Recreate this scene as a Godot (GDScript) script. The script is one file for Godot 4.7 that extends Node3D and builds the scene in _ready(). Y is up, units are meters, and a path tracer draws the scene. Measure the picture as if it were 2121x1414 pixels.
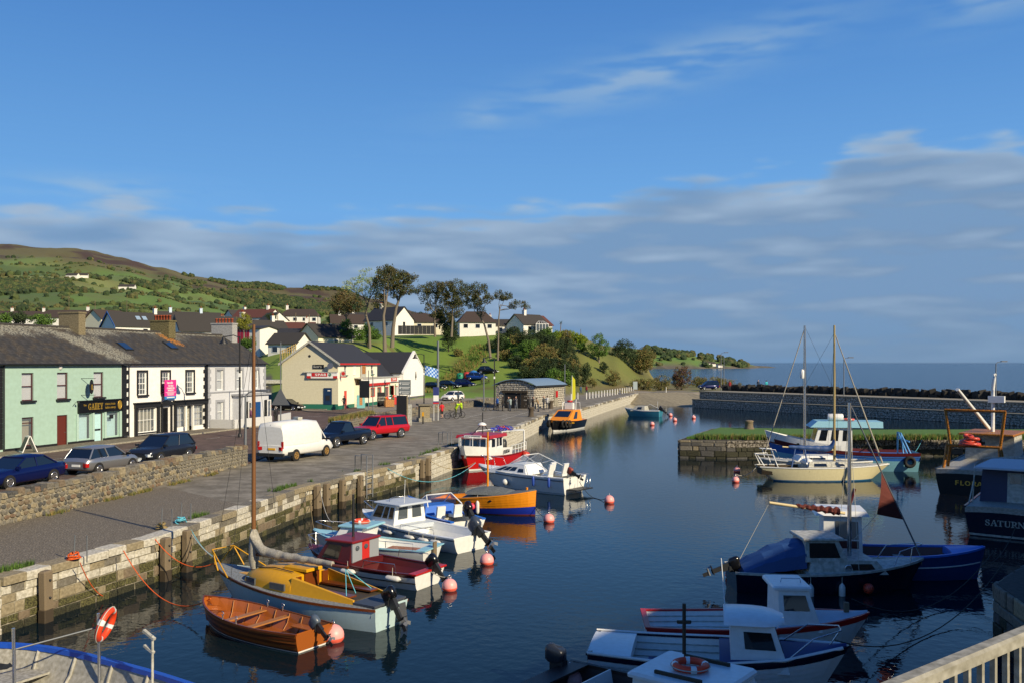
extends Node3D

# ---------------------------------------------------------------- helpers: random,noise,textures,materials
var rng := RandomNumberGenerator.new()
var MT := {}
var TX := {}
var used_names := {}
var fn_a := FastNoiseLite.new()
var fn_b := FastNoiseLite.new()

# short for a point
func V(a: float,b: float,c: float) -> Vector3:
	return Vector3(a, b, c)

func at(o: Vector3) -> Transform3D:
	return Transform3D(Basis.IDENTITY, o)

func nth(i: int) -> String:
	return ["first","second","third","fourth","fifth","sixth","seventh","eighth","ninth","tenth","eleventh","twelfth","thirteenth","fourteenth","fifteenth","sixteenth","seventeenth","eighteenth","nineteenth","twentieth"][i % 20]

func rf(a: float, b: float) -> float:
	return rng.randf_range(a, b)

func hexc(h: String) -> Color:
	return Color.html(h)

func noise_tex(freq: float,octaves: int,lo: Color,hi: Color,sd: int,kind := FastNoiseLite.TYPE_SIMPLEX_SMOOTH,mid := -1.0,size := 512) -> NoiseTexture2D:
	var n := FastNoiseLite.new()
	n.noise_type = kind
	n.frequency = freq
	n.seed = sd
	n.fractal_octaves = octaves
	n.fractal_type = FastNoiseLite.FRACTAL_FBM if octaves > 1 else FastNoiseLite.FRACTAL_NONE
	var t := NoiseTexture2D.new()
	t.width = size
	t.height = size
	t.seamless = true
	t.noise = n
	var g := Gradient.new()
	g.set_color(0, lo)
	g.set_color(1, hi)
	if mid > 0.0:
		g.set_offset(0, mid - 0.12)
		g.set_offset(1, mid + 0.12)
	t.color_ramp = g
	return t

func normal_tex(freq: float,octaves: int,strength: float,sd: int,size := 512) -> NoiseTexture2D:
	var n := FastNoiseLite.new()
	n.noise_type = FastNoiseLite.TYPE_SIMPLEX_SMOOTH
	n.frequency = freq
	n.seed = sd
	n.fractal_octaves = octaves
	var t := NoiseTexture2D.new()
	t.width = size
	t.height = size
	t.seamless = true
	t.as_normal_map = true
	t.bump_strength = strength
	t.noise = n
	return t

func make_textures() -> void:
	TX.paint = noise_tex(0.012,5,Color(0.93,0.925,0.91),Color(1,1,1),3)
	TX.speck = noise_tex(0.16,3,Color(0.62,0.62,0.62),Color(1,1,1),5)
	TX.patch = noise_tex(0.014,6,Color(0.66,0.65,0.61),Color(1,1,1),8)
	TX.stain = noise_tex(0.02,5,Color(0.42,0.40,0.34),Color(1,1,1),12,FastNoiseLite.TYPE_SIMPLEX_SMOOTH,0.45)
	TX.grain = noise_tex(0.05,4,Color(0.68,0.64,0.60),Color(1,1,1),15)
	TX.wear = noise_tex(0.03,6,Color(0.84,0.83,0.81),Color(1,1,1),44)
	TX.cobble = noise_tex(0.06,2,Color(0.35,0.34,0.32),Color(1,0.98,0.95),21,FastNoiseLite.TYPE_CELLULAR)
	TX.ripple = normal_tex(0.022, 4, 3.0, 31)
	TX.rough_n = normal_tex(0.05, 4, 6.0, 37)

# procedural surface: base colour (sRGB hex),roughness,metal,tone texture and its size in metres,relief in cm
func mat(key: String,hex: String,rough := 0.75,metal := 0.0,tex := "",metres := 2.0,relief := 0.0) -> StandardMaterial3D:
	if MT.has(key):
		return MT[key]
	var m := StandardMaterial3D.new()
	m.resource_name = key
	m.albedo_color = hexc(hex)
	m.roughness = rough
	m.metallic = metal
	m.cull_mode = BaseMaterial3D.CULL_DISABLED
	if tex != "":
		m.albedo_texture = TX[tex]
		m.uv1_triplanar = true
		m.uv1_world_triplanar = true
		m.uv1_scale = Vector3.ONE / metres
		if relief > 0.0:
			m.heightmap_enabled = true
			m.heightmap_texture = TX[tex]
			m.heightmap_scale = relief
	MT[key] = m
	return m

# a second,finer grain multiplied over the tone of a surface
func fine(m: StandardMaterial3D,tex: String,metres: float) -> void:
	m.detail_enabled = true
	m.detail_blend_mode = BaseMaterial3D.BLEND_MODE_MUL
	m.detail_albedo = TX[tex]
	m.detail_uv_layer = BaseMaterial3D.DETAIL_UV_2
	m.uv2_triplanar = true
	m.uv2_world_triplanar = true
	m.uv2_scale = Vector3.ONE / metres

func vmat(key: String,rough: float,tex := "",metres := 2.0,back := 0.0) -> StandardMaterial3D:
	if MT.has(key):
		return MT[key]
	var m := mat(key,"ffffff",rough,0.0,tex,metres)
	m.vertex_color_use_as_albedo = true
	if back > 0.0:
		m.backlight_enabled = true
		m.backlight = Color(back, back, back)
	return m

func glass(key: String,hex: String,rough := 0.05) -> StandardMaterial3D:
	if MT.has(key):
		return MT[key]
	var m := mat(key, hex, rough)
	m.metallic_specular = 0.7
	return m

func lin(hex: String) -> Color:
	return hexc(hex).srgb_to_linear()

# ---------------------------------------------------------------- helpers: geometry
func S() -> SurfaceTool:
	var st := SurfaceTool.new()
	st.begin(Mesh.PRIMITIVE_TRIANGLES)
	st.set_smooth_group(-1)
	return st

func tri(st: SurfaceTool,a: Vector3,b: Vector3,c: Vector3) -> void:
	st.add_vertex(a)
	st.add_vertex(b)
	st.add_vertex(c)

func quad(st: SurfaceTool,a: Vector3,b: Vector3,c: Vector3,d: Vector3) -> void:
	tri(st, a, b, c)
	tri(st, a, c, d)

func quad_uv(st: SurfaceTool,p: Array,u: Array) -> void:
	for i in [0, 1, 2, 0, 2, 3]:
		st.set_uv(u[i])
		st.add_vertex(p[i])

func hexa(st: SurfaceTool, p: Array) -> void:
	# p: bottom 0..3 then top 4..7,both going round the same way
	quad(st, p[0], p[1], p[2], p[3])
	quad(st, p[7], p[6], p[5], p[4])
	for i in 4:
		var j := (i + 1) % 4
		quad(st, p[i], p[i + 4], p[j + 4], p[j])

func box(st: SurfaceTool,c: Vector3,s: Vector3,b := Basis.IDENTITY) -> void:
	var h := s * 0.5
	var p := []
	for y in [-1, 1]:
		for q in [[-1,-1],[1,-1],[1,1],[-1,1]]:
			p.append(c + b * Vector3(q[0] * h.x,y * h.y,q[1] * h.z))
	hexa(st, p)

# box with chamfered vertical and top edges
func cbox(st: SurfaceTool,c: Vector3,s: Vector3,r: float,b := Basis.IDENTITY) -> void:
	var h := s * 0.5
	var rings := []
	for lv in [[-h.y,0.0],[h.y - r,0.0],[h.y,r]]:
		var ring := []
		var hx: float = h.x - lv[1]
		var hz: float = h.z - lv[1]
		for q in [[hx - r,-hz],[hx,-hz + r],[hx,hz - r],[hx - r,hz],[-hx + r,hz],[-hx,hz - r],[-hx,-hz + r],[-hx + r,-hz]]:
			ring.append(c + b * Vector3(q[0],lv[0],q[1]))
		rings.append(ring)
	loft(st, rings, true, true, true, false)

func loft(st: SurfaceTool,rings: Array,closed := true,cap0 := false,cap1 := false,smooth := true) -> void:
	st.set_smooth_group(1 if smooth else -1)
	var n: int = rings[0].size()
	for i in rings.size() - 1:
		var a: Array = rings[i]
		var b: Array = rings[i + 1]
		for k in (n if closed else n - 1):
			var j := (k + 1) % n
			quad(st, a[k], b[k], b[j], a[j])
	st.set_smooth_group(-1)
	if cap0:
		fan(st, rings[0])
	if cap1:
		fan(st, rings[rings.size() - 1])

func fan(st: SurfaceTool,ring: Array) -> void:
	for k in range(1, ring.size() - 1):
		tri(st, ring[0], ring[k], ring[k + 1])

func tube(st: SurfaceTool,pts: Array,r0: float,r1 := -1.0,n := 6) -> void:
	if r1 < 0.0:
		r1 = r0
	var rings := []
	var m := pts.size()
	for i in m:
		var d: Vector3 = (pts[mini(i + 1,m - 1)] - pts[maxi(i - 1,0)]).normalized()
		var u := d.cross(Vector3.UP if absf(d.y) < 0.9 else Vector3.RIGHT).normalized()
		var w := d.cross(u)
		var r := lerpf(r0,r1,float(i) / maxf(1.0,m - 1))
		var ring := []
		for k in n:
			var t := TAU * k / n
			ring.append(pts[i] + (u * cos(t) + w * sin(t)) * r)
		rings.append(ring)
	loft(st, rings, true, true, true, true)

func lathe(st: SurfaceTool,prof: Array,n := 12,xf := Transform3D.IDENTITY,smooth := true) -> void:
	var rings := []
	for p in prof:
		var ring := []
		for k in n:
			var t := TAU * k / n
			ring.append(xf * Vector3(cos(t) * p[0],p[1],sin(t) * p[0]))
		rings.append(ring)
	loft(st, rings, true, true, true, smooth)

func torus(st: SurfaceTool,xf: Transform3D,R: float,r: float,n := 20,m := 8,a0 := 0.0,a1 := TAU) -> void:
	var rings := []
	for i in n + 1:
		var t := lerpf(a0, a1, float(i) / n)
		var ring := []
		for k in m:
			var u := TAU * k / m
			ring.append(xf * Vector3(cos(t) * (R + r * cos(u)),r * sin(u),sin(t) * (R + r * cos(u))))
		rings.append(ring)
	loft(st, rings, true, false, false, true)

# flat polygon (x,z) at a height,with thickness downwards
func slab(st: SurfaceTool,poly: Array,y: float,thick := 0.0) -> void:
	var p2 := PackedVector2Array()
	for p in poly:
		p2.append(Vector2(p.x,p.z) if p is Vector3 else p)
	var ix := Geometry2D.triangulate_polygon(p2)
	for i in range(0, ix.size(), 3):
		var q := [p2[ix[i]],p2[ix[i + 1]],p2[ix[i + 2]]]
		if (q[1] - q[0]).cross(q[2] - q[0]) < 0.0:
			q.reverse()
		for w in q:
			st.add_vertex(Vector3(w.x, y, w.y))
	if thick > 0.0:
		for i in p2.size():
			var a := p2[i]
			var b := p2[(i + 1) % p2.size()]
			quad(st,Vector3(a.x,y,a.y),Vector3(b.x,y,b.y),Vector3(b.x,y - thick,b.y),Vector3(a.x,y - thick,a.y))

# polygon in (x,y) of a frame,pushed out along the frame's z
func extrude(st: SurfaceTool,poly: Array,z0: float,z1: float,xf := Transform3D.IDENTITY) -> void:
	var p2 := PackedVector2Array(poly)
	var ix := Geometry2D.triangulate_polygon(p2)
	for z in [z0, z1]:
		for i in range(0, ix.size(), 3):
			for k in 3:
				var q := p2[ix[i + k]]
				st.add_vertex(xf * Vector3(q.x, q.y, z))
	for i in p2.size():
		var a := p2[i]
		var b := p2[(i + 1) % p2.size()]
		quad(st,xf * Vector3(a.x,a.y,z0),xf * Vector3(b.x,b.y,z0),xf * Vector3(b.x,b.y,z1),xf * Vector3(a.x,a.y,z1))

# thin plate from a quad,standing proud of it
func plate(st: SurfaceTool,q: Array,proud := 0.01,back := 0.01) -> void:
	var n: Vector3 = (q[1] - q[0]).cross(q[3] - q[0]).normalized()
	var p := []
	for v in q:
		p.append(v - n * back)
	for v in q:
		p.append(v + n * proud)
	hexa(st, p)

func bil(q: Array,u: float,v: float) -> Vector3:
	var a: Vector3 = q[0].lerp(q[1], u)
	var b: Vector3 = q[3].lerp(q[2], u)
	return a.lerp(b, v)

func subq(q: Array,u0: float,v0: float,u1: float,v1: float) -> Array:
	return [bil(q,u0,v0),bil(q,u1,v0),bil(q,u1,v1),bil(q,u0,v1)]

# ---------------------------------------------------------------- helpers: scene tree
func numbered(called: String) -> String:
	if not used_names.has(called):
		used_names[called] = 0
		return called
	used_names[called] += 1
	return "%s_%03d" % [called,used_names[called]]

func obj(called: String,st: SurfaceTool,m: Material,parent: Node = null) -> MeshInstance3D:
	st.generate_normals()
	var o := MeshInstance3D.new()
	o.mesh = st.commit()
	o.material_override = m
	if parent == null:
		o.name = numbered(called)
		add_child(o)
	else:
		o.name = called
		parent.add_child(o, true)
	return o

func inst(called: String,mesh: Mesh,m: Material,parent: Node,xf: Transform3D) -> MeshInstance3D:
	var o := MeshInstance3D.new()
	o.mesh = mesh
	o.material_override = m
	o.transform = xf
	o.name = called
	parent.add_child(o, true)
	return o

func tag(o: Node,label: String,category: String,group := "",kind := "") -> Node:
	if label != "":
		o.set_meta("label", label)
	if category != "":
		o.set_meta("category", category)
	if group != "":
		o.set_meta("group", group)
	if kind != "":
		o.set_meta("kind", kind)
	return o

func thing(called: String,label: String,category: String,at := Vector3.ZERO,yaw := 0.0,group := "") -> Node3D:
	var o := Node3D.new()
	o.name = numbered(called)
	add_child(o)
	o.position = at
	o.rotation.y = yaw
	tag(o, label, category, group)
	return o

func struct(called: String,st: SurfaceTool,m: Material,parent: Node = null) -> MeshInstance3D:
	var o := obj(called, st, m, parent)
	if parent == null:
		o.set_meta("kind", "structure")
	return o

func copy(o: Node3D,at: Vector3,yaw: float,label := "") -> Node3D:
	var base := String(o.name)
	var c: Node3D = o.duplicate()
	c.name = numbered(base)
	add_child(c)
	c.position = at
	c.rotation.y = yaw
	if label != "":
		c.set_meta("label", label)
	return c

func words(text: String,high: float,m: Material,parent: Node,xf: Transform3D,called := "lettering",serif := false,wide := 0.0) -> void:
	var f := SystemFont.new()
	f.font_names = PackedStringArray(["Droid Serif" if serif else "Droid Sans"])
	f.font_weight = 700
	var t := TextMesh.new()
	t.text = text
	t.font = f
	t.font_size = 32
	t.pixel_size = high / 32.0
	t.depth = 0.012
	t.curve_step = 4.0
	if wide > 0.0:
		var w := t.get_aabb().size.x
		if w > 0.01:
			xf = xf * Transform3D(Basis.from_scale(Vector3(wide / w,1,1)),Vector3.ZERO)
	inst(called, t, m, parent, xf)

func multi(called: String,mesh: Mesh,m: Material,xfs: Array,cols: Array,parent: Node = null) -> MultiMeshInstance3D:
	var mm := MultiMesh.new()
	mm.transform_format = MultiMesh.TRANSFORM_3D
	mm.use_colors = true
	mm.mesh = mesh
	mm.instance_count = xfs.size()
	for i in xfs.size():
		mm.set_instance_transform(i, xfs[i])
		mm.set_instance_color(i, cols[i])
	var o := MultiMeshInstance3D.new()
	o.multimesh = mm
	o.material_override = m
	if parent == null:
		o.name = numbered(called)
		add_child(o)
	else:
		o.name = called
		parent.add_child(o, true)
	return o

func yaw_of(d: Vector3) -> float:
	return atan2(-d.z, d.x)

func fr(x: Vector3,up: Vector3,o: Vector3) -> Transform3D:
	# frame with x along, y up, z outwards
	return Transform3D(Basis(x,up,x.cross(up)),o)


# ---------------------------------------------------------------- the place
const EYE := 7.4          # camera height above the water
const QUAY := 1.5         # quay deck above the water
const SUN_TURN := 49.0    # sun stands to the right and behind
const SUN_HIGH := 29.0

func _ready() -> void:
	rng.seed = 20
	fn_a.seed = 4
	fn_a.frequency = 1.0
	fn_a.fractal_octaves = 5
	fn_b.seed = 9
	fn_b.frequency = 1.0
	fn_b.fractal_octaves = 2
	var cam := Camera3D.new()
	cam.name = "camera"
	cam.position = Vector3(0, EYE, 0)
	cam.projection = Camera3D.PROJECTION_FRUSTUM
	cam.near = 0.1
	cam.far = 60000.0
	cam.size = 0.1 * 2.0 * 707.0 / 1900.0
	cam.frustum_offset = Vector2(0,0.1 * 45.0 / 1900.0)
	cam.current = true
	add_child(cam)
	var env := Environment.new()
	env.background_mode = Environment.BG_SKY
	env.sky = Sky.new()
	var pan := PanoramaSkyMaterial.new()
	pan.panorama = sky_picture()
	pan.energy_multiplier = 1.0
	env.sky.sky_material = pan
	env.background_energy_multiplier = 0.76
	env.tonemap_mode = Environment.TONE_MAPPER_LINEAR
	env.tonemap_exposure = 1.25
	env.sdfgi_enabled = true
	env.ssao_enabled = true
	env.ssil_enabled = true
	var we := WorldEnvironment.new()
	we.name = "environment"
	we.environment = env
	add_child(we)
	var sun := DirectionalLight3D.new()
	sun.name = "sun"
	sun.light_energy = 1.6
	sun.light_color = Color(1.0, 0.93, 0.80)
	sun.light_angular_distance = 0.5
	sun.shadow_enabled = true
	var e := deg_to_rad(SUN_HIGH)
	var a := deg_to_rad(SUN_TURN)
	var to_sun := Vector3(sin(a) * cos(e),sin(e),cos(a) * cos(e))
	sun.look_at_from_position(to_sun * 100.0,Vector3.ZERO,Vector3.UP)
	add_child(sun)
	make_textures()
	make_materials()
	make_terrain()
	make_water()
	make_quays()
	make_streets()
	make_terrace()
	make_shops()
	make_village()
	make_greenery()
	make_hill_cover()
	make_harbour_buildings()
	make_boats()
	make_cars()
	make_people()
	make_furniture()
	make_buoys_and_ropes()

# sky: clear blue deepening upwards,a bank of layered cloud low down,thin wisps above it
func sky_picture() -> ImageTexture:
	var w := 4096
	var h := 2048
	var data := PackedByteArray()
	data.resize(w * h * 3)
	var r := RandomNumberGenerator.new()
	r.seed = 3
	var n1 := FastNoiseLite.new()
	n1.seed = 11
	n1.frequency = 1.0
	n1.fractal_octaves = 5
	n1.fractal_gain = 0.45
	var n2 := FastNoiseLite.new()
	n2.seed = 27
	n2.frequency = 1.0
	n2.fractal_octaves = 2
	var img := Image.create(w,h,false,Image.FORMAT_RGB8)
	img.fill(Color(0.26, 0.36, 0.46))
	for y in range(0, 1024):
		var el := 90.0 - (y + 0.5) * 180.0 / h
		img.fill_rect(Rect2i(0,y,w,1),clear_sky(el))
	data = img.get_data()
	var top := int((90.0 - 30.0) / 180.0 * h)
	for y in range(top, 1024):
		var el := 90.0 - (y + 0.5) * 180.0 / h
		var base := clear_sky(el)
		for x in w:
			var az := fposmod((x + 0.5) * 360.0 / w + 180.0,360.0) - 180.0
			# seamless round the horizon
			var ca := deg_to_rad(az)
			var px := sin(ca) * 9.0
			var pz := cos(ca) * 9.0
			var edge := 9.0 + clampf((az + 2.0) * 0.12,-0.3,3.4) * (1.0 if absf(az) < 60.0 else 0.5)
			edge += n2.get_noise_3d(px * 0.8,0.0,pz * 0.8) * 2.0
			var st := n2.get_noise_3d(px * 0.55,el * 0.62,pz * 0.55)
			var st2 := n1.get_noise_3d(px * 1.2,el * 1.25 + 7.0,pz * 1.2)
			var d := el - edge - st2 * 1.5
			var bank := smoothstep(0.5, -0.9, d)
			bank *= 0.80 + 0.20 * smoothstep(-0.30,0.15,st + st2 * 0.4)
			var wisp := 0.0
			for W in [[9.5,17.6,12.5,1.15,0.20,0.42],[28.5,19.8,5.0,1.1,0.16,0.4],[-24.0,9.9,5.5,0.55,0.02,0.35],[-1.5,15.2,2.4,0.8,0.1,0.3],[70,15,14,1.4,0.1,0.4],[-90,17,15,1.2,-0.1,0.4],[140,16,14,1.3,0.1,0.4],[-150,13,12,1.0,0.0,0.4]]:
				var ax: float = (az - W[0]) / W[2]
				if absf(ax) < 1.6:
					var ay: float = (el - W[1] - W[4] * (az - W[0])) / W[3]
					if absf(ay) < 3.0:
						wisp = maxf(wisp,W[5] * exp(-ax * ax * 1.8 - ay * ay * 0.8) * clampf(0.85 + st2 * 2.2,0.0,1.4))
			var k := clampf(maxf(bank,wisp),0.0,1.0)
			if k > 0.003:
				var fringe := smoothstep(-1.8, -0.1, d)
				var c := Color(0.49,0.60,0.73).lerp(Color(0.65,0.74,0.84),clampf(fringe * 0.6 + st2 * 0.5 + st * 0.8 + 0.24 - az * 0.006,0.0,1.0))
				c = c.lerp(Color(0.46,0.58,0.71),smoothstep(4.5,0.0,el) * 0.75)
				if wisp > bank:
					c = Color(0.72, 0.78, 0.84)
				var o := base.lerp(c, k * 0.95)
				var i := (y * w + x) * 3
				data[i] = int(clampf(o.r * 255.0 + r.randf(),0,255))
				data[i + 1] = int(clampf(o.g * 255.0 + r.randf(),0,255))
				data[i + 2] = int(clampf(o.b * 255.0 + r.randf(),0,255))
	img = Image.create_from_data(w,h,false,Image.FORMAT_RGB8,data)
	return ImageTexture.create_from_image(img)

func clear_sky(el: float) -> Color:
	var low := Color(0.47, 0.66, 0.86)
	var mid := Color(0.46, 0.69, 0.92)
	var high := Color(0.29, 0.51, 0.79)
	var top := Color(0.12, 0.27, 0.55)
	if el < 9.0:
		return low.lerp(mid,clampf(el / 9.0,0.0,1.0))
	if el < 24.0:
		return mid.lerp(high, (el - 9.0) / 15.0)
	return high.lerp(top,clampf((el - 24.0) / 50.0,0.0,1.0))

func make_materials() -> void:
	mat("stone_white","d9d5c8",0.9,0.0,"patch",0.9,1.0)
	mat("stone_tan","a3977c",0.9,0.0,"patch",0.9,1.0)
	mat("stone_grey","827d72",0.9,0.0,"patch",0.9,1.0)
	mat("stone_brown","857662",0.9,0.0,"patch",0.9,1.0)
	mat("stone_red","86705c",0.9,0.0,"patch",0.9,1.0)
	mat("stone_dark","5c5b58",0.9,0.0,"patch",0.9,1.0)
	mat("stone_algae","5c5a33",0.85,0.0,"stain",0.7,1.0)
	mat("stone_weed","3a3a24",0.8,0.0,"stain",0.6,1.0)
	mat("mortar","a59e8c",0.95,0.0,"patch",1.2,1.0)
	mat("mortar_dark","4c4a44",0.95,0.0,"patch",1.2,1.0)
	mat("concrete","8d897e",0.9,0.0,"patch",3.0,0.6)
	mat("concrete_pale","b4afa0",0.9,0.0,"patch",2.0,0.4)
	mat("asphalt","9b9588",0.92,0.0,"patch",11.0)
	mat("road_red","745e54",0.92,0.0,"patch",9.0)
	mat("pavement","948b7a",0.92,0.0,"patch",3.0,0.3)
	mat("cobbles","b6ae9e",0.92,0.0,"cobble",1.6,2.0)
	fine(mat("asphalt", ""), "wear", 4.1)
	fine(mat("road_red", ""), "wear", 2.7)
	fine(mat("pavement", ""), "wear", 1.7)
	fine(mat("cobbles", ""), "wear", 4.7)
	fine(mat("concrete_pale", ""), "wear", 1.3)
	mat("line_white","c8c6bd",0.8,0.0,"stain",0.8)
	mat("white_paint","e6e6e2",0.6,0.0,"paint",3.0)
	mat("white_gloss","e4e6e4",0.3,0.0,"paint",1.5)
	mat("white_dirty","cfcfc6",0.5,0.0,"patch",1.5)
	mat("black_paint","1c1c1d",0.5,0.0,"paint",1.0)
	mat("black_rubber", "161616", 0.8)
	mat("black_gloss", "121316", 0.2)
	mat("grey_metal","8f9294",0.45,0.6,"speck",0.4)
	mat("steel", "c4c6c8", 0.25, 0.9)
	mat("galvanised","8d9397",0.55,0.4,"speck",0.5)
	mat("dark_metal", "2a2c2e", 0.5, 0.3)
	mat("wood_weathered","8a7d66",0.9,0.0,"grain",0.5,0.8)
	mat("wood_wet","4a4030",0.8,0.0,"grain",0.5,0.8)
	mat("wood_varnish","b8692c",0.28,0.0,"grain",0.35)
	mat("wood_varnish_dark","7c4019",0.3,0.0,"grain",0.35)
	mat("wood_pale","c08448",0.4,0.0,"grain",0.35)
	mat("rope_white", "b5b2a4", 0.9)
	mat("rope_orange", "d0581a", 0.85)
	mat("rope_blue", "5fb3c4", 0.85)
	mat("rope_dark", "3a3a34", 0.9)
	mat("rope_tan", "8f7c50", 0.9)
	mat("red_paint","b3201c",0.4,0.0,"paint",1.2)
	mat("maroon","521519",0.4,0.0,"paint",1.0)
	mat("navy","12172e",0.25,0.0,"paint",1.0)
	mat("blue_paint","1f63c4",0.35,0.0,"paint",1.0)
	mat("blue_pale","8dbfd0",0.45,0.0,"paint",1.0)
	mat("yellow_paint","d19a10",0.4,0.0,"paint",1.0)
	mat("orange_paint","e08a12",0.4,0.0,"paint",1.2)
	mat("orange_red", "e0431c", 0.5)
	mat("buoy_pink","f0a6a2",0.45,0.0,"paint",0.5)
	mat("buoy_wet", "e0604e", 0.3)
	mat("lime", "c3e41a", 0.6)
	mat("fender_white","dcdcd6",0.4,0.0,"paint",0.4)
	mat("tarp_blue","2a4c80",0.55,0.0,"paint",0.5)
	mat("sail_cloth","b7b3a8",0.85,0.0,"patch",0.5)
	mat("slate_new","3a3a3c",0.7,0.0,"speck",1.2,1.0)
	mat("tile_brown","4f4138",0.85,0.0,"speck",1.5,1.0)
	mat("tile_grey","46423d",0.85,0.0,"speck",1.5,1.0)
	mat("tile_red","6e4034",0.85,0.0,"speck",1.5,1.0)
	mat("terracotta","a84f2e",0.8,0.0,"patch",0.5)
	mat("render_cream","e2dcc0",0.9,0.0,"paint",2.5)
	mat("render_brown","8f8468",0.9,0.0,"patch",1.0)
	glass("glass_dark", "14181c")
	glass("glass_grey", "4c5358")
	glass("glass_car", "10141a")


# ---------------------------------------------------------------- land,water,quays
# land profiles: for each bearing (x over distance),pairs of distance and height
var LAND := [
	[-0.7792,[[15,1.35],[95,1.4],[140,5],[220,12],[450,20],[800,60],[1300,145],[2000,285],[2600,270],[4200,120]]],
	[-0.5582,[[15,1.35],[95,1.4],[140,5],[220,11],[450,17],[800,47],[1300,132],[2000,266],[2600,258],[4200,120]]],
	[-0.4845,[[15,1.35],[95,1.4],[140,5],[220,11],[450,17],[800,46],[1300,128],[2000,260],[2600,250],[4200,120]]],
	[-0.4266,[[15,1.35],[95,1.4],[140,5],[220,11],[450,17],[800,44],[1300,122],[2000,240],[2600,225],[4200,110]]],
	[-0.3845,[[15,1.35],[105,1.4],[150,5],[220,11],[450,16],[800,42],[1300,112],[2000,216],[2600,205],[4200,110]]],
	[-0.3476,[[15,1.35],[110,1.4],[150,5],[220,11],[450,16],[800,41],[1300,102],[2000,199],[2600,190],[4200,110]]],
	[-0.2845,[[15,1.35],[115,1.4],[140,3.4],[165,8],[220,11],[450,15],[800,38],[1300,88],[2000,178],[2600,170],[4200,100]]],
	[-0.2424,[[15,1.35],[118,1.4],[140,4.0],[165,9.5],[200,12],[450,15],[800,35],[1300,80],[2000,168],[2600,160],[4200,100]]],
	[-0.1950,[[15,1.35],[138,1.4],[152,5],[172,11],[215,13.5],[450,15],[800,32],[1300,74],[2000,162],[2600,155],[4200,90]]],
	[-0.1476,[[15,1.35],[142,1.5],[158,4.5],[180,11.5],[222,14],[450,15],[800,28],[1300,62],[2000,142],[2600,130],[4200,80]]],
	[-0.1003,[[15,1.35],[140,1.5],[180,2.7],[190,5],[206,9.5],[226,14.3],[300,15],[600,22],[1300,48],[2000,112],[2600,100],[4200,60]]],
	[-0.0582,[[15,1.35],[140,1.5],[180,2.7],[190,5],[206,9.2],[228,14.3],[300,15],[600,18],[1300,36],[2000,80],[2600,70],[4200,40]]],
	[-0.0108,[[15,1.35],[150,1.5],[170,2.6],[182,4.8],[205,9.2],[230,14.6],[300,15],[600,12],[1300,22],[2000,40],[2600,40],[4200,20]]],
	[0.0366,[[15,1.35],[158,1.6],[178,4.2],[205,10.5],[232,15],[300,13],[500,6],[1000,5],[1400,12],[2000,25],[4200,10]]],
	[0.0734,[[15,1.35],[168,1.5],[190,3.2],[215,10.5],[240,14],[300,11],[500,4],[900,4],[1400,24],[1700,20],[4200,10]]],
	[0.1103,[[15,1.35],[172,1.45],[195,2.4],[225,9.5],[248,11.8],[310,8],[420,2],[900,2.5],[1250,4],[1400,30],[1700,22],[4200,10]]],
	[0.1418,[[15,1.35],[178,1.4],[205,1.9],[232,5.2],[252,8.2],[300,5],[420,1],[900,1],[1250,3],[1400,29],[1700,20],[4200,5]]],
	[0.1603,[[15,1.35],[180,1.4],[240,1.7],[300,1.6],[420,-1],[1200,-1],[1270,2],[1400,27],[1700,16],[4200,5]]],
	[0.1892,[[15,1.35],[180,1.4],[240,1.7],[300,1.4],[420,-1.5],[1200,-1.5],[1270,1.6],[1400,23.5],[1700,14],[4200,-1]]],
	[0.2208,[[15,1.35],[240,1.5],[290,1],[420,-2],[1260,-2],[1320,1.6],[1420,15.5],[1700,9],[4200,-3]]],
	[0.2524,[[15,1.35],[200,1.5],[280,-2],[1330,-2],[1380,1.6],[1450,8],[1700,4],[4200,-4]]],
	[0.2761,[[15,1.35],[200,1.5],[280,-3],[1500,-3],[1560,1.2],[1640,2.4],[1750,0.8],[4200,-5]]],
	[0.3050,[[15,1.35],[200,1.5],[280,-3],[4200,-5]]],
]
# where the land ends to the right,for each distance
var SHORE := [[10,-15.5],[20,-15.6],[25,-14.4],[31,-13.2],[44,-10.8],[56,-7.0],[59,-6.8],[85,-1.0],[103,2.0],[112,5.6],[120,7.2],[160,17],[183,23],[186,52],[240,62],[262,60],[300,55],[420,62],[600,70],[900,110],[1180,260],[1300,380],[1500,440],[1750,520],[4200,500]]

func pick(table: Array, at: float) -> float:
	if at <= table[0][0]:
		return table[0][1]
	for i in range(1, table.size()):
		if at <= table[i][0]:
			return lerpf(table[i - 1][1],table[i][1],(at - table[i - 1][0]) / (table[i][0] - table[i - 1][0]))
	return table[table.size() - 1][1]

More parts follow.
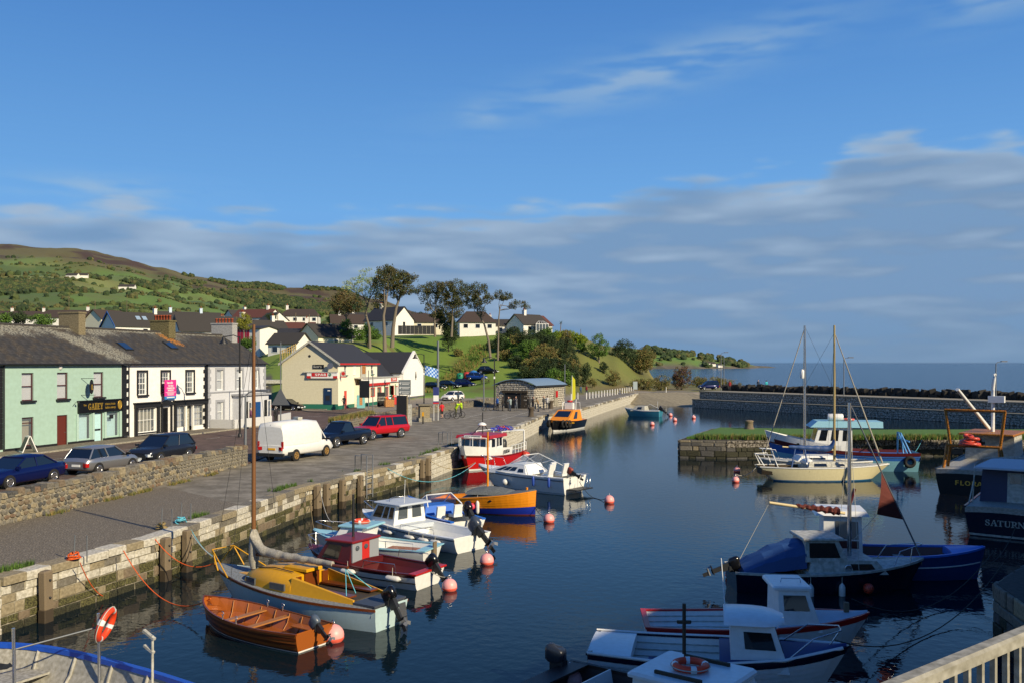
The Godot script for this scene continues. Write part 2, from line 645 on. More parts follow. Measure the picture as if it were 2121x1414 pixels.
func land_height(x: float,dist: float) -> float:
	var u := x / dist
	var y := 0.0
	if u <= LAND[0][0]:
		y = pick(LAND[0][1], dist)
	elif u >= LAND[LAND.size() - 1][0]:
		y = pick(LAND[LAND.size() - 1][1], dist)
	else:
		for i in range(1, LAND.size()):
			if u <= LAND[i][0]:
				var k: float = (u - LAND[i - 1][0]) / (LAND[i][0] - LAND[i - 1][0])
				k = k * k * (3.0 - 2.0 * k)
				y = lerpf(pick(LAND[i - 1][1],dist),pick(LAND[i][1],dist),k)
				break
	if dist > 150.0 and y > 1.9:
		var amp := clampf((dist - 150.0) / 60.0,0.0,1.0)
		y += fn_a.get_noise_2d(x * 0.03,dist * 0.03) * 0.7 * amp
		if dist > 700.0:
			y += fn_a.get_noise_2d(x * 0.0035 + 9.0,dist * 0.0035) * 12.0 * clampf((dist - 700.0) / 500.0,0.0,1.0) * clampf(y / 60.0,0.0,1.0)
	var over := x - pick(SHORE, dist)
	var slope := 1.2 if dist < 260.0 else 14.0
	if over > -slope:
		y = lerpf(y,-4.0,smoothstep(-slope,slope * 0.6,over))
	return y

# fields on the hill: [cell id,nearness to a field edge]
func field_at(x: float,dist: float) -> Array:
	var wx := x + fn_b.get_noise_2d(x * 0.004,dist * 0.004) * 60.0
	var wd := dist + fn_b.get_noise_2d(x * 0.003 + 40.0,dist * 0.003) * 90.0
	var a := wx * 0.95 + wd * 0.30
	var b := wd * 1.0 - wx * 0.22
	var row := floorf(b / 130.0)
	var fb := b / 130.0 - row
	var aa := a / 165.0 + row * 0.37
	var col := floorf(aa)
	var fa := aa - col
	var edge := minf(minf(fa,1.0 - fa) * 165.0,minf(fb,1.0 - fb) * 130.0)
	return [int(col * 57.0 + row * 131.0), edge]

func ground_colour(x: float,dist: float,y: float) -> Color:
	var u := x / dist
	var n := fn_a.get_noise_2d(x * 0.05,dist * 0.05)
	var n2 := fn_a.get_noise_2d(x * 0.012 + 70.0,dist * 0.012)
	if dist < 150.0 and u < -0.2634:
		return lin("5e5a50")
	if y < 1.75 and dist < 190.0:
		return lin("8f897d")
	if dist < 300.0:
		if u > 0.0471:
			if y < 2.6:
				return lin("6f7a3a").lerp(lin("7d6f48"),clampf(n + 0.5,0,1))
			return lin("93844a").lerp(lin("707836"),clampf(n2 * 1.6 + 0.35,0.0,1.0)).lerp(lin("5d5230"),clampf(n * 1.3,0.0,0.6))
		if u > -0.2739:
			if y > 14.2:
				return lin("5b6b33")
			return lin("678a26").lerp(lin("869a3a"),clampf(n2 * 1.4 + 0.4,0,1)).lerp(lin("6a5a30"),clampf((n - 0.22) * 2.5,0.0,0.7))
		return lin("56683a")
	if dist < 620.0:
		return lin("5c7436").lerp(lin("6a6a50"),clampf(n + 0.4,0,1))
	if u > 0.0997:
		if y < 4.0:
			return lin("7d7260").lerp(lin("5a5a48"),clampf(n * 2.0 + 0.5,0,1))
		return lin("5f8a3c").lerp(lin("74843e"),clampf(n2 + 0.5,0,1))
	# the big hill: moor on top,fields below,woods in the folds
	var f := field_at(x, dist)
	var hsh: int = absi(f[0] * 7919) % 7
	var greens := ["678638","749043","5e7d32","818d4b","6c853f","587234","88914e"]
	var c := lin(greens[hsh])
	c = c.lerp(lin("6a6a3a"),clampf(n2 * 0.8 + 0.15,0.0,0.5))
	var moor := smoothstep(1420.0,1720.0,dist + fn_b.get_noise_2d(x * 0.006,dist * 0.006) * 220.0 + maxf(0.0,(u + 0.45)) * 200.0)
	var mc := lin("6b6539").lerp(lin("4c3928"),smoothstep(-0.05,0.22,fn_a.get_noise_2d(x * 0.004 + 5.0,dist * 0.006)))
	c = c.lerp(mc, moor)
	return c

func make_terrain() -> void:
	var nu := 300
	var nz := 230
	var u0 := -0.80
	var u1 := 0.31
	var st := SurfaceTool.new()
	st.begin(Mesh.PRIMITIVE_TRIANGLES)
	st.set_smooth_group(1)
	for j in nz + 1:
		var dist := 14.0 * pow(4200.0 / 14.0,float(j) / nz)
		for i in nu + 1:
			var u := lerpf(u0, u1, float(i) / nu)
			var x := u * dist
			var y := land_height(x, dist)
			st.set_color(ground_colour(x, dist, y))
			st.add_vertex(Vector3(x, y, -dist))
	for j in nz:
		for i in nu:
			var a := j * (nu + 1) + i
			var b := a + nu + 1
			for k in [a, b, a + 1, a + 1, b, b + 1]:
				st.add_index(k)
	st.generate_normals()
	var o := MeshInstance3D.new()
	o.name = numbered("terrain")
	o.mesh = st.commit()
	o.material_override = vmat("terrain_earth",0.95,"paint",23.0)
	fine(MT.terrain_earth, "wear", 7.0)
	o.set_meta("kind", "structure")
	add_child(o)

func water_mat(key: String,hex: String,metres: float,strength: float,rough: float) -> StandardMaterial3D:
	var m := mat(key, hex, rough)
	m.normal_enabled = true
	m.normal_texture = TX.ripple
	m.normal_scale = strength
	m.uv1_triplanar = true
	m.uv1_world_triplanar = true
	m.uv1_scale = Vector3(1.0 / metres,1.0 / metres,1.0 / metres)
	m.metallic_specular = 0.25
	return m

# the outer pier runs along this line,x for a given z
func pier_x(z: float) -> float:
	return 36.9 + (z + 144.0) * 0.66

func make_water() -> void:
	var a := Vector3(pier_x(30.0) + 3.0, 0, 30)
	var b := Vector3(pier_x(-205.0) + 3.0,0,-205)
	var st := S()
	slab(st,[Vector3(-120,0,30),a,b,Vector3(-120,0,-205)],0.0)
	struct("harbour_water",st,water_mat("harbour_surface","0b1a22",6.0,0.13,0.03))
	st = S()
	slab(st,[a,Vector3(30000,0,30),Vector3(30000,0,-30000),Vector3(-20000,0,-30000),Vector3(-2500,0,-2400),Vector3(-120,0,-205),b],0.0)
	struct("sea",st,water_mat("sea_surface","0e3550",16.0,3.0,0.1))

# ---------------------------------------------------------------- masonry
var stone_shapes := []

func rough_stone(k: int) -> ArrayMesh:
	var r := RandomNumberGenerator.new()
	r.seed = 100 + k
	var st := S()
	var p := []
	for lv in [[-0.5,0.0],[0.34,0.0],[0.5,0.10]]:
		var ring := []
		for q in [[-0.5,-0.5],[0.5,-0.5],[0.5,0.5],[-0.5,0.5]]:
			var s: float = 1.0 - 2.0 * lv[1]
			ring.append(Vector3(q[0] * s + r.randf_range(-0.035,0.035),q[1] * s + r.randf_range(-0.05,0.05),lv[0] + r.randf_range(-0.05,0.05)))
		p.append(ring)
	loft(st, p, true, false, true, false)
	st.generate_normals()
	return st.commit()

var stone_pts := []

func add_stone(st: SurfaceTool,xf: Transform3D,set_at := 10) -> void:
	if stone_pts.is_empty():
		for m in stone_shapes:
			var a: Array = m.surface_get_arrays(0)
			var pts := PackedVector3Array()
			if a[Mesh.ARRAY_INDEX] != null and a[Mesh.ARRAY_INDEX].size() > 0:
				for i in a[Mesh.ARRAY_INDEX]:
					pts.append(a[Mesh.ARRAY_VERTEX][i])
			else:
				pts = a[Mesh.ARRAY_VERTEX]
			stone_pts.append(pts)
	for v in xf * stone_pts[rng.randi() % 10 + set_at]:
		st.add_vertex(v)

# lays courses of separate stones on the face of a wall running from a to b; out is the face's outward direction
func lay_stones(parent: Node,stuff: SurfaceTool,a: Vector3,b: Vector3,y0: float,y1: float,course: float,long: float,proud: float,mats: Callable,limit: int,rubble := false) -> int:
	var set_at := 10 if rubble else 0
	var called := "stone"
	if stone_shapes.is_empty():
		for k in 20:
			stone_shapes.append(rough_stone(k) if k < 10 else rubble_stone(k))
	var along := (b - a)
	along.y = 0.0
	var total := along.length()
	along = along / total
	var out := Vector3(-along.z, 0, along.x)
	var made := 0
	var y := y0
	while y < y1 - 0.03:
		var h := minf(course * rf(0.8,1.25),y1 - y)
		if y1 - y - h < course * 0.4:
			h = y1 - y
		var s := -rf(0.0, long * 0.5)
		while s < total:
			var w := long * rf(0.55, 1.6)
			var s0 := maxf(s, 0.0)
			var s1 := minf(s + w, total)
			if s1 - s0 > 0.06:
				var c := a + along * (s0 + s1) * 0.5
				c.y = y + h * 0.5
				var depth := 0.16
				var xf := Transform3D(Basis(along * (s1 - s0 - 0.025),Vector3.UP * (h - 0.025),out * depth),c + out * (proud - depth * 0.5 + rf(-0.02,0.02)))
				var mesh: Mesh = stone_shapes[rng.randi() % 10 + set_at]
				if made < limit:
					inst(called,mesh,mats.call(y + h * 0.5),parent,xf)
					made += 1
				else:
					add_stone(stuff, xf, set_at)
			s += w
		y += h
	return made

func rubble_stone(k: int) -> ArrayMesh:
	var r := RandomNumberGenerator.new()
	r.seed = 300 + k
	var st := S()
	var rad := []
	for i in 8:
		rad.append(Vector2(cos(TAU * (i + 0.5) / 8),sin(TAU * (i + 0.5) / 8)) * r.randf_range(0.46,0.66))
	var p := []
	for lv in [[-0.5,1.0],[0.15,1.0],[0.42,0.86],[0.5,0.55]]:
		var ring := []
		for v in rad:
			ring.append(Vector3(clampf(v.x * lv[1],-0.52,0.52),clampf(v.y * lv[1],-0.52,0.52),lv[0] + r.randf_range(-0.05,0.05)))
		p.append(ring)
	loft(st, p, true, false, true, false)
	st.generate_normals()
	return st.commit()

func quay_stone(y: float) -> Material:
	var k := rng.randf()
	if y < 0.32:
		return MT.stone_weed if k < 0.7 else MT.stone_algae
	if y < 0.75:
		return MT.stone_algae if k < 0.5 else (MT.stone_tan if k < 0.75 else MT.stone_brown)
	return MT.stone_white if k < 0.64 else (MT.stone_tan if k < 0.88 else MT.stone_grey)

func road_stone(_y: float) -> Material:
	var k := rng.randf()
	return MT.stone_grey if k < 0.4 else (MT.stone_tan if k < 0.6 else (MT.stone_dark if k < 0.78 else (MT.stone_brown if k < 0.93 else MT.stone_red)))

func dark_stone(y: float) -> Material:
	var k := rng.randf()
	if y < 0.75:
		return MT.stone_weed if k < 0.7 else MT.stone_dark
	return MT.stone_grey if k < 0.6 else (MT.stone_dark if k < 0.85 else MT.stone_tan)

# quay edge, from near to far
var EDGE := [Vector3(-15.3,0,-14),Vector3(-14,1.5,-25.08),Vector3(-12.1,1.5,-30.97),Vector3(-9.91,1.5,-43.96),Vector3(-5.89,1.5,-55.77),Vector3(0.42,1.5,-84.92),Vector3(3.19,1.5,-101.91),Vector3(3.76,1.5,-105.75),Vector3(7.35,1.5,-112.1),Vector3(13.8,1.5,-138.4),Vector3(24.88,1.5,-180.81)]
var WALL := [Vector3(-20.2,0,-25),Vector3(-18.62,1.5,-33.36),Vector3(-17.77,1.5,-38.92),Vector3(-16.79,1.5,-46.13),Vector3(-15.41,1.5,-53.38)]
var WALL2 := [Vector3(-15.5,1.5,-79.5),Vector3(-13.81,1.5,-91.89),Vector3(-10.71,1.5,-105.75),Vector3(-2.7,1.5,-133.45)]

func flat(p: Vector3, y: float) -> Vector3:
	return Vector3(p.x, y, p.z)

func make_quays() -> void:
	# ---- main quay: deck, backing wall, stones
	var q := Node3D.new()
	q.name = numbered("quay_wall")
	q.set_meta("kind", "structure")
	add_child(q)
	var st := S()
	var stuff := S()
	for i in EDGE.size() - 1:
		var a: Vector3 = EDGE[i]
		var b: Vector3 = EDGE[i + 1]
		var al := flat(b - a, 0).normalized()
		var out := Vector3(-al.z, 0, al.x)
		var p := []
		for y in [-2.5, QUAY - 0.02]:
			p.append_array([flat(a,y),flat(b,y),flat(b,y) - out * 0.8,flat(a,y) - out * 0.8])
		hexa(st, p)
	obj("core", st, MT.mortar, q)
	var left := 300
	for i in [1, 2, 3, 4, 5, 6, 7, 8, 9, 0]:
		left -= lay_stones(q,stuff,EDGE[i],EDGE[i + 1],-0.1,QUAY - 0.2,0.27,0.52,0.045,quay_stone,left)
	var rest := obj("stonework",stuff,MT.stone_white,q)
	rest.set_meta("kind", "stuff")
	# coping slabs along the edge
	var cop_rest := S()
	var cn := 0
	for i in range(1, EDGE.size() - 1):
		var a: Vector3 = flat(EDGE[i], 0)
		var b: Vector3 = flat(EDGE[i + 1], 0)
		var al := (b - a).normalized()
		var out := Vector3(-al.z, 0, al.x)
		var s := 0.0
		while s < (b - a).length():
			var w := minf(rf(0.7,1.3),(b - a).length() - s)
			if w > 0.1:
				var c := a + al * (s + w * 0.5) - out * 0.20
				c.y = QUAY - 0.08 + rf(-0.012, 0.02)
				var t := S()
				cbox(t,Vector3.ZERO,Vector3(w - 0.02,0.24,0.62 + rf(-0.04,0.05)),0.03)
				var o := obj("coping_stone",t,[MT.stone_tan,MT.stone_grey,MT.stone_white][rng.randi() % 3],q)
				o.transform = Transform3D(Basis(al,Vector3.UP,-out),c)
				cn += 1
			s += w
	var pile_n := -1
	# timber fender piles on the face
	for at: Vector3 in [Vector3(-13.59,0,-26.34),Vector3(-12.04,0,-31.32),Vector3(-11.81,0,-32.72),Vector3(-9.69,0,-44.62),Vector3(-9.40,0,-45.48),Vector3(-8.90,0,-46.92),Vector3(-8.28,0,-48.76),Vector3(-5.73,0,-56.51),Vector3(-5.48,0,-57.66)]:
		var al2 := Vector3(0.3,0,-0.95).normalized()
		var out2 := Vector3(-al2.z, 0, al2.x)
		pile_n += 1
		var pile := thing("timber_pile",nth(pile_n) + " weathered timber fender post from the left on the quay face","post",flat(at + out2 * 0.24,0),yaw_of(al2) + rf(-0.05,0.05),"timber fender posts on the quay wall")
		var t := S()
		cbox(t,Vector3(0,0.92,0),Vector3(0.34 + rf(-0.05,0.05),1.1,0.26),0.04,Basis(Vector3(0,0,1),rf(-0.03,0.03)))
		obj("post", t, MT.wood_weathered, pile)
		t = S()
		cbox(t,Vector3(0,-0.2,0),Vector3(0.35,1.15,0.27),0.03)
		obj("wet_foot", t, MT.wood_wet, pile)
		for y in [0.7, 1.2]:
			t = S()
			lathe(t,[[0.035,0],[0.035,0.05],[0.0,0.06]],6,Transform3D(Basis(Vector3.RIGHT,PI / 2),Vector3(0,y,0.12)))
			obj("bolt", t, MT.dark_metal, pile)
	# ---- deck
	st = S()
	var poly := []
	for i in range(0, EDGE.size()):
		var a: Vector3 = EDGE[i]
		poly.append(a + Vector3(-0.3, 0, 0))
	poly.append_array([Vector3(32.89,1.5,-186.83),Vector3(44.74,1.5,-207.59),Vector3(54.02,1.5,-233.54),Vector3(38,0,-225),Vector3(15,0,-185)])
	poly.append_array([Vector3(2,0,-150),WALL2[3],WALL2[2],WALL2[1],WALL2[0],Vector3(-15.5,0,-66),WALL[4],Vector3(-17.2,0,-44.5)])
	slab(st, poly, QUAY, 0.3)
	struct("quay_deck", st, MT.asphalt)
	st = S()
	slab(st,[EDGE[0] + Vector3(-0.3,0,0),EDGE[1] + Vector3(-0.3,0,0),EDGE[2] + Vector3(-0.3,0,0),Vector3(-11.05,0,-38),Vector3(-16.6,0,-43.8),Vector3(-17.0,0,-42),Vector3(-18,0,-36),Vector3(-18.6,0,-33.4),Vector3(-20.4,0,-25),Vector3(-20.4,0,-14)],QUAY + 0.006,0.2)
	struct("cobbled_quay", st, MT.cobbles)
	# ---- slipway
	st = S()
	var sl := [EDGE[10],Vector3(33.07,1.3,-165.57),Vector3(35.48,0,-140.6),Vector3(24.63,0,-146.46),Vector3(19.66,0,-163.49)]
	var s0: Vector3 = flat(EDGE[10], 1.45)
	var s1: Vector3 = Vector3(35.47,1.48,-187.47)
	var s2: Vector3 = Vector3(38.47,0.2,-159.07)
	var e0: Vector3 = Vector3(19.63, 0, -165.41)
	var e1: Vector3 = Vector3(32.34, 0, -146.46)
	quad(st,s0,s1,flat(e1,-0.5),flat(e0,-0.5))
	tri(st,s1,flat(s2 + Vector3(3,0,0),0.6),flat(e1,-0.5))
	struct("slipway",st,mat("slip_concrete","a89d80",0.9,0.0,"patch",6.0))
	# ---- outer pier: lower ledge,upper face,deck,sea wall
	var pr := Node3D.new()
	pr.name = numbered("pier")
	pr.set_meta("kind", "structure")
	add_child(pr)
	var zs := [-154.0, -144.0, -60.0, 10.0]
	var face := []
	for z in zs:
		face.append(Vector3(pier_x(z), 0, z))
	var al3: Vector3 = (face[3] - face[0]).normalized()
	var out3 := Vector3(-al3.z, 0, al3.x) * -1.0
	if out3.x > 0.0:
		out3 = -out3
	# lower ledge
	st = S()
	var ledge := S()
	var upper := S()
	var deck := S()
	var far: Vector3 = face[0]
	var near: Vector3 = face[3]
	hexa(st,[flat(far,-3),flat(near,-3),flat(near,-3) - out3 * 9,flat(far,-3) - out3 * 9,flat(far,1.34),flat(near,1.34),flat(near,1.34) - out3 * 9,flat(far,1.34) - out3 * 9])
	obj("footing", st, MT.mortar_dark, pr)
	hexa(ledge,[flat(far,1.32) + out3 * 0.15,flat(near,1.32) + out3 * 0.15,flat(near,1.32) - out3 * 1.8,flat(far,1.32) - out3 * 1.8,flat(far,1.46) + out3 * 0.15,flat(near,1.46) + out3 * 0.15,flat(near,1.46) - out3 * 1.8,flat(far,1.46) - out3 * 1.8])
	obj("ledge", ledge, MT.concrete_pale, pr)
	hexa(upper,[flat(far,1.3) - out3 * 1.7,flat(near,1.3) - out3 * 1.7,flat(near,1.3) - out3 * 8.8,flat(far,1.3) - out3 * 8.8,flat(far,2.62) - out3 * 1.7,flat(near,2.62) - out3 * 1.7,flat(near,2.62) - out3 * 8.8,flat(far,2.62) - out3 * 8.8])
	obj("wall", upper, MT.mortar_dark, pr)
	hexa(deck,[flat(far,2.6) - out3 * 1.55,flat(near,2.6) - out3 * 1.55,flat(near,2.6) - out3 * 9,flat(far,2.6) - out3 * 9,flat(far,2.74) - out3 * 1.55,flat(near,2.74) - out3 * 1.55,flat(near,2.74) - out3 * 9,flat(far,2.74) - out3 * 9])
	obj("deck", deck, MT.concrete_pale, pr)
	stuff = S()
	lay_stones(pr,stuff,far,near,-0.3,1.30,0.34,0.8,0.06,dark_stone,0)
	lay_stones(pr,stuff,far - out3 * 1.7,near - out3 * 1.7,1.48,2.6,0.30,0.7,0.06,dark_stone,0)
	var rs := obj("stonework",stuff,mat("pier_stone","b4afa4",0.9,0.0,"stain",2.6,1.0),pr)
	rs.set_meta("kind", "stuff")
	# rubble sea wall on the far side of the pier deck
	st = S()
	var n := 420
	for k in n:
		var c: Vector3 = far.lerp(near,(k + rf(0.2,0.8)) / n) - out3 * (7.6 + rf(-0.3,0.3))
		for lv in 2:
			var sx := rf(0.5, 0.9)
			box(st,c + Vector3(rf(-0.2,0.2),2.95 + lv * 0.45 + rf(-0.15,0.2),rf(-0.2,0.2)),Vector3(sx,rf(0.5,0.75),rf(0.6,1.0)),Basis.from_euler(Vector3(rf(-0.3,0.3),rf(0,TAU),rf(-0.3,0.3))))
	var sea_wall := obj("rubble_parapet",st,mat("rubble_dark","3c3a36",0.95,0.0,"patch",1.4,1.0),pr)
	sea_wall.set_meta("kind", "stuff")
	st = S()
	hexa(st,[flat(far,2.7) - out3 * 7.4,flat(near,2.7) - out3 * 7.4,flat(near,2.7) - out3 * 8.6,flat(far,2.7) - out3 * 8.6,flat(far,3.3) - out3 * 7.5,flat(near,3.3) - out3 * 7.5,flat(near,3.3) - out3 * 8.5,flat(far,3.3) - out3 * 8.5])
	obj("parapet_core", st, MT.mortar_dark, pr)
	# rocks in the sea beyond the wall
	st = S()
	for k in 46:
		var c: Vector3 = far.lerp(near,rf(0.02,0.62)) - out3 * rf(10.0,26.0)
		var rr := rf(0.4, 1.3)
		lathe(st,[[rr,-0.5],[rr * rf(0.7,1.0),0.1],[rr * rf(0.2,0.5),rf(0.25,0.6)],[0.01,rf(0.4,0.7)]],6,Transform3D(Basis(Vector3.UP,rf(0,TAU)).scaled(Vector3(rf(0.8,1.8),1,1)),c),false)
	var rk := obj("sea_rocks",st,MT.stone_weed)
	tag(rk,"dark seaweed covered rocks scattered in the sea behind the pier","rocks","","stuff")
	# ---- grassy mole in the middle of the harbour
	var mo := Node3D.new()
	mo.name = numbered("grassy_mole")
	mo.set_meta("kind", "structure")
	add_child(mo)
	var front := [Vector3(12.97,0,-71.73),Vector3(16.43,0,-71.01),Vector3(27.44,0,-72.47),Vector3(42.04,0,-74),Vector3(62,0,-73)]
	var rim := []
	for p in front:
		rim.append(p + Vector3(0.35, 0, -0.35))
	var back := [Vector3(62,0,-82),Vector3(30,0,-81.5),Vector3(18.72,0,-85.21)]
	var ring0: Array = front + back
	var ring1: Array = rim + [Vector3(62,0,-81.6),Vector3(30,0,-81.1),Vector3(18.39,0,-83.69)]
	var r0 := []
	var r1 := []
	for p in ring0:
		r0.append(flat(p, -1.5))
	for p in ring1:
		r1.append(flat(p, 1.45))
	st = S()
	loft(st,[r0,r1],true,false,false,false)
	slab(st, ring1, 1.45)
	obj("core", st, MT.mortar_dark, mo)
	stuff = S()
	for i in front.size() - 1:
		lay_stones(mo,stuff,front[i] + Vector3(0.15,0,-0.1),front[i + 1] + Vector3(0.15,0,-0.1),-0.2,1.42,0.36,0.75,0.16,dark_stone,40 if i < 3 else 0)
	lay_stones(mo,stuff,Vector3(18.61,0,-84.7),front[0] + Vector3(0.1,0,0),-0.2,1.42,0.5,1.0,0.12,dark_stone,30)
	rs = obj("stonework",stuff,mat("mole_stone","8a8478",0.9,0.0,"stain",2.0,1.0),mo)
	rs.set_meta("kind", "stuff")
	st = S()
	var turf := []
	for i in ring1.size():
		turf.append(flat(ring1[i] + Vector3(0.5 if i == 0 or i == 7 else 0.0,0,-0.5 if i < 5 else 0.4),0))
	slab(st, turf, 1.6, 0.2)
	obj("turf",st,mat("turf_green","557f22",0.95,0.0,"patch",2.5,1.0),mo)
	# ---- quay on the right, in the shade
	var rq := Node3D.new()
	rq.name = numbered("far_quay")
	rq.set_meta("kind", "structure")
	add_child(rq)
	var rim4 := [Vector3(38,0,-60),Vector3(19.2,0,-31),Vector3(15.6,0,-27.4),Vector3(13.0,0,-24.6),Vector3(11.8,0,-18)]
	st = S()
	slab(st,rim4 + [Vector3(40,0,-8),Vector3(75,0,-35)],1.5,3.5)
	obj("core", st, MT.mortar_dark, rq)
	stuff = S()
	for i in 4:
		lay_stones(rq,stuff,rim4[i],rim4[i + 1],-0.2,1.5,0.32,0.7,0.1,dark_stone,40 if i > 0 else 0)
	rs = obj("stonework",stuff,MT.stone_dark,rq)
	rs.set_meta("kind", "stuff")


# ---------------------------------------------------------------- streets and the terrace
const FACE_AT = Vector3(-33.8, 1.45, -60.8)
const FACE_X = Vector3(0.2756, 0, -0.9613)
const FACE_N = Vector3(0.9613, 0, 0.2756)

func on_face(s: float,out: float,y := 0.0) -> Vector3:
	return FACE_AT + FACE_X * s + FACE_N * out + Vector3(0,y,0)

func stone_wall(called: String,label: String,line: Array,y1: float,limit: int) -> void:
	var w = thing(called, label, "wall")
	var st = S()
	var stuff = S()
	var stuff2 = S()
	var left = limit
	var order = range(1, line.size() - 1) + [0]
	for i in order:
		var a: Vector3 = line[i]
		var b: Vector3 = line[i + 1]
		var al = flat(b - a, 0).normalized()
		var out = Vector3(-al.z, 0, al.x)
		var p = []
		for y in [1.2, y1 - 0.12]:
			p.append_array([flat(a,y),flat(b,y),flat(b,y) - out * 0.42,flat(a,y) - out * 0.42])
		hexa(st, p)
		left -= lay_stones(w,stuff,a,b,1.45,y1 - 0.1,0.2,0.27,0.05,road_stone,left,true)
		lay_stones(w,stuff2,b - out * 0.42,a - out * 0.42,1.45,y1 - 0.1,0.24,0.36,0.05,road_stone,0,true)
		var s = 0.0
		var total = flat(b - a, 0).length()
		while s < total:
			var wd = minf(rf(0.25, 0.5), total - s)
			if wd > 0.08:
				var hh = rf(0.18, 0.30)
				var xf = Transform3D(Basis(al * (wd - 0.02),out * -0.52,Vector3.UP * hh),flat(a,y1 - 0.2 + hh * 0.5) + al * (s + wd * 0.5) - out * 0.21)
				inst("cap_stone",stone_shapes[rng.randi() % 10],road_stone(0.0),w,xf)
			s += wd
	obj("core", st, MT.mortar, w)
	obj("stonework",stuff,MT.stone_grey,w).set_meta("kind","stuff")
	obj("rear_stonework",stuff2,MT.stone_grey,w).set_meta("kind","stuff")

func make_streets() -> void:
	var st = S()
	slab(st,[V(-24,0,-14),V(-20.8,0,-25),WALL[1] + V(-0.4,0,0),WALL[3] + V(-0.4,0,0),WALL[4] + V(-0.4,0,0),V(-15.8,0,-66),WALL2[0] + V(-0.4,0,0),WALL2[2] + V(-0.4,0,0),WALL2[3] + V(-0.4,0,-0.4),V(0,0,-139),V(10,0,-160),V(24,0,-186),V(19,0,-189),V(2,0,-166),V(-12,0,-143),V(-20.6,0,-138),V(-23,0,-116),V(-45,0,-112),V(-45,0,-104),on_face(33.5,-2),on_face(33.5,2.6),on_face(-8,2.6),on_face(-40,2.6)],1.46,0.1)
	struct("road", st, MT.road_red)
	# pavement with its kerb in front of the terrace
	st = S()
	slab(st,[on_face(-40,2.6),on_face(33.5,2.6),on_face(33.5,-0.2),on_face(-40,-0.2)],1.555,0.2)
	struct("pavement", st, MT.pavement)
	var kerb = Node3D.new()
	kerb.name = numbered("kerb")
	kerb.set_meta("kind", "structure")
	add_child(kerb)
	for k in 60:
		st = S()
		cbox(st,on_face(-11.62 + k * 0.77,2.66,0.05),V(0.75,0.14,0.14),0.02,Basis(FACE_X,Vector3.UP,FACE_N))
		obj("kerb_stone",st,MT.concrete_pale,kerb)
	# pavement round the shop corner
	st = S()
	slab(st,[V(-34.34,1.5,-130.35),V(-24.81,1.5,-112.1),V(-19.32,1.5,-107.79),V(-17.87,1.5,-130.35),V(-18.38,1.5,-151.49),V(-19.71,1.5,-177.94),V(-19,0,-150),V(-24,0,-118),V(-34,0,-121)],1.56,0.12)
	struct("pavement", st, MT.asphalt)
	# worn road markings
	st = S()
	for k in 12:
		var c = on_face(-6.0 + k * 3.4, 6.3)
		var q = []
		for d in [[-0.9,-0.05],[0.9,-0.05],[0.9,0.05],[-0.9,0.05]]:
			q.append(c + FACE_X * d[0] + FACE_N * d[1])
		slab(st, q, 1.466)
	for k in 3:
		var c2 = V(-22.2,1.45,-102.77) + V(k * 2.4,0,-k * 0.3)
		slab(st,[c2 + V(-0.7,0,0.08),c2 + V(0.7,0,-0.1),c2 + V(0.7,0,-0.3),c2 + V(-0.7,0,-0.12)],1.466)
	tag(obj("road_marking",st,MT.line_white),"","","","structure")
	# parking bay lines on the quay
	st = S()
	for b in [[V(-1.04,1.5,-96.64),V(2.04,1.5,-112.1)],[V(-3.71,1.5,-93.42),V(-0.58,1.5,-105.75)],[V(-5.2,1.5,-98.33),V(-3.43,1.5,-107.79)],[V(-3.71,1.5,-93.42),V(-1.01,1.5,-93.42)],[V(-3.25,1.5,-101.91),V(-0.29,1.5,-101.91)]]:
		var d: Vector3 = (b[1] - b[0]).normalized() * 0.06
		var sd = V(-d.z, 0, d.x)
		slab(st,[b[0] + sd,b[1] + sd,b[1] - sd,b[0] - sd],QUAY + 0.005)
	tag(obj("bay_marking",st,MT.line_white),"","","","structure")
	stone_wall("stone_wall","low rubble stone wall between the parked cars and the cobbled quay",WALL,2.66,290)
	stone_wall("stone_wall","rubble stone wall behind the dark and red pickups by the road",WALL2,2.35,120)
	# low white garden wall of the grey house
	var gw = thing("garden_wall","low white rendered garden wall round the grey house forecourt","wall")
	st = S()
	var line = [on_face(23.2,0.2),on_face(23.2,2.4),on_face(29.6,2.4)]
	for i in 2:
		var a: Vector3 = line[i]
		var b: Vector3 = line[i + 1]
		box(st,(a + b) * 0.5 + V(0,0.45,0),V((b - a).length() + 0.2,0.9,0.2),Basis((b - a).normalized(),Vector3.UP,(b - a).normalized().cross(Vector3.UP)))
	obj("wall",st,mat("wall_pale","c9cbcb",0.85,0.0,"paint",1.5),gw)
	var gw2 = thing("garden_wall","low white wall past the gateway beside the grey house","wall")
	st = S()
	var ga: Vector3 = on_face(31.2, 2.4)
	var gb: Vector3 = V(-22.83, 1.45, -94.21)
	box(st,(ga + gb) * 0.5 + V(0,0.45,0),V((gb - ga).length(),0.95,0.2),Basis((gb - ga).normalized(),Vector3.UP,(gb - ga).normalized().cross(Vector3.UP)))
	obj("wall", st, MT.wall_pale, gw2)

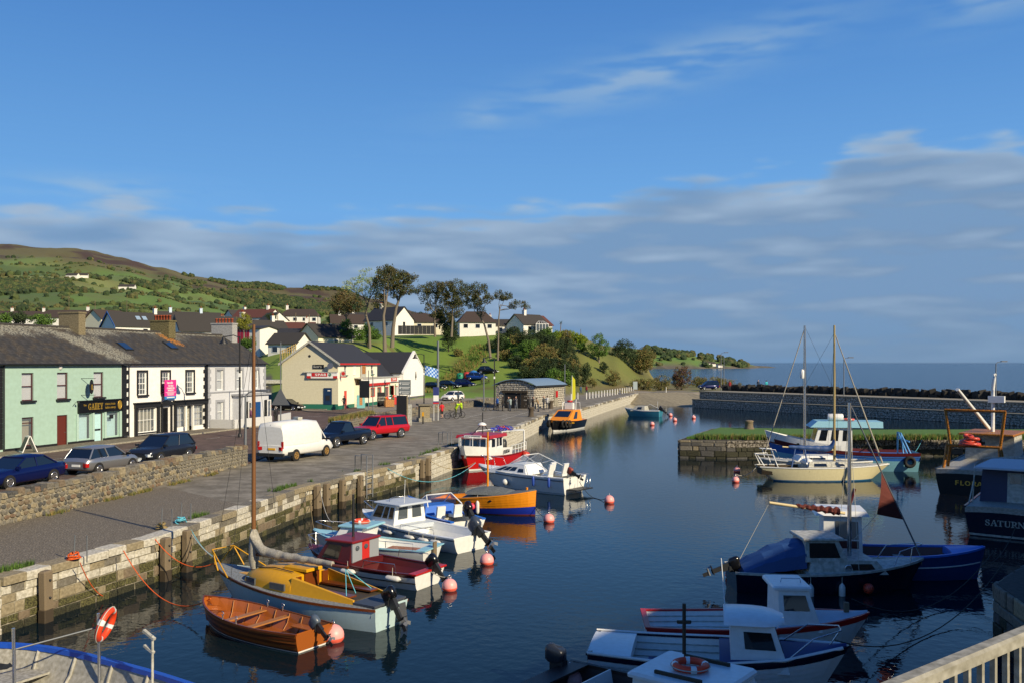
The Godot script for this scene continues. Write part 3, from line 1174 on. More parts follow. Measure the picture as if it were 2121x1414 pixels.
# wall with openings in a local frame: x along,y up,face at z = 0; holes are [x0,y0,x1,y1]
func pierced(st: SurfaceTool,x0: float,x1: float,y0: float,y1: float,holes: Array,reveal := 0.16,xf := Transform3D.IDENTITY) -> void:
	var xs = [x0, x1]
	var ys = [y0, y1]
	for h in holes:
		xs.append_array([h[0], h[2]])
		ys.append_array([h[1], h[3]])
	xs.sort()
	ys.sort()
	for i in xs.size() - 1:
		for j in ys.size() - 1:
			if xs[i + 1] - xs[i] < 0.001 or ys[j + 1] - ys[j] < 0.001:
				continue
			var cx: float = (xs[i] + xs[i + 1]) * 0.5
			var cy: float = (ys[j] + ys[j + 1]) * 0.5
			var hole = false
			for h in holes:
				if cx > h[0] and cx < h[2] and cy > h[1] and cy < h[3]:
					hole = true
			if not hole:
				quad(st,xf * V(xs[i],ys[j],0),xf * V(xs[i],ys[j + 1],0),xf * V(xs[i + 1],ys[j + 1],0),xf * V(xs[i + 1],ys[j],0))
	for h in holes:
		var c = [V(h[0],h[1],0),V(h[2],h[1],0),V(h[2],h[3],0),V(h[0],h[3],0)]
		for k in 4:
			var a: Vector3 = c[k]
			var b: Vector3 = c[(k + 1) % 4]
			var dz = V(0, 0, -reveal)
			quad(st,xf * a,xf * b,xf * (b + dz),xf * (a + dz))

# a window set back in its opening: frame,bars,pane,what hangs behind,and a sill
func window(parent: Node,h: Array,opt := {},xf := Transform3D.IDENTITY) -> void:
	var fm: Material = opt.get("frame",MT.white_gloss)
	var z: float = -opt.get("deep", 0.12)
	var t: float = opt.get("bar", 0.07)
	var w: float = h[2] - h[0]
	var g: float = h[3] - h[1]
	var st = S()
	var B = xf.basis
	box(st,xf * V(h[0] + t / 2,h[1] + g / 2,z),V(t,g,0.06),B)
	box(st,xf * V(h[2] - t / 2,h[1] + g / 2,z),V(t,g,0.06),B)
	box(st,xf * V(h[0] + w / 2,h[1] + t / 2,z),V(w - 2 * t,t,0.06),B)
	box(st,xf * V(h[0] + w / 2,h[3] - t / 2,z),V(w - 2 * t,t,0.06),B)
	var wn = obj("window", st, fm, parent)
	st = S()
	var any = false
	for k in opt.get("rails", []):
		box(st,xf * V(h[0] + w / 2,h[1] + g * k,z + 0.005),V(w - 2 * t,t * 0.8,0.05),B)
		any = true
	var nx: int = opt.get("cols", 1)
	var ny: int = opt.get("rows", 1)
	for i in range(1, nx):
		box(st,xf * V(h[0] + w * i / nx,h[1] + g / 2,z - 0.005),V(0.035,g - 2 * t,0.03),B)
		any = true
	for i in range(1, ny):
		box(st,xf * V(h[0] + w / 2,h[1] + g * i / ny,z - 0.008),V(w - 2 * t,0.035,0.03),B)
		any = true
	if any:
		obj("glazing_bar", st, fm, wn)
	st = S()
	quad(st,xf * V(h[0],h[1],z - 0.02),xf * V(h[0],h[3],z - 0.02),xf * V(h[2],h[3],z - 0.02),xf * V(h[2],h[1],z - 0.02))
	obj("pane", st, MT.pane, wn)
	st = S()
	var back: Material = opt.get("behind",MT.room_dark)
	var folds: int = opt.get("folds", 0)
	if folds > 0:
		for k in folds:
			var a: float = h[0] + w * k / folds
			var b: float = h[0] + w * (k + 1) / folds
			var m = (a + b) / 2
			quad(st,xf * V(a,h[1],z - 0.12),xf * V(a,h[3],z - 0.12),xf * V(m,h[3],z - 0.08),xf * V(m,h[1],z - 0.08))
			quad(st,xf * V(m,h[1],z - 0.08),xf * V(m,h[3],z - 0.08),xf * V(b,h[3],z - 0.12),xf * V(b,h[1],z - 0.12))
		obj("net_curtain", st, back, wn)
	else:
		quad(st,xf * V(h[0],h[1],z - 0.3),xf * V(h[0],h[3],z - 0.3),xf * V(h[2],h[3],z - 0.3),xf * V(h[2],h[1],z - 0.3))
		obj("blind", st, back, wn)
	if opt.has("sill"):
		st = S()
		cbox(st,xf * V(h[0] + w / 2,h[1] - 0.06,0.06),V(w + 0.24,0.14,0.28),0.02,B)
		obj("sill", st, opt.sill, wn)
	if opt.has("surround"):
		st = S()
		var sw: float = opt.get("sw", 0.16)
		for q in [[h[0] - sw,h[1],h[0],h[3] + sw],[h[2],h[1],h[2] + sw,h[3] + sw],[h[0],h[3],h[2],h[3] + sw]]:
			box(st,xf * V((q[0] + q[2]) / 2,(q[1] + q[3]) / 2,0.02),V(q[2] - q[0],q[3] - q[1],0.05),B)
		obj("surround", st, opt.surround, wn)

func door(parent: Node,h: Array,m: Material,frame: Material,deep := 0.12,called := "door") -> Node:
	var st = S()
	var w: float = h[2] - h[0]
	box(st,V(h[0] + w / 2,(h[1] + h[3]) / 2,-deep),V(w - 0.12,h[3] - h[1] - 0.06,0.05))
	var d = obj(called, st, m, parent)
	st = S()
	box(st,V(h[0] + 0.03,(h[1] + h[3]) / 2,-deep + 0.02),V(0.06,h[3] - h[1],0.1))
	box(st,V(h[2] - 0.03,(h[1] + h[3]) / 2,-deep + 0.02),V(0.06,h[3] - h[1],0.1))
	box(st,V(h[0] + w / 2,h[3] - 0.03,-deep + 0.02),V(w - 0.12,0.06,0.1))
	obj("door_frame", st, frame, d)
	st = S()
	tube(st,[V(h[2] - 0.18,h[1] + 1.0,-deep + 0.03),V(h[2] - 0.18,h[1] + 1.0,-deep + 0.09)],0.03)
	obj("handle", st, MT.steel, d)
	return d

# slate roof picture for the terrace: courses of slates,lichen where the photograph has it
func slate_picture(w: int,h: int,len_m: float,lich: Array,orange: Array) -> ImageTexture:
	var img = Image.create(w,h,false,Image.FORMAT_RGB8)
	var n = FastNoiseLite.new()
	n.seed = 5
	n.frequency = 1.0
	n.fractal_octaves = 4
	var sl = w / (len_m / 0.28)
	var ch = h / 17.0
	for y in h:
		var row = int(y / ch)
		for x in w:
			var cxx = x / sl + (0.5 if row % 2 == 1 else 0.0)
			var id = int(cxx) * 37 + row * 101
			var t = 0.17 + 0.07 * float((id * 7919) % 97) / 97.0
			var gap = 1.0
			if fmod(float(y), ch) < 1.4:
				gap = 0.72
			if fposmod(cxx, 1.0) * sl < 1.0:
				gap *= 0.85
			var mx = x * len_m / w
			var my = float(y) / h
			var nz = n.get_noise_2d(mx * 0.9,my * 5.0)
			var nf = n.get_noise_2d(mx * 5.0 + 50.0,my * 30.0)
			var c = Color(t, t * 0.97, t * 0.93) * gap
			c = c.lerp(Color(0.26,0.22,0.16),clampf(nz * 1.3 + 0.1,0.0,0.55))
			var lv = 0.0
			for L in lich:
				var d = Vector2((mx - L[0] - L[5] * (my - L[1])) / L[2],(my - L[1]) / L[3]).length()
				lv = maxf(lv,(1.0 - smoothstep(0.3,1.0,d + nz * 0.4)) * L[4])
			lv = clampf(lv * (0.75 + nf * 1.6),0.0,0.85)
			lv = maxf(lv,0.35 * smoothstep(0.42,0.6,nf + nz * 0.4))
			c = c.lerp(Color(0.60, 0.59, 0.52), lv)
			var ov = 0.0
			for L in orange:
				var d = Vector2((mx - L[0] - L[5] * (my - L[1])) / L[2],(my - L[1]) / L[3]).length()
				ov = maxf(ov,(1.0 - smoothstep(0.2,1.0,d)) * L[4])
			if ov * (0.6 + nf * 2.2) > 0.38:
				c = Color(0.66, 0.42, 0.12)
			img.set_pixel(x, y, c)
	return ImageTexture.create_from_image(img)

func roof_mat(key: String,t: Texture2D) -> StandardMaterial3D:
	var m = StandardMaterial3D.new()
	m.resource_name = key
	m.albedo_texture = t
	m.roughness = 0.85
	m.cull_mode = BaseMaterial3D.CULL_DISABLED
	m.heightmap_enabled = true
	m.heightmap_texture = t
	m.heightmap_scale = 1.2
	MT[key] = m
	return m

# one house of the terrace: pierced front,other walls,roof in two slopes
func terrace_body(t: Node3D,x0: float,x1: float,eave: float,ridge: float,holes: Array,wall: Material,roof: Material,u0: float,u1: float) -> Node:
	var deep = 8.6
	var st = S()
	pierced(st, x0, x1, -0.4, eave, holes, 0.18)
	quad(st,V(x0,-0.4,-deep),V(x0,eave,-deep),V(x1,eave,-deep),V(x1,-0.4,-deep))
	for x in [x0, x1]:
		quad(st,V(x,-0.4,-0.001),V(x,eave,-0.001),V(x,eave,-deep),V(x,-0.4,-deep))
		tri(st,V(x,eave,0),V(x,ridge - 0.12,-deep / 2),V(x,eave,-deep))
	obj("wall", st, wall, t)
	st = S()
	var e = V(0, eave - 0.12, 0.28)
	var r = V(0, ridge, -deep / 2)
	var ex = V(x0, 0, 0)
	var fx = V(x1, 0, 0)
	quad_uv(st,[ex + e,fx + e,fx + r,ex + r],[Vector2(u0,1),Vector2(u1,1),Vector2(u1,0),Vector2(u0,0)])
	var eb = V(0, eave - 0.12, -deep - 0.28)
	quad_uv(st,[ex + r,fx + r,fx + eb,ex + eb],[Vector2(u0,0),Vector2(u1,0),Vector2(u1,1),Vector2(u0,1)])
	var d = V(0, -0.09, 0)
	quad_uv(st,[ex + e,ex + e + d,fx + e + d,fx + e],[Vector2(0,0),Vector2(0,0),Vector2(0,0),Vector2(0,0)])
	for x in [ex, fx]:
		quad_uv(st,[x + e,x + r,x + r + d,x + e + d],[Vector2(0.01,0.5),Vector2(0.01,0.5),Vector2(0.01,0.5),Vector2(0.01,0.5)])
	var ro = obj("roof", st, roof, t)
	st = S()
	for k in int((x1 - x0) / 0.45):
		var a = x0 + k * 0.45
		lathe(st,[[0.11,0.0],[0.12,0.43]],6,Transform3D(Basis(V(0,0,1),-PI / 2),V(a,ridge - 0.01,-deep / 2)))
	obj("ridge_tile", st, MT.tile_grey, ro)
	st = S()
	tube(st,[V(x0,eave - 0.16,0.33),V(x1,eave - 0.16,0.33)],0.06)
	obj("gutter", st, MT.black_paint, t)
	return ro

func chimney(parent: Node,c: Vector3,s: Vector3,m: Material,pots: int,pot_m: Material,along := Vector3(0,0,1)) -> void:
	var st = S()
	box(st, c, s)
	box(st,c + V(0,s.y / 2 + 0.06,0),V(s.x + 0.12,0.14,s.z + 0.12))
	var ch = obj("chimney", st, m, parent)
	for k in pots:
		st = S()
		var o: Vector3 = c + V(0,s.y / 2 + 0.13,0) + along * ((k + 0.5) / pots - 0.5) * (s.x if along.x > 0.5 else s.z) * 0.9
		lathe(st,[[0.11,0],[0.12,0.35],[0.14,0.36],[0.14,0.46],[0.1,0.46]],8,Transform3D(Basis.IDENTITY,o))
		obj("chimney_pot", st, pot_m, ch)

func quoins(parent: Node,x: float,side: float,m: Material,m2: Material,h: float) -> void:
	var y = 0.25
	var k = 0
	while y < h - 0.3:
		var st = S()
		var w = 0.46 if k % 2 == 0 else 0.28
		box(st,V(x + side * w / 2,y + 0.17,0.015),V(w,0.33,0.05))
		obj("quoin", st, m, parent)
		y += 0.345
		k += 1

func make_terrace() -> void:
	var pane = mat("pane", "aab4bc", 0.03)
	pane.transparency = BaseMaterial3D.TRANSPARENCY_ALPHA
	pane.albedo_color = Color(0.7,0.75,0.8,0.18)
	pane.metallic_specular = 0.6
	mat("room_dark", "17181a", 0.9)
	mat("curtain","b9bcc0",0.9,0.0,"paint",0.5)
	mat("blind_tan","8f8a76",0.9,0.0,"paint",0.5)
	mat("green_render","9dbbae",0.85,0.0,"paint",3.0)
	mat("green_trim","a8c4b8",0.7,0.0,"paint",1.0)
	mat("oxblood", "4a2326", 0.5)
	mat("door_brown","6e2f20",0.5,0.0,"grain",0.5)
	mat("white_render","ecebe6",0.85,0.0,"paint",3.0)
	mat("grey_render","c6c9ce",0.85,0.0,"paint",2.0)
	mat("grey_trim","9a9da3",0.85,0.0,"paint",2.0)
	mat("frost","b7dde0",0.4,0.0,"paint",1.5)
	mat("gold", "b8963e", 0.4, 0.5)
	mat("sign_black", "0d0c0d", 0.35)
	mat("pink_sign", "e02f8c", 0.5)
	mat("sign_blue", "2a78b8", 0.5)
	var rt = roof_mat("terrace_slates",slate_picture(1400,260,46.0,[[10.5,0.02,30.0,0.1,0.8,0.0],[14.5,0.08,8.0,0.32,0.9,0.0],[30,0.02,30.0,0.09,0.8,0.0],[3,0.9,3.0,0.3,0.3,0.0],[21.8,0.45,1.7,0.75,1.0,4.0],[25.0,0.05,4.5,0.22,0.85,0.0],[24.2,0.6,1.5,0.6,0.8,2.0],[34.5,0.1,3.5,0.25,0.5,0.0]],[[33.9,0.25,1.1,0.3,1.0,3.0]]))
	# left neighbour, mostly out of frame
	var n0 = thing("terrace_house","pale green house with black painted quoins at the left edge","house",FACE_AT,yaw_of(FACE_X))
	terrace_body(n0,-12.0,0.0,6.05,8.75,[],MT.green_trim,rt,0.0,12.0 / 46.0)
	quoins(n0,0.0,-1.0,MT.black_paint,MT.white_paint,6.0)
	var st = S()
	tube(st,[V(0.06,0.1,0.08),V(0.06,5.9,0.08)],0.045)
	obj("drainpipe", st, MT.black_paint, n0)
	# ---- the green takeaway
	var g = thing("terrace_house","mint green takeaway house with dark slate roof and brown doors","house",FACE_AT,yaw_of(FACE_X))
	var gh = [[1.6,3.4,2.65,5.3],[4.8,3.4,5.85,5.3],[8.45,3.4,9.5,5.3],[1.62,0.3,2.65,2.27],[4.8,-0.02,5.8,2.25],[6.8,0.3,8.2,2.25],[8.5,-0.05,9.42,2.25],[9.86,0.3,11.26,2.25]]
	var gr = terrace_body(g,0.0,11.5,6.05,8.75,gh,MT.green_render,rt,12.0 / 46.0,23.5 / 46.0)
	for k in 3:
		window(g,gh[k],{"frame": MT.oxblood,"rails": [0.52],"behind": MT.curtain,"folds": 9,"sill": MT.black_paint})
	window(g,gh[3],{"frame": MT.oxblood,"rails": [0.8],"behind": MT.blind_tan,"sill": MT.black_paint})
	door(g, gh[4], MT.door_brown, MT.oxblood)
	window(g,gh[5],{"frame": MT.green_trim,"behind": MT.frost,"deep": 0.1})
	window(g,gh[7],{"frame": MT.green_trim,"behind": MT.frost,"deep": 0.1})
	var sd = door(g,gh[6],MT.frost,MT.oxblood,0.15,"shop_door")
	st = S()
	box(st,V(8.9,0.95,-0.10),V(0.75,0.12,0.05))
	obj("push_bar", st, MT.black_paint, sd)
	st = S()
	box(st,V(10.45,1.85,-0.06),V(0.42,0.3,0.03))
	obj("notice", st, MT.black_paint, g)
	st = S()
	box(st,V(2.4,0.05,0.03),V(4.75,0.42,0.07))
	box(st,V(7.15,0.05,0.03),V(2.65,0.42,0.07))
	box(st,V(10.46,0.05,0.03),V(2.04,0.42,0.07))
	obj("plinth", st, MT.black_paint, g)
	var pil = S()
	for x in [6.72, 8.35, 9.64, 11.34]:
		box(pil,V(x,1.25,0.05),V(0.2,1.98,0.1))
	obj("pilaster", pil, MT.green_trim, g)
	st = S()
	box(st,V(9.14,2.72,0.09),V(4.72,0.84,0.18))
	var sg = obj("fascia_sign",st,MT.sign_black,g)
	st = S()
	box(st,V(9.14,3.18,0.14),V(4.85,0.08,0.3))
	obj("fascia_cap", st, MT.sign_black, sg)
	words("The",0.17,MT.gold,sg,at(V(7.35,2.86,0.19)),"lettering",true)
	words("GAllEY",0.62,MT.gold,sg,at(V(8.45,2.72,0.19)),"lettering",true,1.55)
	words("FISH & FOOD",0.18,MT.gold,sg,at(V(10.02,2.86,0.19)),"lettering",true,1.1)
	words("take away",0.22,MT.gold,sg,at(V(10.05,2.6,0.19)),"lettering",true,1.15)
	st = S()
	lathe(st,[[0.26,0.0],[0.26,0.03],[0.2,0.035],[0.2,0.02]],18,Transform3D(Basis(Vector3.RIGHT,PI / 2).scaled(V(0.85,1.35,1)),V(11.1,2.74,0.18)))
	obj("sign_emblem", st, MT.gold, sg)
	# hanging oval sign
	st = S()
	tube(st,[V(7.15,4.85,0.02),V(7.62,4.85,0.9)],0.02)
	tube(st,[V(7.15,3.62,0.02),V(7.62,3.62,0.9)],0.02)
	var br = obj("sign_bracket",st,MT.black_paint,g)
	st = S()
	var ov = Transform3D(Basis(V(0,1,0),0.3) * Basis(Vector3.RIGHT,PI / 2),V(7.6,4.23,0.55)) * Transform3D(Basis.from_scale(V(0.62,1,1.05)),Vector3.ZERO)
	lathe(st,[[0.5,-0.03],[0.52,0.0],[0.5,0.03]],22,ov)
	var oo = obj("hanging_sign",st,MT.sign_black,br)
	st = S()
	box(st,V(7.61,4.2,0.59),V(0.16,0.4,0.02),Basis(Vector3.UP,0.3))
	box(st,V(7.66,4.03,0.58),V(0.3,0.05,0.02),Basis(Vector3.UP,0.3))
	obj("sign_emblem", st, MT.gold, br)
	st = S()
	lathe(st,[[0.16,0.0],[0.15,0.08],[0.02,0.12]],12,Transform3D(Basis(Vector3.RIGHT,PI / 2).scaled(V(1,1.5,1)),V(5.1,5.72,0.0)))
	obj("alarm_box", st, MT.white_paint, g)
	st = S()
	for b in [[6.3, 3.1], [8.3, 3.35]]:
		tube(st,[V(b[0],b[1] - 0.3,0.02),V(b[0],b[1],0.25),V(b[0] + 0.1,b[1] + 0.1,0.45)],0.015)
		lathe(st,[[0.03,0],[0.09,-0.12]],8,at(V(b[0] + 0.1,b[1] + 0.1,0.45)))
	obj("swan_lamp", st, MT.black_paint, g)
	chimney(gr,V(11.1,9.0,-4.3),V(0.75,1.7,1.9),MT.render_brown,0,MT.terracotta)
	# ---- the white house with the two shop windows
	var wtd = thing("terrace_house","white house with black quoins, two black shopfronts and pink sale board","house",FACE_AT,yaw_of(FACE_X))
	var wh = [[13.45,3.4,14.5,5.25],[16.4,3.4,17.45,5.25],[19.75,3.4,20.8,5.25],[13.38,0.36,15.62,2.35],[16.55,-0.05,17.45,2.3],[18.2,0.45,19.7,2.3],[19.85,0.0,20.75,2.3],[20.84,0.45,22.28,2.3]]
	var wr = terrace_body(wtd,11.5,22.85,6.05,8.75,wh,MT.white_render,rt,23.5 / 46.0,34.85 / 46.0)
	for k in 3:
		window(wtd,wh[k],{"rails": [0.5],"cols": 3,"rows": 4,"surround": MT.black_paint,"sill": MT.black_paint,"bar": 0.09})
	window(wtd,wh[3],{"cols": 5,"rows": 2,"behind": MT.blind_tan,"bar": 0.06})
	window(wtd,wh[5],{"cols": 2,"rows": 3,"behind": MT.curtain,"bar": 0.05,"frame": MT.white_dirty})
	window(wtd,wh[7],{"cols": 2,"rows": 3,"behind": MT.curtain,"bar": 0.05,"frame": MT.white_dirty})
	door(wtd,wh[4],MT.black_gloss,MT.white_paint,0.14)
	door(wtd,wh[6],MT.white_dirty,MT.white_dirty,0.5,"shop_door")
	st = S()
	for f in [[12.95, 16.1], [17.95, 22.75]]:
		box(st,V((f[0] + f[1]) / 2,2.55,0.09),V(f[1] - f[0],0.36,0.18))
		box(st,V((f[0] + f[1]) / 2,2.77,0.16),V(f[1] - f[0] + 0.2,0.08,0.36))
		for x in [f[0] + 0.18, f[1] - 0.2]:
			box(st,V(x,1.2,0.07),V(0.3,2.34,0.14))
		box(st,V((f[0] + f[1]) / 2,0.33,0.06),V(f[1] - f[0] - 0.7 if f[0] < 15.0 else 0.01,0.07,0.12))
	obj("shopfront", st, MT.black_paint, wtd)
	st = S()
	box(st,V(16.36,1.2,0.06),V(0.2,2.5,0.12))
	box(st,V(17.62,1.2,0.06),V(0.2,2.5,0.12))
	var hood = []
	for k in 9:
		var a = PI * k / 8.0
		hood.append(Vector2(17.0 + cos(a) * 0.85,2.42 + sin(a) * 0.42))
	extrude(st, hood, 0.0, 0.2)
	obj("door_hood", st, MT.black_paint, wtd)
	st = S()
	for q in [[11.52,12.2],[16.1,16.25],[17.72,17.95]]:
		box(st,V((q[0] + q[1]) / 2,0.02,0.02),V(q[1] - q[0],0.42,0.05))
	box(st,V(14.5,0.02,0.02),V(2.6,0.35,0.05))
	obj("plinth", st, MT.black_paint, wtd)
	st = S()
	box(st,V(11.66,3.0,0.02),V(0.28,6.0,0.05))
	box(st,V(22.76,3.0,0.02),V(0.18,6.0,0.05))
	obj("corner_strip", st, MT.black_paint, wtd)
	quoins(wtd,11.8,1.0,MT.black_paint,MT.white_paint,6.0)
	quoins(wtd,22.67,-1.0,MT.black_paint,MT.white_paint,6.0)
	st = S()
	tube(st,[V(12.3,0.1,0.08),V(12.3,5.7,0.08),V(12.5,5.9,0.25)],0.045)
	obj("drainpipe", st, MT.black_paint, wtd)
	for sk in [[14.3, 0.52], [20.6, 0.45]]:
		st = S()
		var k: float = sk[1]
		var rp = V(sk[0],lerpf(8.75,5.93,k) + 0.05,lerpf(-4.3,0.28,k))
		var sb = Basis(Vector3.RIGHT, 0.55)
		box(st, rp, V(1.0, 0.08, 1.15), sb)
		var sw = obj("skylight",st,MT.dark_metal,wr)
		st = S()
		box(st,rp + sb * V(0,0.035,0),V(0.84,0.05,1.0),sb)
		obj("pane",st,glass("skylight_glass","1c2c44"),sw)
	chimney(wr,V(22.3,8.95,-4.3),V(0.95,1.5,2.0),mat("chimney_moss","7d7550",0.95,0.0,"stain",0.8,1.0),6,MT.terracotta)
	# estate agent's board standing out from the wall
	var bd = thing("sale_board","bright pink property sale board with white lettering on white house","sign",on_face(17.1,0.35,3.75),yaw_of(FACE_X) + 0.15)
	st = S()
	box(st, V(0, 0.15, 0), V(1.9, 1.36, 0.05))
	obj("board", st, MT.pink_sign, bd)
	st = S()
	box(st, V(0, -0.66, 0), V(1.9, 0.26, 0.05))
	obj("phone_strip", st, MT.sign_blue, bd)
	words("Tweedie",0.26,MT.white_paint,bd,at(V(-0.15,0.58,0.03)))
	words("FOR SALE",0.2,MT.white_paint,bd,at(V(0.0,0.33,0.03)))
	words("COMMERCIAL",0.2,MT.white_paint,bd,at(V(0.0,0.13,0.03)))
	words("PROPERTY",0.2,MT.white_paint,bd,at(V(0.0,-0.06,0.03)))
	st = S()
	box(st,V(0,-0.2,0.028),V(1.7,0.03,0.01))
	for k in 3:
		box(st,V(0,-0.28 - k * 0.08,0.028),V(1.2 - k * 0.1,0.035,0.01))
	box(st,V(0,-0.64,0.028),V(1.3,0.09,0.01))
	obj("small_print", st, MT.white_paint, bd)
	st = S()
	tube(st,[V(0,0.3,-0.02),V(0,0.3,-0.4)],0.03)
	tube(st,[V(0,-0.5,-0.02),V(0,-0.5,-0.4)],0.03)
	obj("bracket", st, MT.galvanised, bd)
	# ---- the grey house at the end
	var gy = thing("terrace_house","pale grey rendered house with grey quoins and a bay porch","house",FACE_AT,yaw_of(FACE_X))
	var yh = [[24.25,3.5,25.3,5.35],[27.45,3.5,28.5,5.35],[30.3,3.5,31.35,5.35],[24.3,0.58,25.3,2.4]]
	var yr = terrace_body(gy,22.87,32.7,6.05,8.75,yh,MT.grey_render,rt,34.87 / 46.0,44.7 / 46.0)
	for k in 4:
		window(gy,yh[k],{"rails": [0.5],"surround": MT.grey_trim,"sw": 0.22,"behind": MT.curtain,"folds": 5,"bar": 0.1})
	quoins(gy,22.9,1.0,MT.grey_trim,MT.grey_trim,6.0)
	quoins(gy,32.68,-1.0,MT.grey_trim,MT.grey_trim,6.0)
	st = S()
	box(st,V(27.8,3.32,0.03),V(9.8,0.12,0.07))
	box(st,V(27.8,5.95,0.05),V(9.8,0.16,0.1))
	obj("string_course", st, MT.grey_trim, gy)
	st = S()
	box(st,V(29.1,1.45,0.55),V(4.6,2.9,1.1))
	var po = obj("porch",st,MT.grey_render,gy)
	st = S()
	box(st,V(29.1,2.98,0.6),V(5.0,0.16,1.4))
	obj("porch_roof", st, MT.grey_trim, po)
	for w in [[27.2,0.8,28.1,2.35],[30.55,0.8,31.2,2.4]]:
		window(po,w,{"frame": MT.white_paint,"deep": -0.03,"behind": MT.glass_dark,"bar": 0.08},at(V(0,0,1.11 + 0.33)))
	st = S()
	box(st,V(29.4,1.15,1.12),V(0.95,2.2,0.06))
	obj("door",st,mat("door_blue","17457c",0.4),po)
	chimney(yr,V(32.0,8.9,-4.3),V(0.9,1.9,2.4),mat("chimney_grey","b9babb",0.9,0.0,"patch",1.0),6,MT.terracotta)


# ---------------------------------------------------------------- the corner shop and the white cottage
func make_shops() -> void:
	var d = V(0.14, 0, -0.99).normalized()
	var t = thing("corner_shop","cream two storey corner shop with green plinth and red trim","shop",V(-22.46,1.45,-118.38),yaw_of(d))
	mat("gable_cream","cfc9ac",0.9,0.0,"paint",2.0)
	mat("front_cream","ece6cf",0.9,0.0,"paint",2.0)
	mat("plinth_green","1f6a55",0.7,0.0,"paint",1.0)
	mat("shop_red","bf2420",0.5,0.0,"paint",1.0)
	mat("shop_green", "1e6b48", 0.5)
	mat("poster_tan","c98c4a",0.6,0.0,"stain",0.7)
	mat("poster_teal","79c4c8",0.6,0.0,"patch",0.8)
	mat("atm_blue", "16304f", 0.4)
	var e = 6.0
	var r = 8.75
	var L = 17.6
	var deep = 7.6
	var st = S()
	pierced(st,0,L,-0.2,e,[[2.45,4.4,3.45,5.75],[14.5,4.4,15.6,5.75],[2.4,0.0,3.5,2.35]],0.12)
	quad(st,V(L,-0.2,0),V(L,e,0),V(L,e,-deep),V(L,-0.2,-deep))
	tri(st,V(L,e,0),V(L,r,-deep / 2),V(L,e,-deep))
	obj("front_wall", st, MT.front_cream, t)
	st = S()
	quad(st,V(0,-0.2,-deep),V(0,e,-deep),V(0,e,0),V(0,-0.2,0))
	tri(st,V(0,e,-deep),V(0,r,-deep / 2),V(0,e,0))
	quad(st,V(0,-0.2,-deep),V(0,e,-deep),V(L,e,-deep),V(L,-0.2,-deep))
	obj("gable_wall", st, MT.gable_cream, t)
	st = S()
	var thick = V(0, -0.14, 0)
	for s in [-1.0, 1.0]:
		var ez = -deep / 2 + s * (deep / 2 + 0.35)
		var a = V(-0.3, r + 0.05, -deep / 2)
		var b = V(L + 0.3, r + 0.05, -deep / 2)
		var c = V(L + 0.3, e - 0.1, ez)
		var f = V(-0.3, e - 0.1, ez)
		hexa(st,[a + thick,b + thick,c + thick,f + thick,a,b,c,f])
	var rf_ = obj("roof", st, MT.slate_new, t)
	st = S()
	for s in [-1.0, 1.0]:
		var ez = -deep / 2 + s * (deep / 2 + 0.36)
		hexa(st,[V(-0.38,r - 0.2,-deep / 2),V(-0.3,r - 0.2,-deep / 2),V(-0.3,e - 0.36,ez),V(-0.38,e - 0.36,ez),V(-0.38,r + 0.1,-deep / 2),V(-0.3,r + 0.1,-deep / 2),V(-0.3,e - 0.06,ez),V(-0.38,e - 0.06,ez)])
	obj("bargeboard", st, MT.white_dirty, rf_)
	st = S()
	box(st,V(L / 2,e - 0.13,0.36),V(L + 0.6,0.2,0.1))
	obj("gutter_board", st, MT.shop_red, rf_)
	window(t,[2.45,4.4,3.45,5.75],{"rails": [0.5],"sill": MT.plinth_green,"deep": 0.08})
	window(t,[14.5,4.4,15.6,5.75],{"rails": [0.5],"sill": MT.plinth_green,"deep": 0.08})
	st = S()
	box(st,V(6.7,5.05,0.02),V(1.1,1.4,0.06))
	obj("blind_window", st, MT.white_paint, t)
	st = S()
	box(st,V(2.95,1.15,-0.03),V(1.0,2.3,0.06))
	obj("door",st,mat("door_coral","d0402c",0.5),t)
	st = S()
	box(st,V(10.5,5.0,0.12),V(2.4,1.95,0.1))
	var pic = obj("picture_board",st,MT.white_dirty,t)
	st = S()
	box(st,V(10.5,5.1,0.18),V(1.5,1.2,0.03))
	obj("print", st, MT.poster_tan, pic)
	st = S()
	box(st,V(-0.03,0.3,-deep / 2),V(0.07,0.8,deep))
	box(st,V(1.2,0.2,0.03),V(2.4,0.6,0.07))
	box(st,V(5.3,0.2,0.03),V(3.4,0.6,0.07))
	obj("plinth", st, MT.plinth_green, t)
	# gable signs: frame with x to the right along the gable as seen from the street
	var gx = Transform3D(Basis(V(0,0,1),Vector3.UP,V(-1,0,0)),V(0,0,0))
	st = S()
	box(st,gx * V(-2.05,4.42,0.14),V(4.1,0.75,0.28),gx.basis)
	var sg = obj("gable_sign",st,MT.white_paint,t)
	st = S()
	box(st,gx * V(-2.4,4.5,0.29),V(2.1,0.46,0.05),gx.basis)
	box(st,gx * V(-3.85,4.2,0.28),V(0.55,0.3,0.04),gx.basis)
	box(st,gx * V(-0.3,4.2,0.28),V(0.55,0.3,0.04),gx.basis)
	obj("red_panel", st, MT.shop_red, sg)
	words("SPAR",0.42,MT.white_paint,sg,gx * at(V(-2.25,4.5,0.32)),"lettering",false,1.5)
	st = S()
	torus(st,gx * Transform3D(Basis(Vector3.RIGHT,PI / 2),V(-1.0,4.5,0.3)),0.17,0.03,16,6)
	tri(st,gx * V(-1.1,4.42,0.31),gx * V(-1.0,4.64,0.31),gx * V(-0.9,4.42,0.31))
	box(st,gx * V(-1.0,4.39,0.31),V(0.05,0.1,0.02),gx.basis)
	obj("tree_emblem", st, MT.shop_green, sg)
	st = S()
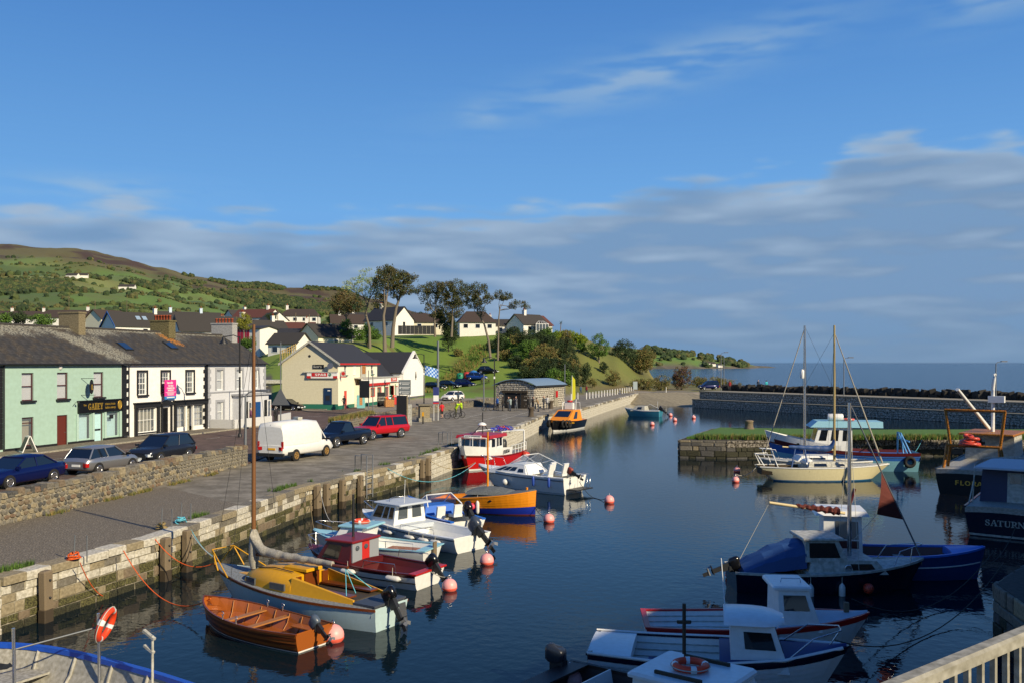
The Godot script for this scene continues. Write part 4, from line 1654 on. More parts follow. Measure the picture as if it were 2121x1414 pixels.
	hexa(st,[gx * V(-4.6,4.78,0),gx * V(0.0,4.78,0),gx * V(0.0,4.78,0.36),gx * V(-4.6,4.78,0.36),gx * V(-4.6,4.95,0),gx * V(0.0,4.95,0),gx * V(0.0,4.84,0.36),gx * V(-4.6,4.84,0.36)])
	obj("sign_canopy", st, MT.white_dirty, sg)
	st = S()
	box(st,gx * V(-2.65,5.52,0.04),V(1.5,0.55,0.06),gx.basis)
	var ks = obj("name_board",st,MT.sign_black,t)
	words("Kerr's",0.4,MT.white_dirty,ks,gx * at(V(-2.75,5.52,0.075)),"lettering",true,1.1)
	st = S()
	box(st,gx * V(-1.35,1.72,0.06),V(1.05,2.15,0.12),gx.basis)
	var atm = obj("cash_machine",st,MT.atm_blue,t)
	st = S()
	box(st,gx * V(-1.35,1.5,0.13),V(0.55,0.65,0.05),gx.basis)
	obj("screen_panel", st, MT.dark_metal, atm)
	st = S()
	box(st,gx * V(-1.2,2.45,0.13),V(0.35,0.12,0.02),gx.basis)
	obj("card_notice", st, MT.white_paint, atm)
	st = S()
	tube(st,[gx * V(-0.85,5.4,0.02),gx * V(-0.85,5.5,0.4)],0.03)
	lathe(st,[[0.02,0.0],[0.25,0.04],[0.42,0.14]],16,gx * Transform3D(Basis(Vector3.RIGHT,PI / 2 - 0.3),V(-0.85,5.6,0.45)))
	obj("satellite_dish", st, MT.grey_metal, t)
	st = S()
	lathe(st,[[0.17,0.0],[0.17,0.03],[0.12,0.03]],12,gx * Transform3D(Basis(Vector3.RIGHT,PI / 2),V(-3.85,6.9,0.0)))
	obj("vent", st, MT.dark_metal, t)
	st = S()
	box(st,V(0.6,4.6,0.5),V(0.08,0.75,0.7))
	var ps = obj("post_office_sign",st,MT.white_dirty,t)
	st = S()
	lathe(st,[[0.24,0.0],[0.24,0.02]],14,Transform3D(Basis(V(0,0,1),PI / 2),V(0.56,4.65,0.5)))
	box(st,V(0.6,4.2,0.5),V(0.1,0.12,0.72))
	obj("red_disc", st, MT.shop_red, ps)
	# shop extension
	var x0 = 6.6
	var x1 = 29.1
	st = S()
	pierced(st,x0,x1,-0.2,3.0,[[7.1,1.2,9.7,2.55],[11.0,1.2,13.3,2.55],[14.3,1.2,16.6,2.55],[18.3,0.7,20.4,2.5],[21.2,0.0,23.4,2.6],[24.4,0.7,27.6,2.5]],0.15,at(V(0,0,1.0)))
	quad(st,V(x0,-0.2,0),V(x0,3.0,0),V(x0,3.0,1),V(x0,-0.2,1))
	quad(st,V(x1,-0.2,-7),V(x1,3.9,-7),V(x1,3.9,1),V(x1,-0.2,1))
	tri(st,V(x1,3.9,-7),V(x1,6.5,-3.4),V(x1,3.9,0.6))
	var ext = obj("extension_wall",st,MT.front_cream,t)
	st = S()
	box(st,V((x0 + x1) / 2,3.5,1.15),V(x1 - x0,0.7,0.3))
	var fs = obj("fascia",st,MT.white_paint,ext)
	st = S()
	box(st,V((x0 + 20.0) / 2,3.0,1.16),V(20.0 - x0,0.36,0.32))
	box(st,V(27.9,3.3,1.16),V(2.2,0.3,0.34))
	obj("red_band", st, MT.shop_red, fs)
	st = S()
	box(st,V(22.2,3.55,1.32),V(3.2,0.6,0.06))
	obj("red_panel", st, MT.shop_red, fs)
	words("SPAR",0.5,MT.white_paint,fs,at(V(22.2,3.55,1.36)),"lettering",false,2.2)
	st = S()
	hexa(st,[V(x0,3.82,1.4),V(x1 + 0.3,3.82,1.4),V(x1 + 0.3,3.9,-0.1),V(x0,3.9,-0.1),V(x0,3.95,1.4),V(x1 + 0.3,3.95,1.4),V(x1 + 0.3,4.05,-0.1),V(x0,4.05,-0.1)])
	obj("canopy_roof", st, MT.white_dirty, ext)
	st = S()
	quad(st,V(L,4.0,0.3),V(x1 + 0.3,4.0,0.3),V(x1 + 0.3,6.6,-3.4),V(L,6.6,-3.4))
	quad(st,V(L,6.6,-3.4),V(x1 + 0.3,6.6,-3.4),V(x1 + 0.3,3.9,-7.2),V(L,3.9,-7.2))
	obj("extension_roof", st, MT.slate_new, ext)
	for w in [[7.1,1.2,9.7,2.55],[11.0,1.2,13.3,2.55],[14.3,1.2,16.6,2.55]]:
		window(ext,w,{"frame": MT.shop_red,"behind": MT.poster_tan,"bar": 0.14,"deep": 0.1},at(V(0,0,1.0)))
	for w in [[18.3,0.7,20.4,2.5],[24.4,0.7,27.6,2.5]]:
		window(ext,w,{"frame": MT.shop_red,"behind": MT.room_dark,"cols": 2,"bar": 0.12,"deep": 0.1},at(V(0,0,1.0)))
	st = S()
	box(st,V(22.9,1.3,0.9),V(0.9,2.5,0.06),Basis(Vector3.UP,0.7))
	obj("open_door", st, MT.shop_red, ext)
	st = S()
	quad(st,V(21.2,0,0.3),V(21.2,2.6,0.3),V(23.4,2.6,0.3),V(23.4,0,0.3))
	obj("doorway", st, MT.room_dark, ext)
	st = S()
	for x in [17.9, 20.8, 23.9, 28.0]:
		box(st, V(x, 1.4, 1.04), V(0.16, 2.8, 0.1))
	obj("pilaster", st, MT.shop_green, ext)
	st = S()
	box(st,V(13.9,0.2,1.03),V(14.4,0.6,0.07))
	obj("extension_plinth",st,MT.plinth_green,ext)
	# ---- white cottage, gable to the road
	var cd = V(0.2047, 0, -0.9788)
	var c = thing("cottage","white windowless gable cottage with dark slate roof beside the shop","house",V(-17.0,2.1,-143.5),yaw_of(cd))
	var W = 11.2
	var ce = 3.8
	var cr = 7.0
	st = S()
	var gp = [Vector2(0,-1),Vector2(W,-1),Vector2(W,ce),Vector2(W / 2,cr),Vector2(0,ce)]
	extrude(st, gp, -16.0, 0.0)
	obj("wall", st, MT.white_render, c)
	st = S()
	for s in [0, 1]:
		var ex: float = -0.25 if s == 0 else W + 0.25
		hexa(st,[V(W / 2,cr + 0.02,-16.3),V(W / 2,cr + 0.02,-0.25),V(ex,ce - 0.1,-0.25),V(ex,ce - 0.1,-16.3),V(W / 2,cr + 0.16,-16.3),V(W / 2,cr + 0.16,-0.25),V(ex,ce + 0.04,-0.25),V(ex,ce + 0.04,-16.3)])
	obj("roof", st, MT.slate_new, c)
	st = S()
	for s in [0, 1]:
		var ex: float = -0.1 if s == 0 else W + 0.1
		hexa(st,[V(W / 2,cr + 0.1,-0.3),V(W / 2,cr + 0.1,0.06),V(ex,ce - 0.1,0.06),V(ex,ce - 0.1,-0.3),V(W / 2,cr + 0.34,-0.3),V(W / 2,cr + 0.34,0.06),V(ex,ce + 0.14,0.06),V(ex,ce + 0.14,-0.3)])
	obj("gable_coping", st, MT.white_paint, c)
	st = S()
	box(st,V(W / 2,-0.5,0.02),V(W + 0.1,1.0,0.08))
	obj("plinth",st,mat("plinth_grey","55575a",0.9,0.0,"paint",1.0),c)
	st = S()
	box(st,V(W * 0.55,3.3,0.05),V(0.12,1.3,0.06))
	tri(st,V(W * 0.55 - 0.3,3.0,0.09),V(W * 0.55,4.1,0.09),V(W * 0.55 + 0.3,3.0,0.09))
	obj("wall_ornament", st, MT.dark_metal, c)
	# pale outbuilding with a porch left of the shop
	var ob = thing("outbuilding","small flat roofed outbuilding left of the cream shop gable","building",V(-36.78,1.45,-141.31),0.12)
	st = S()
	box(st, V(0, 1.4, -2.0), V(4.5, 3.2, 4.0))
	obj("wall", st, MT.gable_cream, ob)
	st = S()
	box(st, V(0, 3.15, -1.8), V(5.0, 0.5, 4.8))
	obj("flat_roof", st, MT.white_dirty, ob)

# ---------------------------------------------------------------- houses of the village
func house(label: String,ridge_at: Vector3,w: float,dp: float,e: float,r: float,yaw_deg: float,wall: Material,roof: Material,stacks: Array,wins: int,hip := 0.0) -> Node3D:
	var t = thing("village_house",label,"house",ridge_at - V(0,r,0),deg_to_rad(yaw_deg))
	var st = S()
	var hw = w / 2
	var hd = dp / 2
	var poly = [Vector2(-hd,-4),Vector2(hd,-4),Vector2(hd,e),Vector2(0,r if hip <= 0.0 else e),Vector2(-hd,e)]
	extrude(st,poly,-hw,hw,Transform3D(Basis(V(0,0,1),Vector3.UP,V(1,0,0)),Vector3.ZERO))
	obj("wall", st, wall, t)
	st = S()
	var o = 0.35
	var dn = V(0, -0.15, 0)
	for s in [-1.0, 1.0]:
		var ez: float = s * (hd + o)
		var ey = e - o * (r - e) / hd
		var q = [V(-hw - o + hip,r + 0.08,0),V(hw + o - hip,r + 0.08,0),V(hw + o,ey + 0.08,ez),V(-hw - o,ey + 0.08,ez)]
		hexa(st,[q[0] + dn,q[1] + dn,q[2] + dn,q[3] + dn,q[0],q[1],q[2],q[3]])
		if hip > 0.0:
			tri(st,V(s * (hw + o - hip),r + 0.08,0),V(s * (hw + o),ey + 0.08,-hd - o),V(s * (hw + o),ey + 0.08,hd + o))
	var ro = obj("roof", st, roof, t)
	for x in stacks:
		chimney(ro,V(x,r + 0.35,0),V(0.7,1.3,0.9),wall,2,MT.terracotta)
	for k in wins:
		var x = -hw + w * (k + 0.5) / wins
		st = S()
		box(st,V(x,e - 1.15,hd),V(1.25,1.15,0.1))
		var f = obj("window",st,MT.white_gloss,t)
		st = S()
		box(st,V(x,e - 1.15,hd + 0.02),V(1.05,0.95,0.08))
		obj("pane", st, MT.glass_dark, f)
	if wins > 1:
		for s in [-1.0, 1.0]:
			st = S()
			box(st,V(s * hw,e - 1.1,0),V(0.1,1.2,1.0))
			var f2 = obj("window",st,MT.white_gloss,t)
			st = S()
			box(st,V(s * hw + s * 0.02,e - 1.1,0),V(0.08,1.0,0.8))
			obj("pane", st, MT.glass_dark, f2)
	return t

func make_village() -> void:
	var W: Material = mat("village_white","e4e2da",0.9,0.0,"paint",3.0)
	var C: Material = MT.render_cream
	var B: Material = MT.tile_brown
	var G: Material = MT.tile_grey
	var R: Material = MT.tile_red
	house("long brown roofed bungalow behind the leafy bushes at far left",V(-173.77,25.98,-330),26,8,2.8,5.4,4,W,B,[-6,5],5)
	house("brown roofed white bungalow above the mint green takeaway",V(-148.56,25.18,-310),16,8,2.8,5.3,3,W,B,[5],4)
	house("cream gabled house above the takeaway chimney",V(-115.76,22.43,-262),9,6.5,3.2,5.6,62,C,B,[],1)
	var h4 = house("white gabled house with blue trimmed bargeboards and skylights",V(-87.35,19.11,-214),13.5,8.6,3.4,6.6,44,W,G,[4],1)
	for k in 2:
		var st = S()
		var sb = Basis(Vector3.RIGHT, 0.64)
		box(st,V(-0.8 + k * 1.5,5.3,2.05),V(1.0,0.1,1.4),sb)
		obj("skylight",st,glass("skylight_pale","8fa3b4"),h4)
	var st4 = S()
	for s in [-1.0, 1.0]:
		hexa(st4,[V(-7.15,6.35,0),V(-7.05,6.35,0),V(-7.05,2.95,s * 4.7),V(-7.15,2.95,s * 4.7),V(-7.15,6.75,0),V(-7.05,6.75,0),V(-7.05,3.3,s * 4.7),V(-7.15,3.3,s * 4.7)])
	obj("bargeboard",st4,mat("trim_blue","2f5ea0",0.6),h4)
	house("pale blue gabled house behind the mossy chimney stack",V(-87.96,21.22,-250),16,7.5,3.2,6.0,30,mat("village_blue","c3d4e6",0.9,0.0,"paint",3.0),G,[-5,3],2)
	var h6 = house("white house with black bargeboards above the grey house roof",V(-62.7,16.9,-186),10.5,7.4,3.2,6.2,33,W,G,[],3)
	var st6 = S()
	for s in [-1.0, 1.0]:
		hexa(st6,[V(-5.68,5.9,0),V(-5.58,5.9,0),V(-5.58,2.75,s * 4.1),V(-5.68,2.75,s * 4.1),V(-5.68,6.35,0),V(-5.58,6.35,0),V(-5.58,3.1,s * 4.1),V(-5.68,3.1,s * 4.1)])
	obj("bargeboard", st6, MT.black_paint, h6)
	house("cream gabled house left of the leafy tree behind the lamp",V(-58.46,17,-192),9,5.6,2.8,5.2,58,C,G,[2.5],1)
	house("small white gable far behind the grey house chimney",V(-89.29,24.61,-300),8,6,3.2,5.6,50,W,G,[2],1)
	house("white house with long reddish brown roof behind the leafy tree",V(-80.67,24.34,-290),13,7.5,3.0,5.6,-18,W,R,[4],3)
	house("white gabled annex right of the reddish brown roof",V(-70.27,22.18,-270),8,5.5,3.0,5.2,-50,W,G,[],1)
	house("large white two storey house with brown hipped roof",V(-63.32,23.47,-275),11,8,5.0,7.0,8,W,B,[-4],4,2.0)
	house("low white house with reddish tiled roof below the two storey house",V(-55.72,17.79,-235),10,7,2.6,4.8,6,W,R,[3],3)
	house("cream gabled house with a satellite dish behind the shop roof",V(-37.43,15.15,-184),9.5,6.0,2.8,5.2,55,C,G,[],1)
	house("white cottage with red tiled porch right of the cream gable",V(-43.52,16.63,-222),7.5,6,2.6,4.8,-35,W,R,[],2)
	house("dark roofed white bungalow beside the red shuttered house",V(-46.26,14.35,-186),10,6,2.6,4.2,5,W,MT.slate_new,[],3)
	house("small white gable between the leafy tree and the annex",V(-57.09,17.36,-215),7,5.5,2.6,4.8,40,W,G,[1],1)
	house("grey roofed white cottage above the uphill road",V(-40.72,12.88,-168),6,5,2.4,4.2,-20,W,G,[],2)
	house("brown roofed white house behind the leftmost windblown tree",V(-46.87,21.08,-260),9,6.5,3.0,5.4,15,W,B,[-2],2)
	house("low white gable below the mossy chimney line",V(-65.65,16.68,-205),7,5.5,2.6,4.8,-42,W,G,[1.5],1)
	var rs = house("flat roofed white house with red shuttered front",V(-49.33,14.44,-176),6.5,5,3.0,3.5,-25,W,MT.slate_new,[],0)
	var st
	for k in 4:
		st = S()
		box(st,V(-1.8 + k * 0.75,1.6,2.52),V(0.6,2.4,0.1))
		obj("shutter",st,mat("shutter_red","a01f34",0.6),rs)
	house("big white house with dark slate roof between the tall trees",V(-32.82,22.23,-245),11,7.5,4.6,8.0,-38,W,MT.slate_new,[-3],2)
	house("dark roofed white house left of the big trees",V(-43.84,22.18,-270),9,7,3.0,6.0,20,W,MT.slate_new,[-3],2)
	house("brown roofed bungalow partly hidden by the dark trees",V(-23.83,21.11,-258),9,7,2.8,5.0,6,C,B,[],2)
	house("white bungalow with hipped brown roof on the bank",V(-9.22,20.34,-232),9,8,3.0,5.6,10,W,B,[],3,2.5)
	house("long low white bungalow beside the hipped roof",V(-3.17,18.58,-236),9,6,2.4,3.9,4,W,G,[-2.5],3)
	house("white gabled house with grey roof at the end of the bank",V(3.81,19.51,-230),8,6.5,2.6,5.0,40,W,G,[-1],2)
	house("red roofed house rising behind the glass porch",V(6.67,20.09,-246),6,6,2.6,5.0,55,W,R,[],1)
	var cv = thing("conservatory","white framed glass conservatory at the right end of the bank houses","conservatory",V(7.08,14.77,-226),0.3)
	st = S()
	for x in [-1.6, -0.8, 0.0, 0.8, 1.6]:
		box(st, V(x, 1.1, 1.2), V(0.1, 2.2, 0.1))
		tube(st,[V(x,2.2,1.2),V(x * 0.3,3.0,0)],0.05,-1,4)
	box(st, V(0, 2.2, 1.2), V(3.4, 0.12, 0.12))
	box(st, V(0, 0.3, 1.2), V(3.4, 0.6, 0.1))
	obj("frame", st, MT.white_gloss, cv)
	st = S()
	box(st, V(0, 1.2, 0.2), V(3.2, 2.0, 1.9))
	obj("glazing", st, MT.glass_grey, cv)
	var bw = thing("black_fence","black boarded fence wall between the tree trunks on the bank","fence",V(-23.19,14.64,-222),0.05)
	for k in 9:
		st = S()
		box(st,V(-3.9 + k * 0.98,0.75,0),V(0.95,2.1,0.1))
		obj("board", st, MT.slate_new, bw)
	var fk = 0
	# farms on the hill and the headland
	for f in [[V(-599.01,7.4,-1250),16,-5],[V(-589.22,7.4,-1260),12,15],[V(-503.68,7.4,-1200),20,4],[V(-268.92,7.4,-1100),9,0]]:
		house(nth(fk) + " white farmstead from the left on the green hillside",flat(f[0],land_height(f[0].x,-f[0].z) + 6.5),f[1],8,3.5,6.5,f[2],W,G,[],0).set_meta("group","farmsteads on the hillside")
		fk += 1
	fk = 0
	for f in [[V(282.45,7.4,-1330),9],[V(291.94,7.4,-1335),8],[V(298.84,7.4,-1322),7]]:
		house(nth(fk) + " tiny white house from the left on the far headland",flat(f[0],land_height(f[0].x,-f[0].z) + 6.0),f[1],6,3.5,6.0,20,W,G,[],0).set_meta("group","houses on the far headland")
		fk += 1

# ---------------------------------------------------------------- shelter,right-hand building,bridge railing
func make_harbour_buildings() -> void:
	# stone shelter with a curved metal roof on the quay
	var a: Vector3 = V(2.98, 1.5, -119.26)
	var t = thing("stone_shelter","rubble stone harbour building with curved pale blue metal roof","building",a,deg_to_rad(62))
	# local x runs along the long right-hand wall (away),z out to the right
	var L = 9.0
	var W = 5.8
	var H = 2.9
	var st = S()
	box(st,V(L / 2,H / 2 - 0.2,-W / 2),V(L - 0.1,H + 0.4,W - 0.1))
	obj("core", st, MT.mortar_dark, t)
	var stuff = S()
	lay_stones(t,stuff,V(0,0,0),V(L,0,0),0.0,H,0.26,0.5,0.1,road_stone,0,true)
	# stones of the long wall sit on z = 0 and face out along +z
	var arch = S()
	for k in 26:
		for j in 14:
			var y = 0.12 + j * 0.25
			var z = -W + (k + 0.5) * W / 26.0 + rf(-0.04,0.04)
			var top = H + 0.75 * (1.0 - pow((z + W / 2) / (W / 2),2.0))
			if y > top - 0.1 or (y < 2.0 and z > -4.6 and z < -1.6):
				continue
			add_stone(stuff,Transform3D(Basis(V(0,0,W / 26.0 * rf(0.9,1.3)),V(0,0.25 * rf(0.8,1.1),0),V(-0.18,0,0)),V(-0.03 + rf(-0.02,0.02),y,z)))
	obj("stonework",stuff,mat("shelter_stone","d0cabc",0.9,0.0,"stain",1.0,1.0),t).set_meta("kind","stuff")
	st = S()
	var gp = []
	for k in 11:
		var z = -W * k / 10.0
		gp.append(Vector2(z,H + 0.7 * (1.0 - pow((z + W / 2) / (W / 2),2.0))))
	gp.append(Vector2(-W, 0))
	gp.append(Vector2(0, 0))
	extrude(st,gp,0.02,0.4,Transform3D(Basis(V(0,0,1),Vector3.UP,V(1,0,0)),Vector3.ZERO))
	obj("gable_core", st, MT.mortar, t)
	st = S()
	var r0 = []
	var r1 = []
	for k in 13:
		var z = 0.4 - (W + 0.8) * k / 12.0
		var y = H + 0.12 + 0.85 * (1.0 - pow((z + W / 2) / (W / 2 + 0.4),2.0))
		r0.append(V(-0.3, y, z))
		r1.append(V(L + 0.3, y, z))
	var r2 = []
	var r3 = []
	for k in 13:
		r2.append(r0[k] - V(0, 0.1, 0))
		r3.append(r1[k] - V(0, 0.1, 0))
	loft(st,[r2,r0,r1,r3],false,false,false,false)
	obj("roof",st,mat("roof_pale","8ea2ad",0.35,0.3,"paint",2.0),t)
	st = S()
	box(st,V(L / 2,H + 0.0,0.3),V(L + 0.5,0.22,0.12))
	obj("fascia", st, MT.dark_metal, t)
	st = S()
	box(st,V(-0.06,1.05,-3.3),V(0.1,2.1,2.2))
	obj("dark_doorway", st, MT.room_dark, t)
	st = S()
	box(st,V(-0.07,1.0,-1.5),V(0.12,2.0,1.0))
	obj("door", st, MT.wood_wet, t)
	st = S()
	box(st,V(-0.12,2.2,-2.9),V(0.2,0.3,3.8))
	obj("lintel", st, MT.wood_wet, t)
	st = S()
	box(st, V(6.2, 1.3, 0.12), V(1.2, 2.2, 0.1))
	var nb = obj("notice_panel",st,MT.concrete_pale,t)
	st = S()
	box(st,V(6.2,1.75,0.2),V(0.55,0.85,0.16))
	obj("lifebelt_box", st, MT.red_paint, nb)
	# big building on the right-hand quay,out of frame,whose shade covers the near boats
	var b = thing("harbour_store","tall grey stone harbour store on the quay to the right","building",V(16.6,1.5,-14.5),yaw_of(V(0.59,0,-0.807)))
	st = S()
	box(st, V(17, 4.4, 6.5), V(50, 8.8, 11))
	obj("wall", st, MT.stone_grey, b)
	st = S()
	extrude(st,[Vector2(0.7,8.7),Vector2(12.3,8.7),Vector2(6.5,12.0)],-8.3,42.3,Transform3D(Basis(V(0,0,1),Vector3.UP,V(1,0,0)),Vector3.ZERO))
	obj("roof", st, MT.slate_new, b)
	for k in 10:
		st = S()
		box(st,V(-5 + k * 5.0,3.0,1.0),V(1.2,1.8,0.1))
		obj("window", st, MT.glass_dark, b)
	# footbridge we look from, with its railing
	st = S()
	box(st,V(0.5,4.85,0.5),V(9.5,0.4,12.6))
	box(st, V(0.5, 2.0, 3.5), V(9.5, 5.6, 5.0))
	struct("bridge_deck", st, MT.concrete)
	var ra = V(0.77, 5.05, -3.05)
	var rb = V(4.13, 5.05, -5.7)
	var rail = thing("railing","pale metal railing with thin bars in the lower right corner","railing",ra,yaw_of((rb - ra).normalized()))
	var len = (rb - ra).length()
	st = S()
	cbox(st,V(len / 2,1.06,0),V(len,0.055,0.075),0.012)
	obj("top_rail",st,mat("rail_paint","a9a698",0.6,0.0,"patch",0.5),rail)
	st = S()
	cbox(st,V(len / 2,0.12,0),V(len,0.04,0.05),0.01)
	obj("bottom_rail", st, MT.rail_paint, rail)
	for k in int(len / 0.125):
		st = S()
		box(st,V(0.06 + k * 0.125,0.58,0),V(0.024,0.9,0.024))
		obj("baluster", st, MT.rail_paint, rail)
	for x in [0.03, len * 0.5, len - 0.03]:
		st = S()
		box(st, V(x, 0.5, 0), V(0.05, 1.0, 0.05))
		obj("post", st, MT.rail_paint, rail)


# ---------------------------------------------------------------- trees,shrubs,hedges
var leaf_mesh: ArrayMesh
var leaf_pts := PackedVector3Array()
var leaf_total := 0
var lump_mesh: ArrayMesh
var tuft_mesh: ArrayMesh

func make_leaf_shapes() -> void:
	var r = RandomNumberGenerator.new()
	r.seed = 77
	var st = S()
	for k in 12:
		var c = V(r.randf_range(-0.5,0.5),r.randf_range(-0.42,0.42),r.randf_range(-0.5,0.5))
		var b = Basis.from_euler(V(r.randf_range(-1.2,1.2),r.randf_range(0,TAU),r.randf_range(-1.2,1.2)))
		var s = r.randf_range(0.16, 0.26)
		quad(st,c + b * V(-s,0,0),c + b * V(0,0.04,s * 0.6),c + b * V(s,0,0),c + b * V(0,0.04,-s * 0.6))
	st.generate_normals()
	leaf_mesh = st.commit()
	# lumpy far tree crown
	st = SurfaceTool.new()
	st.begin(Mesh.PRIMITIVE_TRIANGLES)
	st.set_smooth_group(-1)
	var n = FastNoiseLite.new()
	n.frequency = 1.6
	n.seed = 3
	var rings = []
	for j in 7:
		var ph = -0.35 * PI + 0.85 * PI * j / 6.0
		var ring = []
		for i in 10:
			var th = TAU * i / 10
			var d = V(cos(th) * cos(ph),sin(ph),sin(th) * cos(ph))
			ring.append(d * (0.5 + 0.22 * n.get_noise_3dv(d * 1.4) + r.randf_range(-0.05,0.05)))
		rings.append(ring)
	loft(st, rings, true, true, true, false)
	st.generate_normals()
	lump_mesh = st.commit()
	st = S()
	for k in 9:
		var a = r.randf_range(0, TAU)
		var o = V(cos(a),0,sin(a)) * r.randf_range(0,0.4)
		var lean = V(cos(a),0,sin(a)) * r.randf_range(0.1,0.35)
		var w = V(-sin(a), 0, cos(a)) * 0.05
		tri(st,o - w,o + w,o + lean + V(0,r.randf_range(0.6,1.0),0))
	st.generate_normals()
	tuft_mesh = st.commit()

# a crown of many small leaf faces,as one mesh with leaf colours
func leaves(parent: Node,lobes: Array,cols: Array,size: float,dense: float,called := "crown") -> void:
	if leaf_pts.is_empty():
		var idx: PackedInt32Array = leaf_mesh.surface_get_arrays(0)[Mesh.ARRAY_INDEX] if leaf_mesh.surface_get_arrays(0)[Mesh.ARRAY_INDEX] != null else PackedInt32Array()
		var src: PackedVector3Array = leaf_mesh.surface_get_arrays(0)[Mesh.ARRAY_VERTEX]
		if idx.is_empty():
			leaf_pts = src
		else:
			for i in idx:
				leaf_pts.append(src[i])
	var vs := PackedVector3Array()
	var cs := PackedColorArray()
	var one := PackedColorArray()
	one.resize(leaf_pts.size())
	for L in lobes:
		var c: Vector3 = L[0]
		var rad: Vector3 = L[1]
		var n := int(dense * 7.0 * (rad.x * rad.y + rad.y * rad.z + rad.x * rad.z) / (size * size) + 12)
		for k in n:
			var d := V(rf(-1,1),rf(-1,1),rf(-1,1))
			var dl := d.length()
			if dl > 1.0 or dl < 0.05:
				continue
			d = d / dl * pow(dl, 0.45)
			var p := c + d * rad
			var wob := fn_a.get_noise_3d((p.x + parent.position.x) * 0.5,p.y * 0.7,p.z * 0.5)
			if wob < -0.10:
				continue
			var s := size * rf(0.7, 1.35)
			var xf := Transform3D(Basis.from_euler(V(rf(-0.5,0.5),rf(0,TAU),rf(-0.5,0.5))).scaled(V(s,s,s)),p)
			vs.append_array(xf * leaf_pts)
			var col: Color = cols[rng.randi() % cols.size()]
			var v := rf(0.75, 1.25)
			one.fill(Color(col.r * v,col.g * v,col.b * v))
			cs.append_array(one)
	var arr := []
	arr.resize(Mesh.ARRAY_MAX)
	arr[Mesh.ARRAY_VERTEX] = vs
	arr[Mesh.ARRAY_COLOR] = cs
	var me := ArrayMesh.new()
	me.add_surface_from_arrays(Mesh.PRIMITIVE_TRIANGLES,arr)
	leaf_total += vs.size() / 3
	inst(called,me,vmat("leafy",0.8,"",1.0,0.35),parent,Transform3D.IDENTITY)

func tree(called: String,label: String,base: Vector3,trunk: Array,r0: float,lobes: Array,cols: Array,size := 0.55,dense := 1.0,group := "") -> void:
	var t = thing(called,label,"tree",base,0.0,group)
	var st = S()
	var pts = []
	for p in trunk:
		pts.append(p - base)
	tube(st, pts, r0, r0 * 0.45, 8)
	obj("trunk",st,mat("bark_pale","8a8274",0.95,0.0,"grain",1.0,2.0),t)
	st = S()
	var top: Vector3 = pts[pts.size() - 1]
	var fork: Vector3 = pts[maxi(0,pts.size() - 2)]
	var ll = []
	for L in lobes:
		var c: Vector3 = L[0] - base
		ll.append([c, L[1]])
		var from = top if rng.randf() < 0.6 else fork.lerp(top,0.6)
		var mid = from.lerp(c,0.5) + V(rf(-0.5,0.5),rf(-0.6,0.1),rf(-0.5,0.5))
		tube(st,[from,mid,c],r0 * 0.4,r0 * 0.12,6)
		for k in 4:
			var e: Vector3 = c + V(rf(-0.8,0.8) * L[1].x,rf(-0.2,0.7) * L[1].y,rf(-0.8,0.8) * L[1].z)
			tube(st,[mid.lerp(c,0.6),(mid + e) * 0.5 + V(0,0.2,0),e],r0 * 0.14,r0 * 0.04,4)
	obj("limbs", st, MT.bark_pale, t)
	leaves(t, ll, cols, size, dense)

func shrub(called: String,label: String,c: Vector3,rad: Vector3,cols: Array,size: float,dense: float,group := "",category := "shrub") -> void:
	var gap = c.y - rad.y - land_height(c.x,-c.z)
	if gap > 0.2 and gap < 4.0:
		c.y -= gap / 2
		rad.y += gap / 2
	var base = c - V(0, rad.y, 0)
	var t = thing(called,label,category,base,0.0,group)
	var st = S()
	for k in 4:
		var e = V(rf(-0.5,0.5) * rad.x,rad.y * rf(0.8,1.4),rf(-0.5,0.5) * rad.z)
		tube(st,[V(rf(-0.2,0.2),-0.8,rf(-0.2,0.2)),e * 0.5,e],0.08,0.03,5)
	obj("stems",st,mat("bark_dark","4c4438",0.95,0.0,"grain",0.6),t)
	var lobes = []
	var n = 3 + rng.randi() % 3
	for k in n:
		lobes.append([V(rf(-0.45,0.45) * rad.x,rad.y * rf(0.75,1.25),rf(-0.4,0.4) * rad.z),rad * rf(0.55,0.78)])
	lobes.append([V(0,rad.y * 0.7,0),V(rad.x * 0.9,rad.y * 0.7,rad.z * 0.9)])
	leaves(t,lobes,cols,size,dense,"foliage")

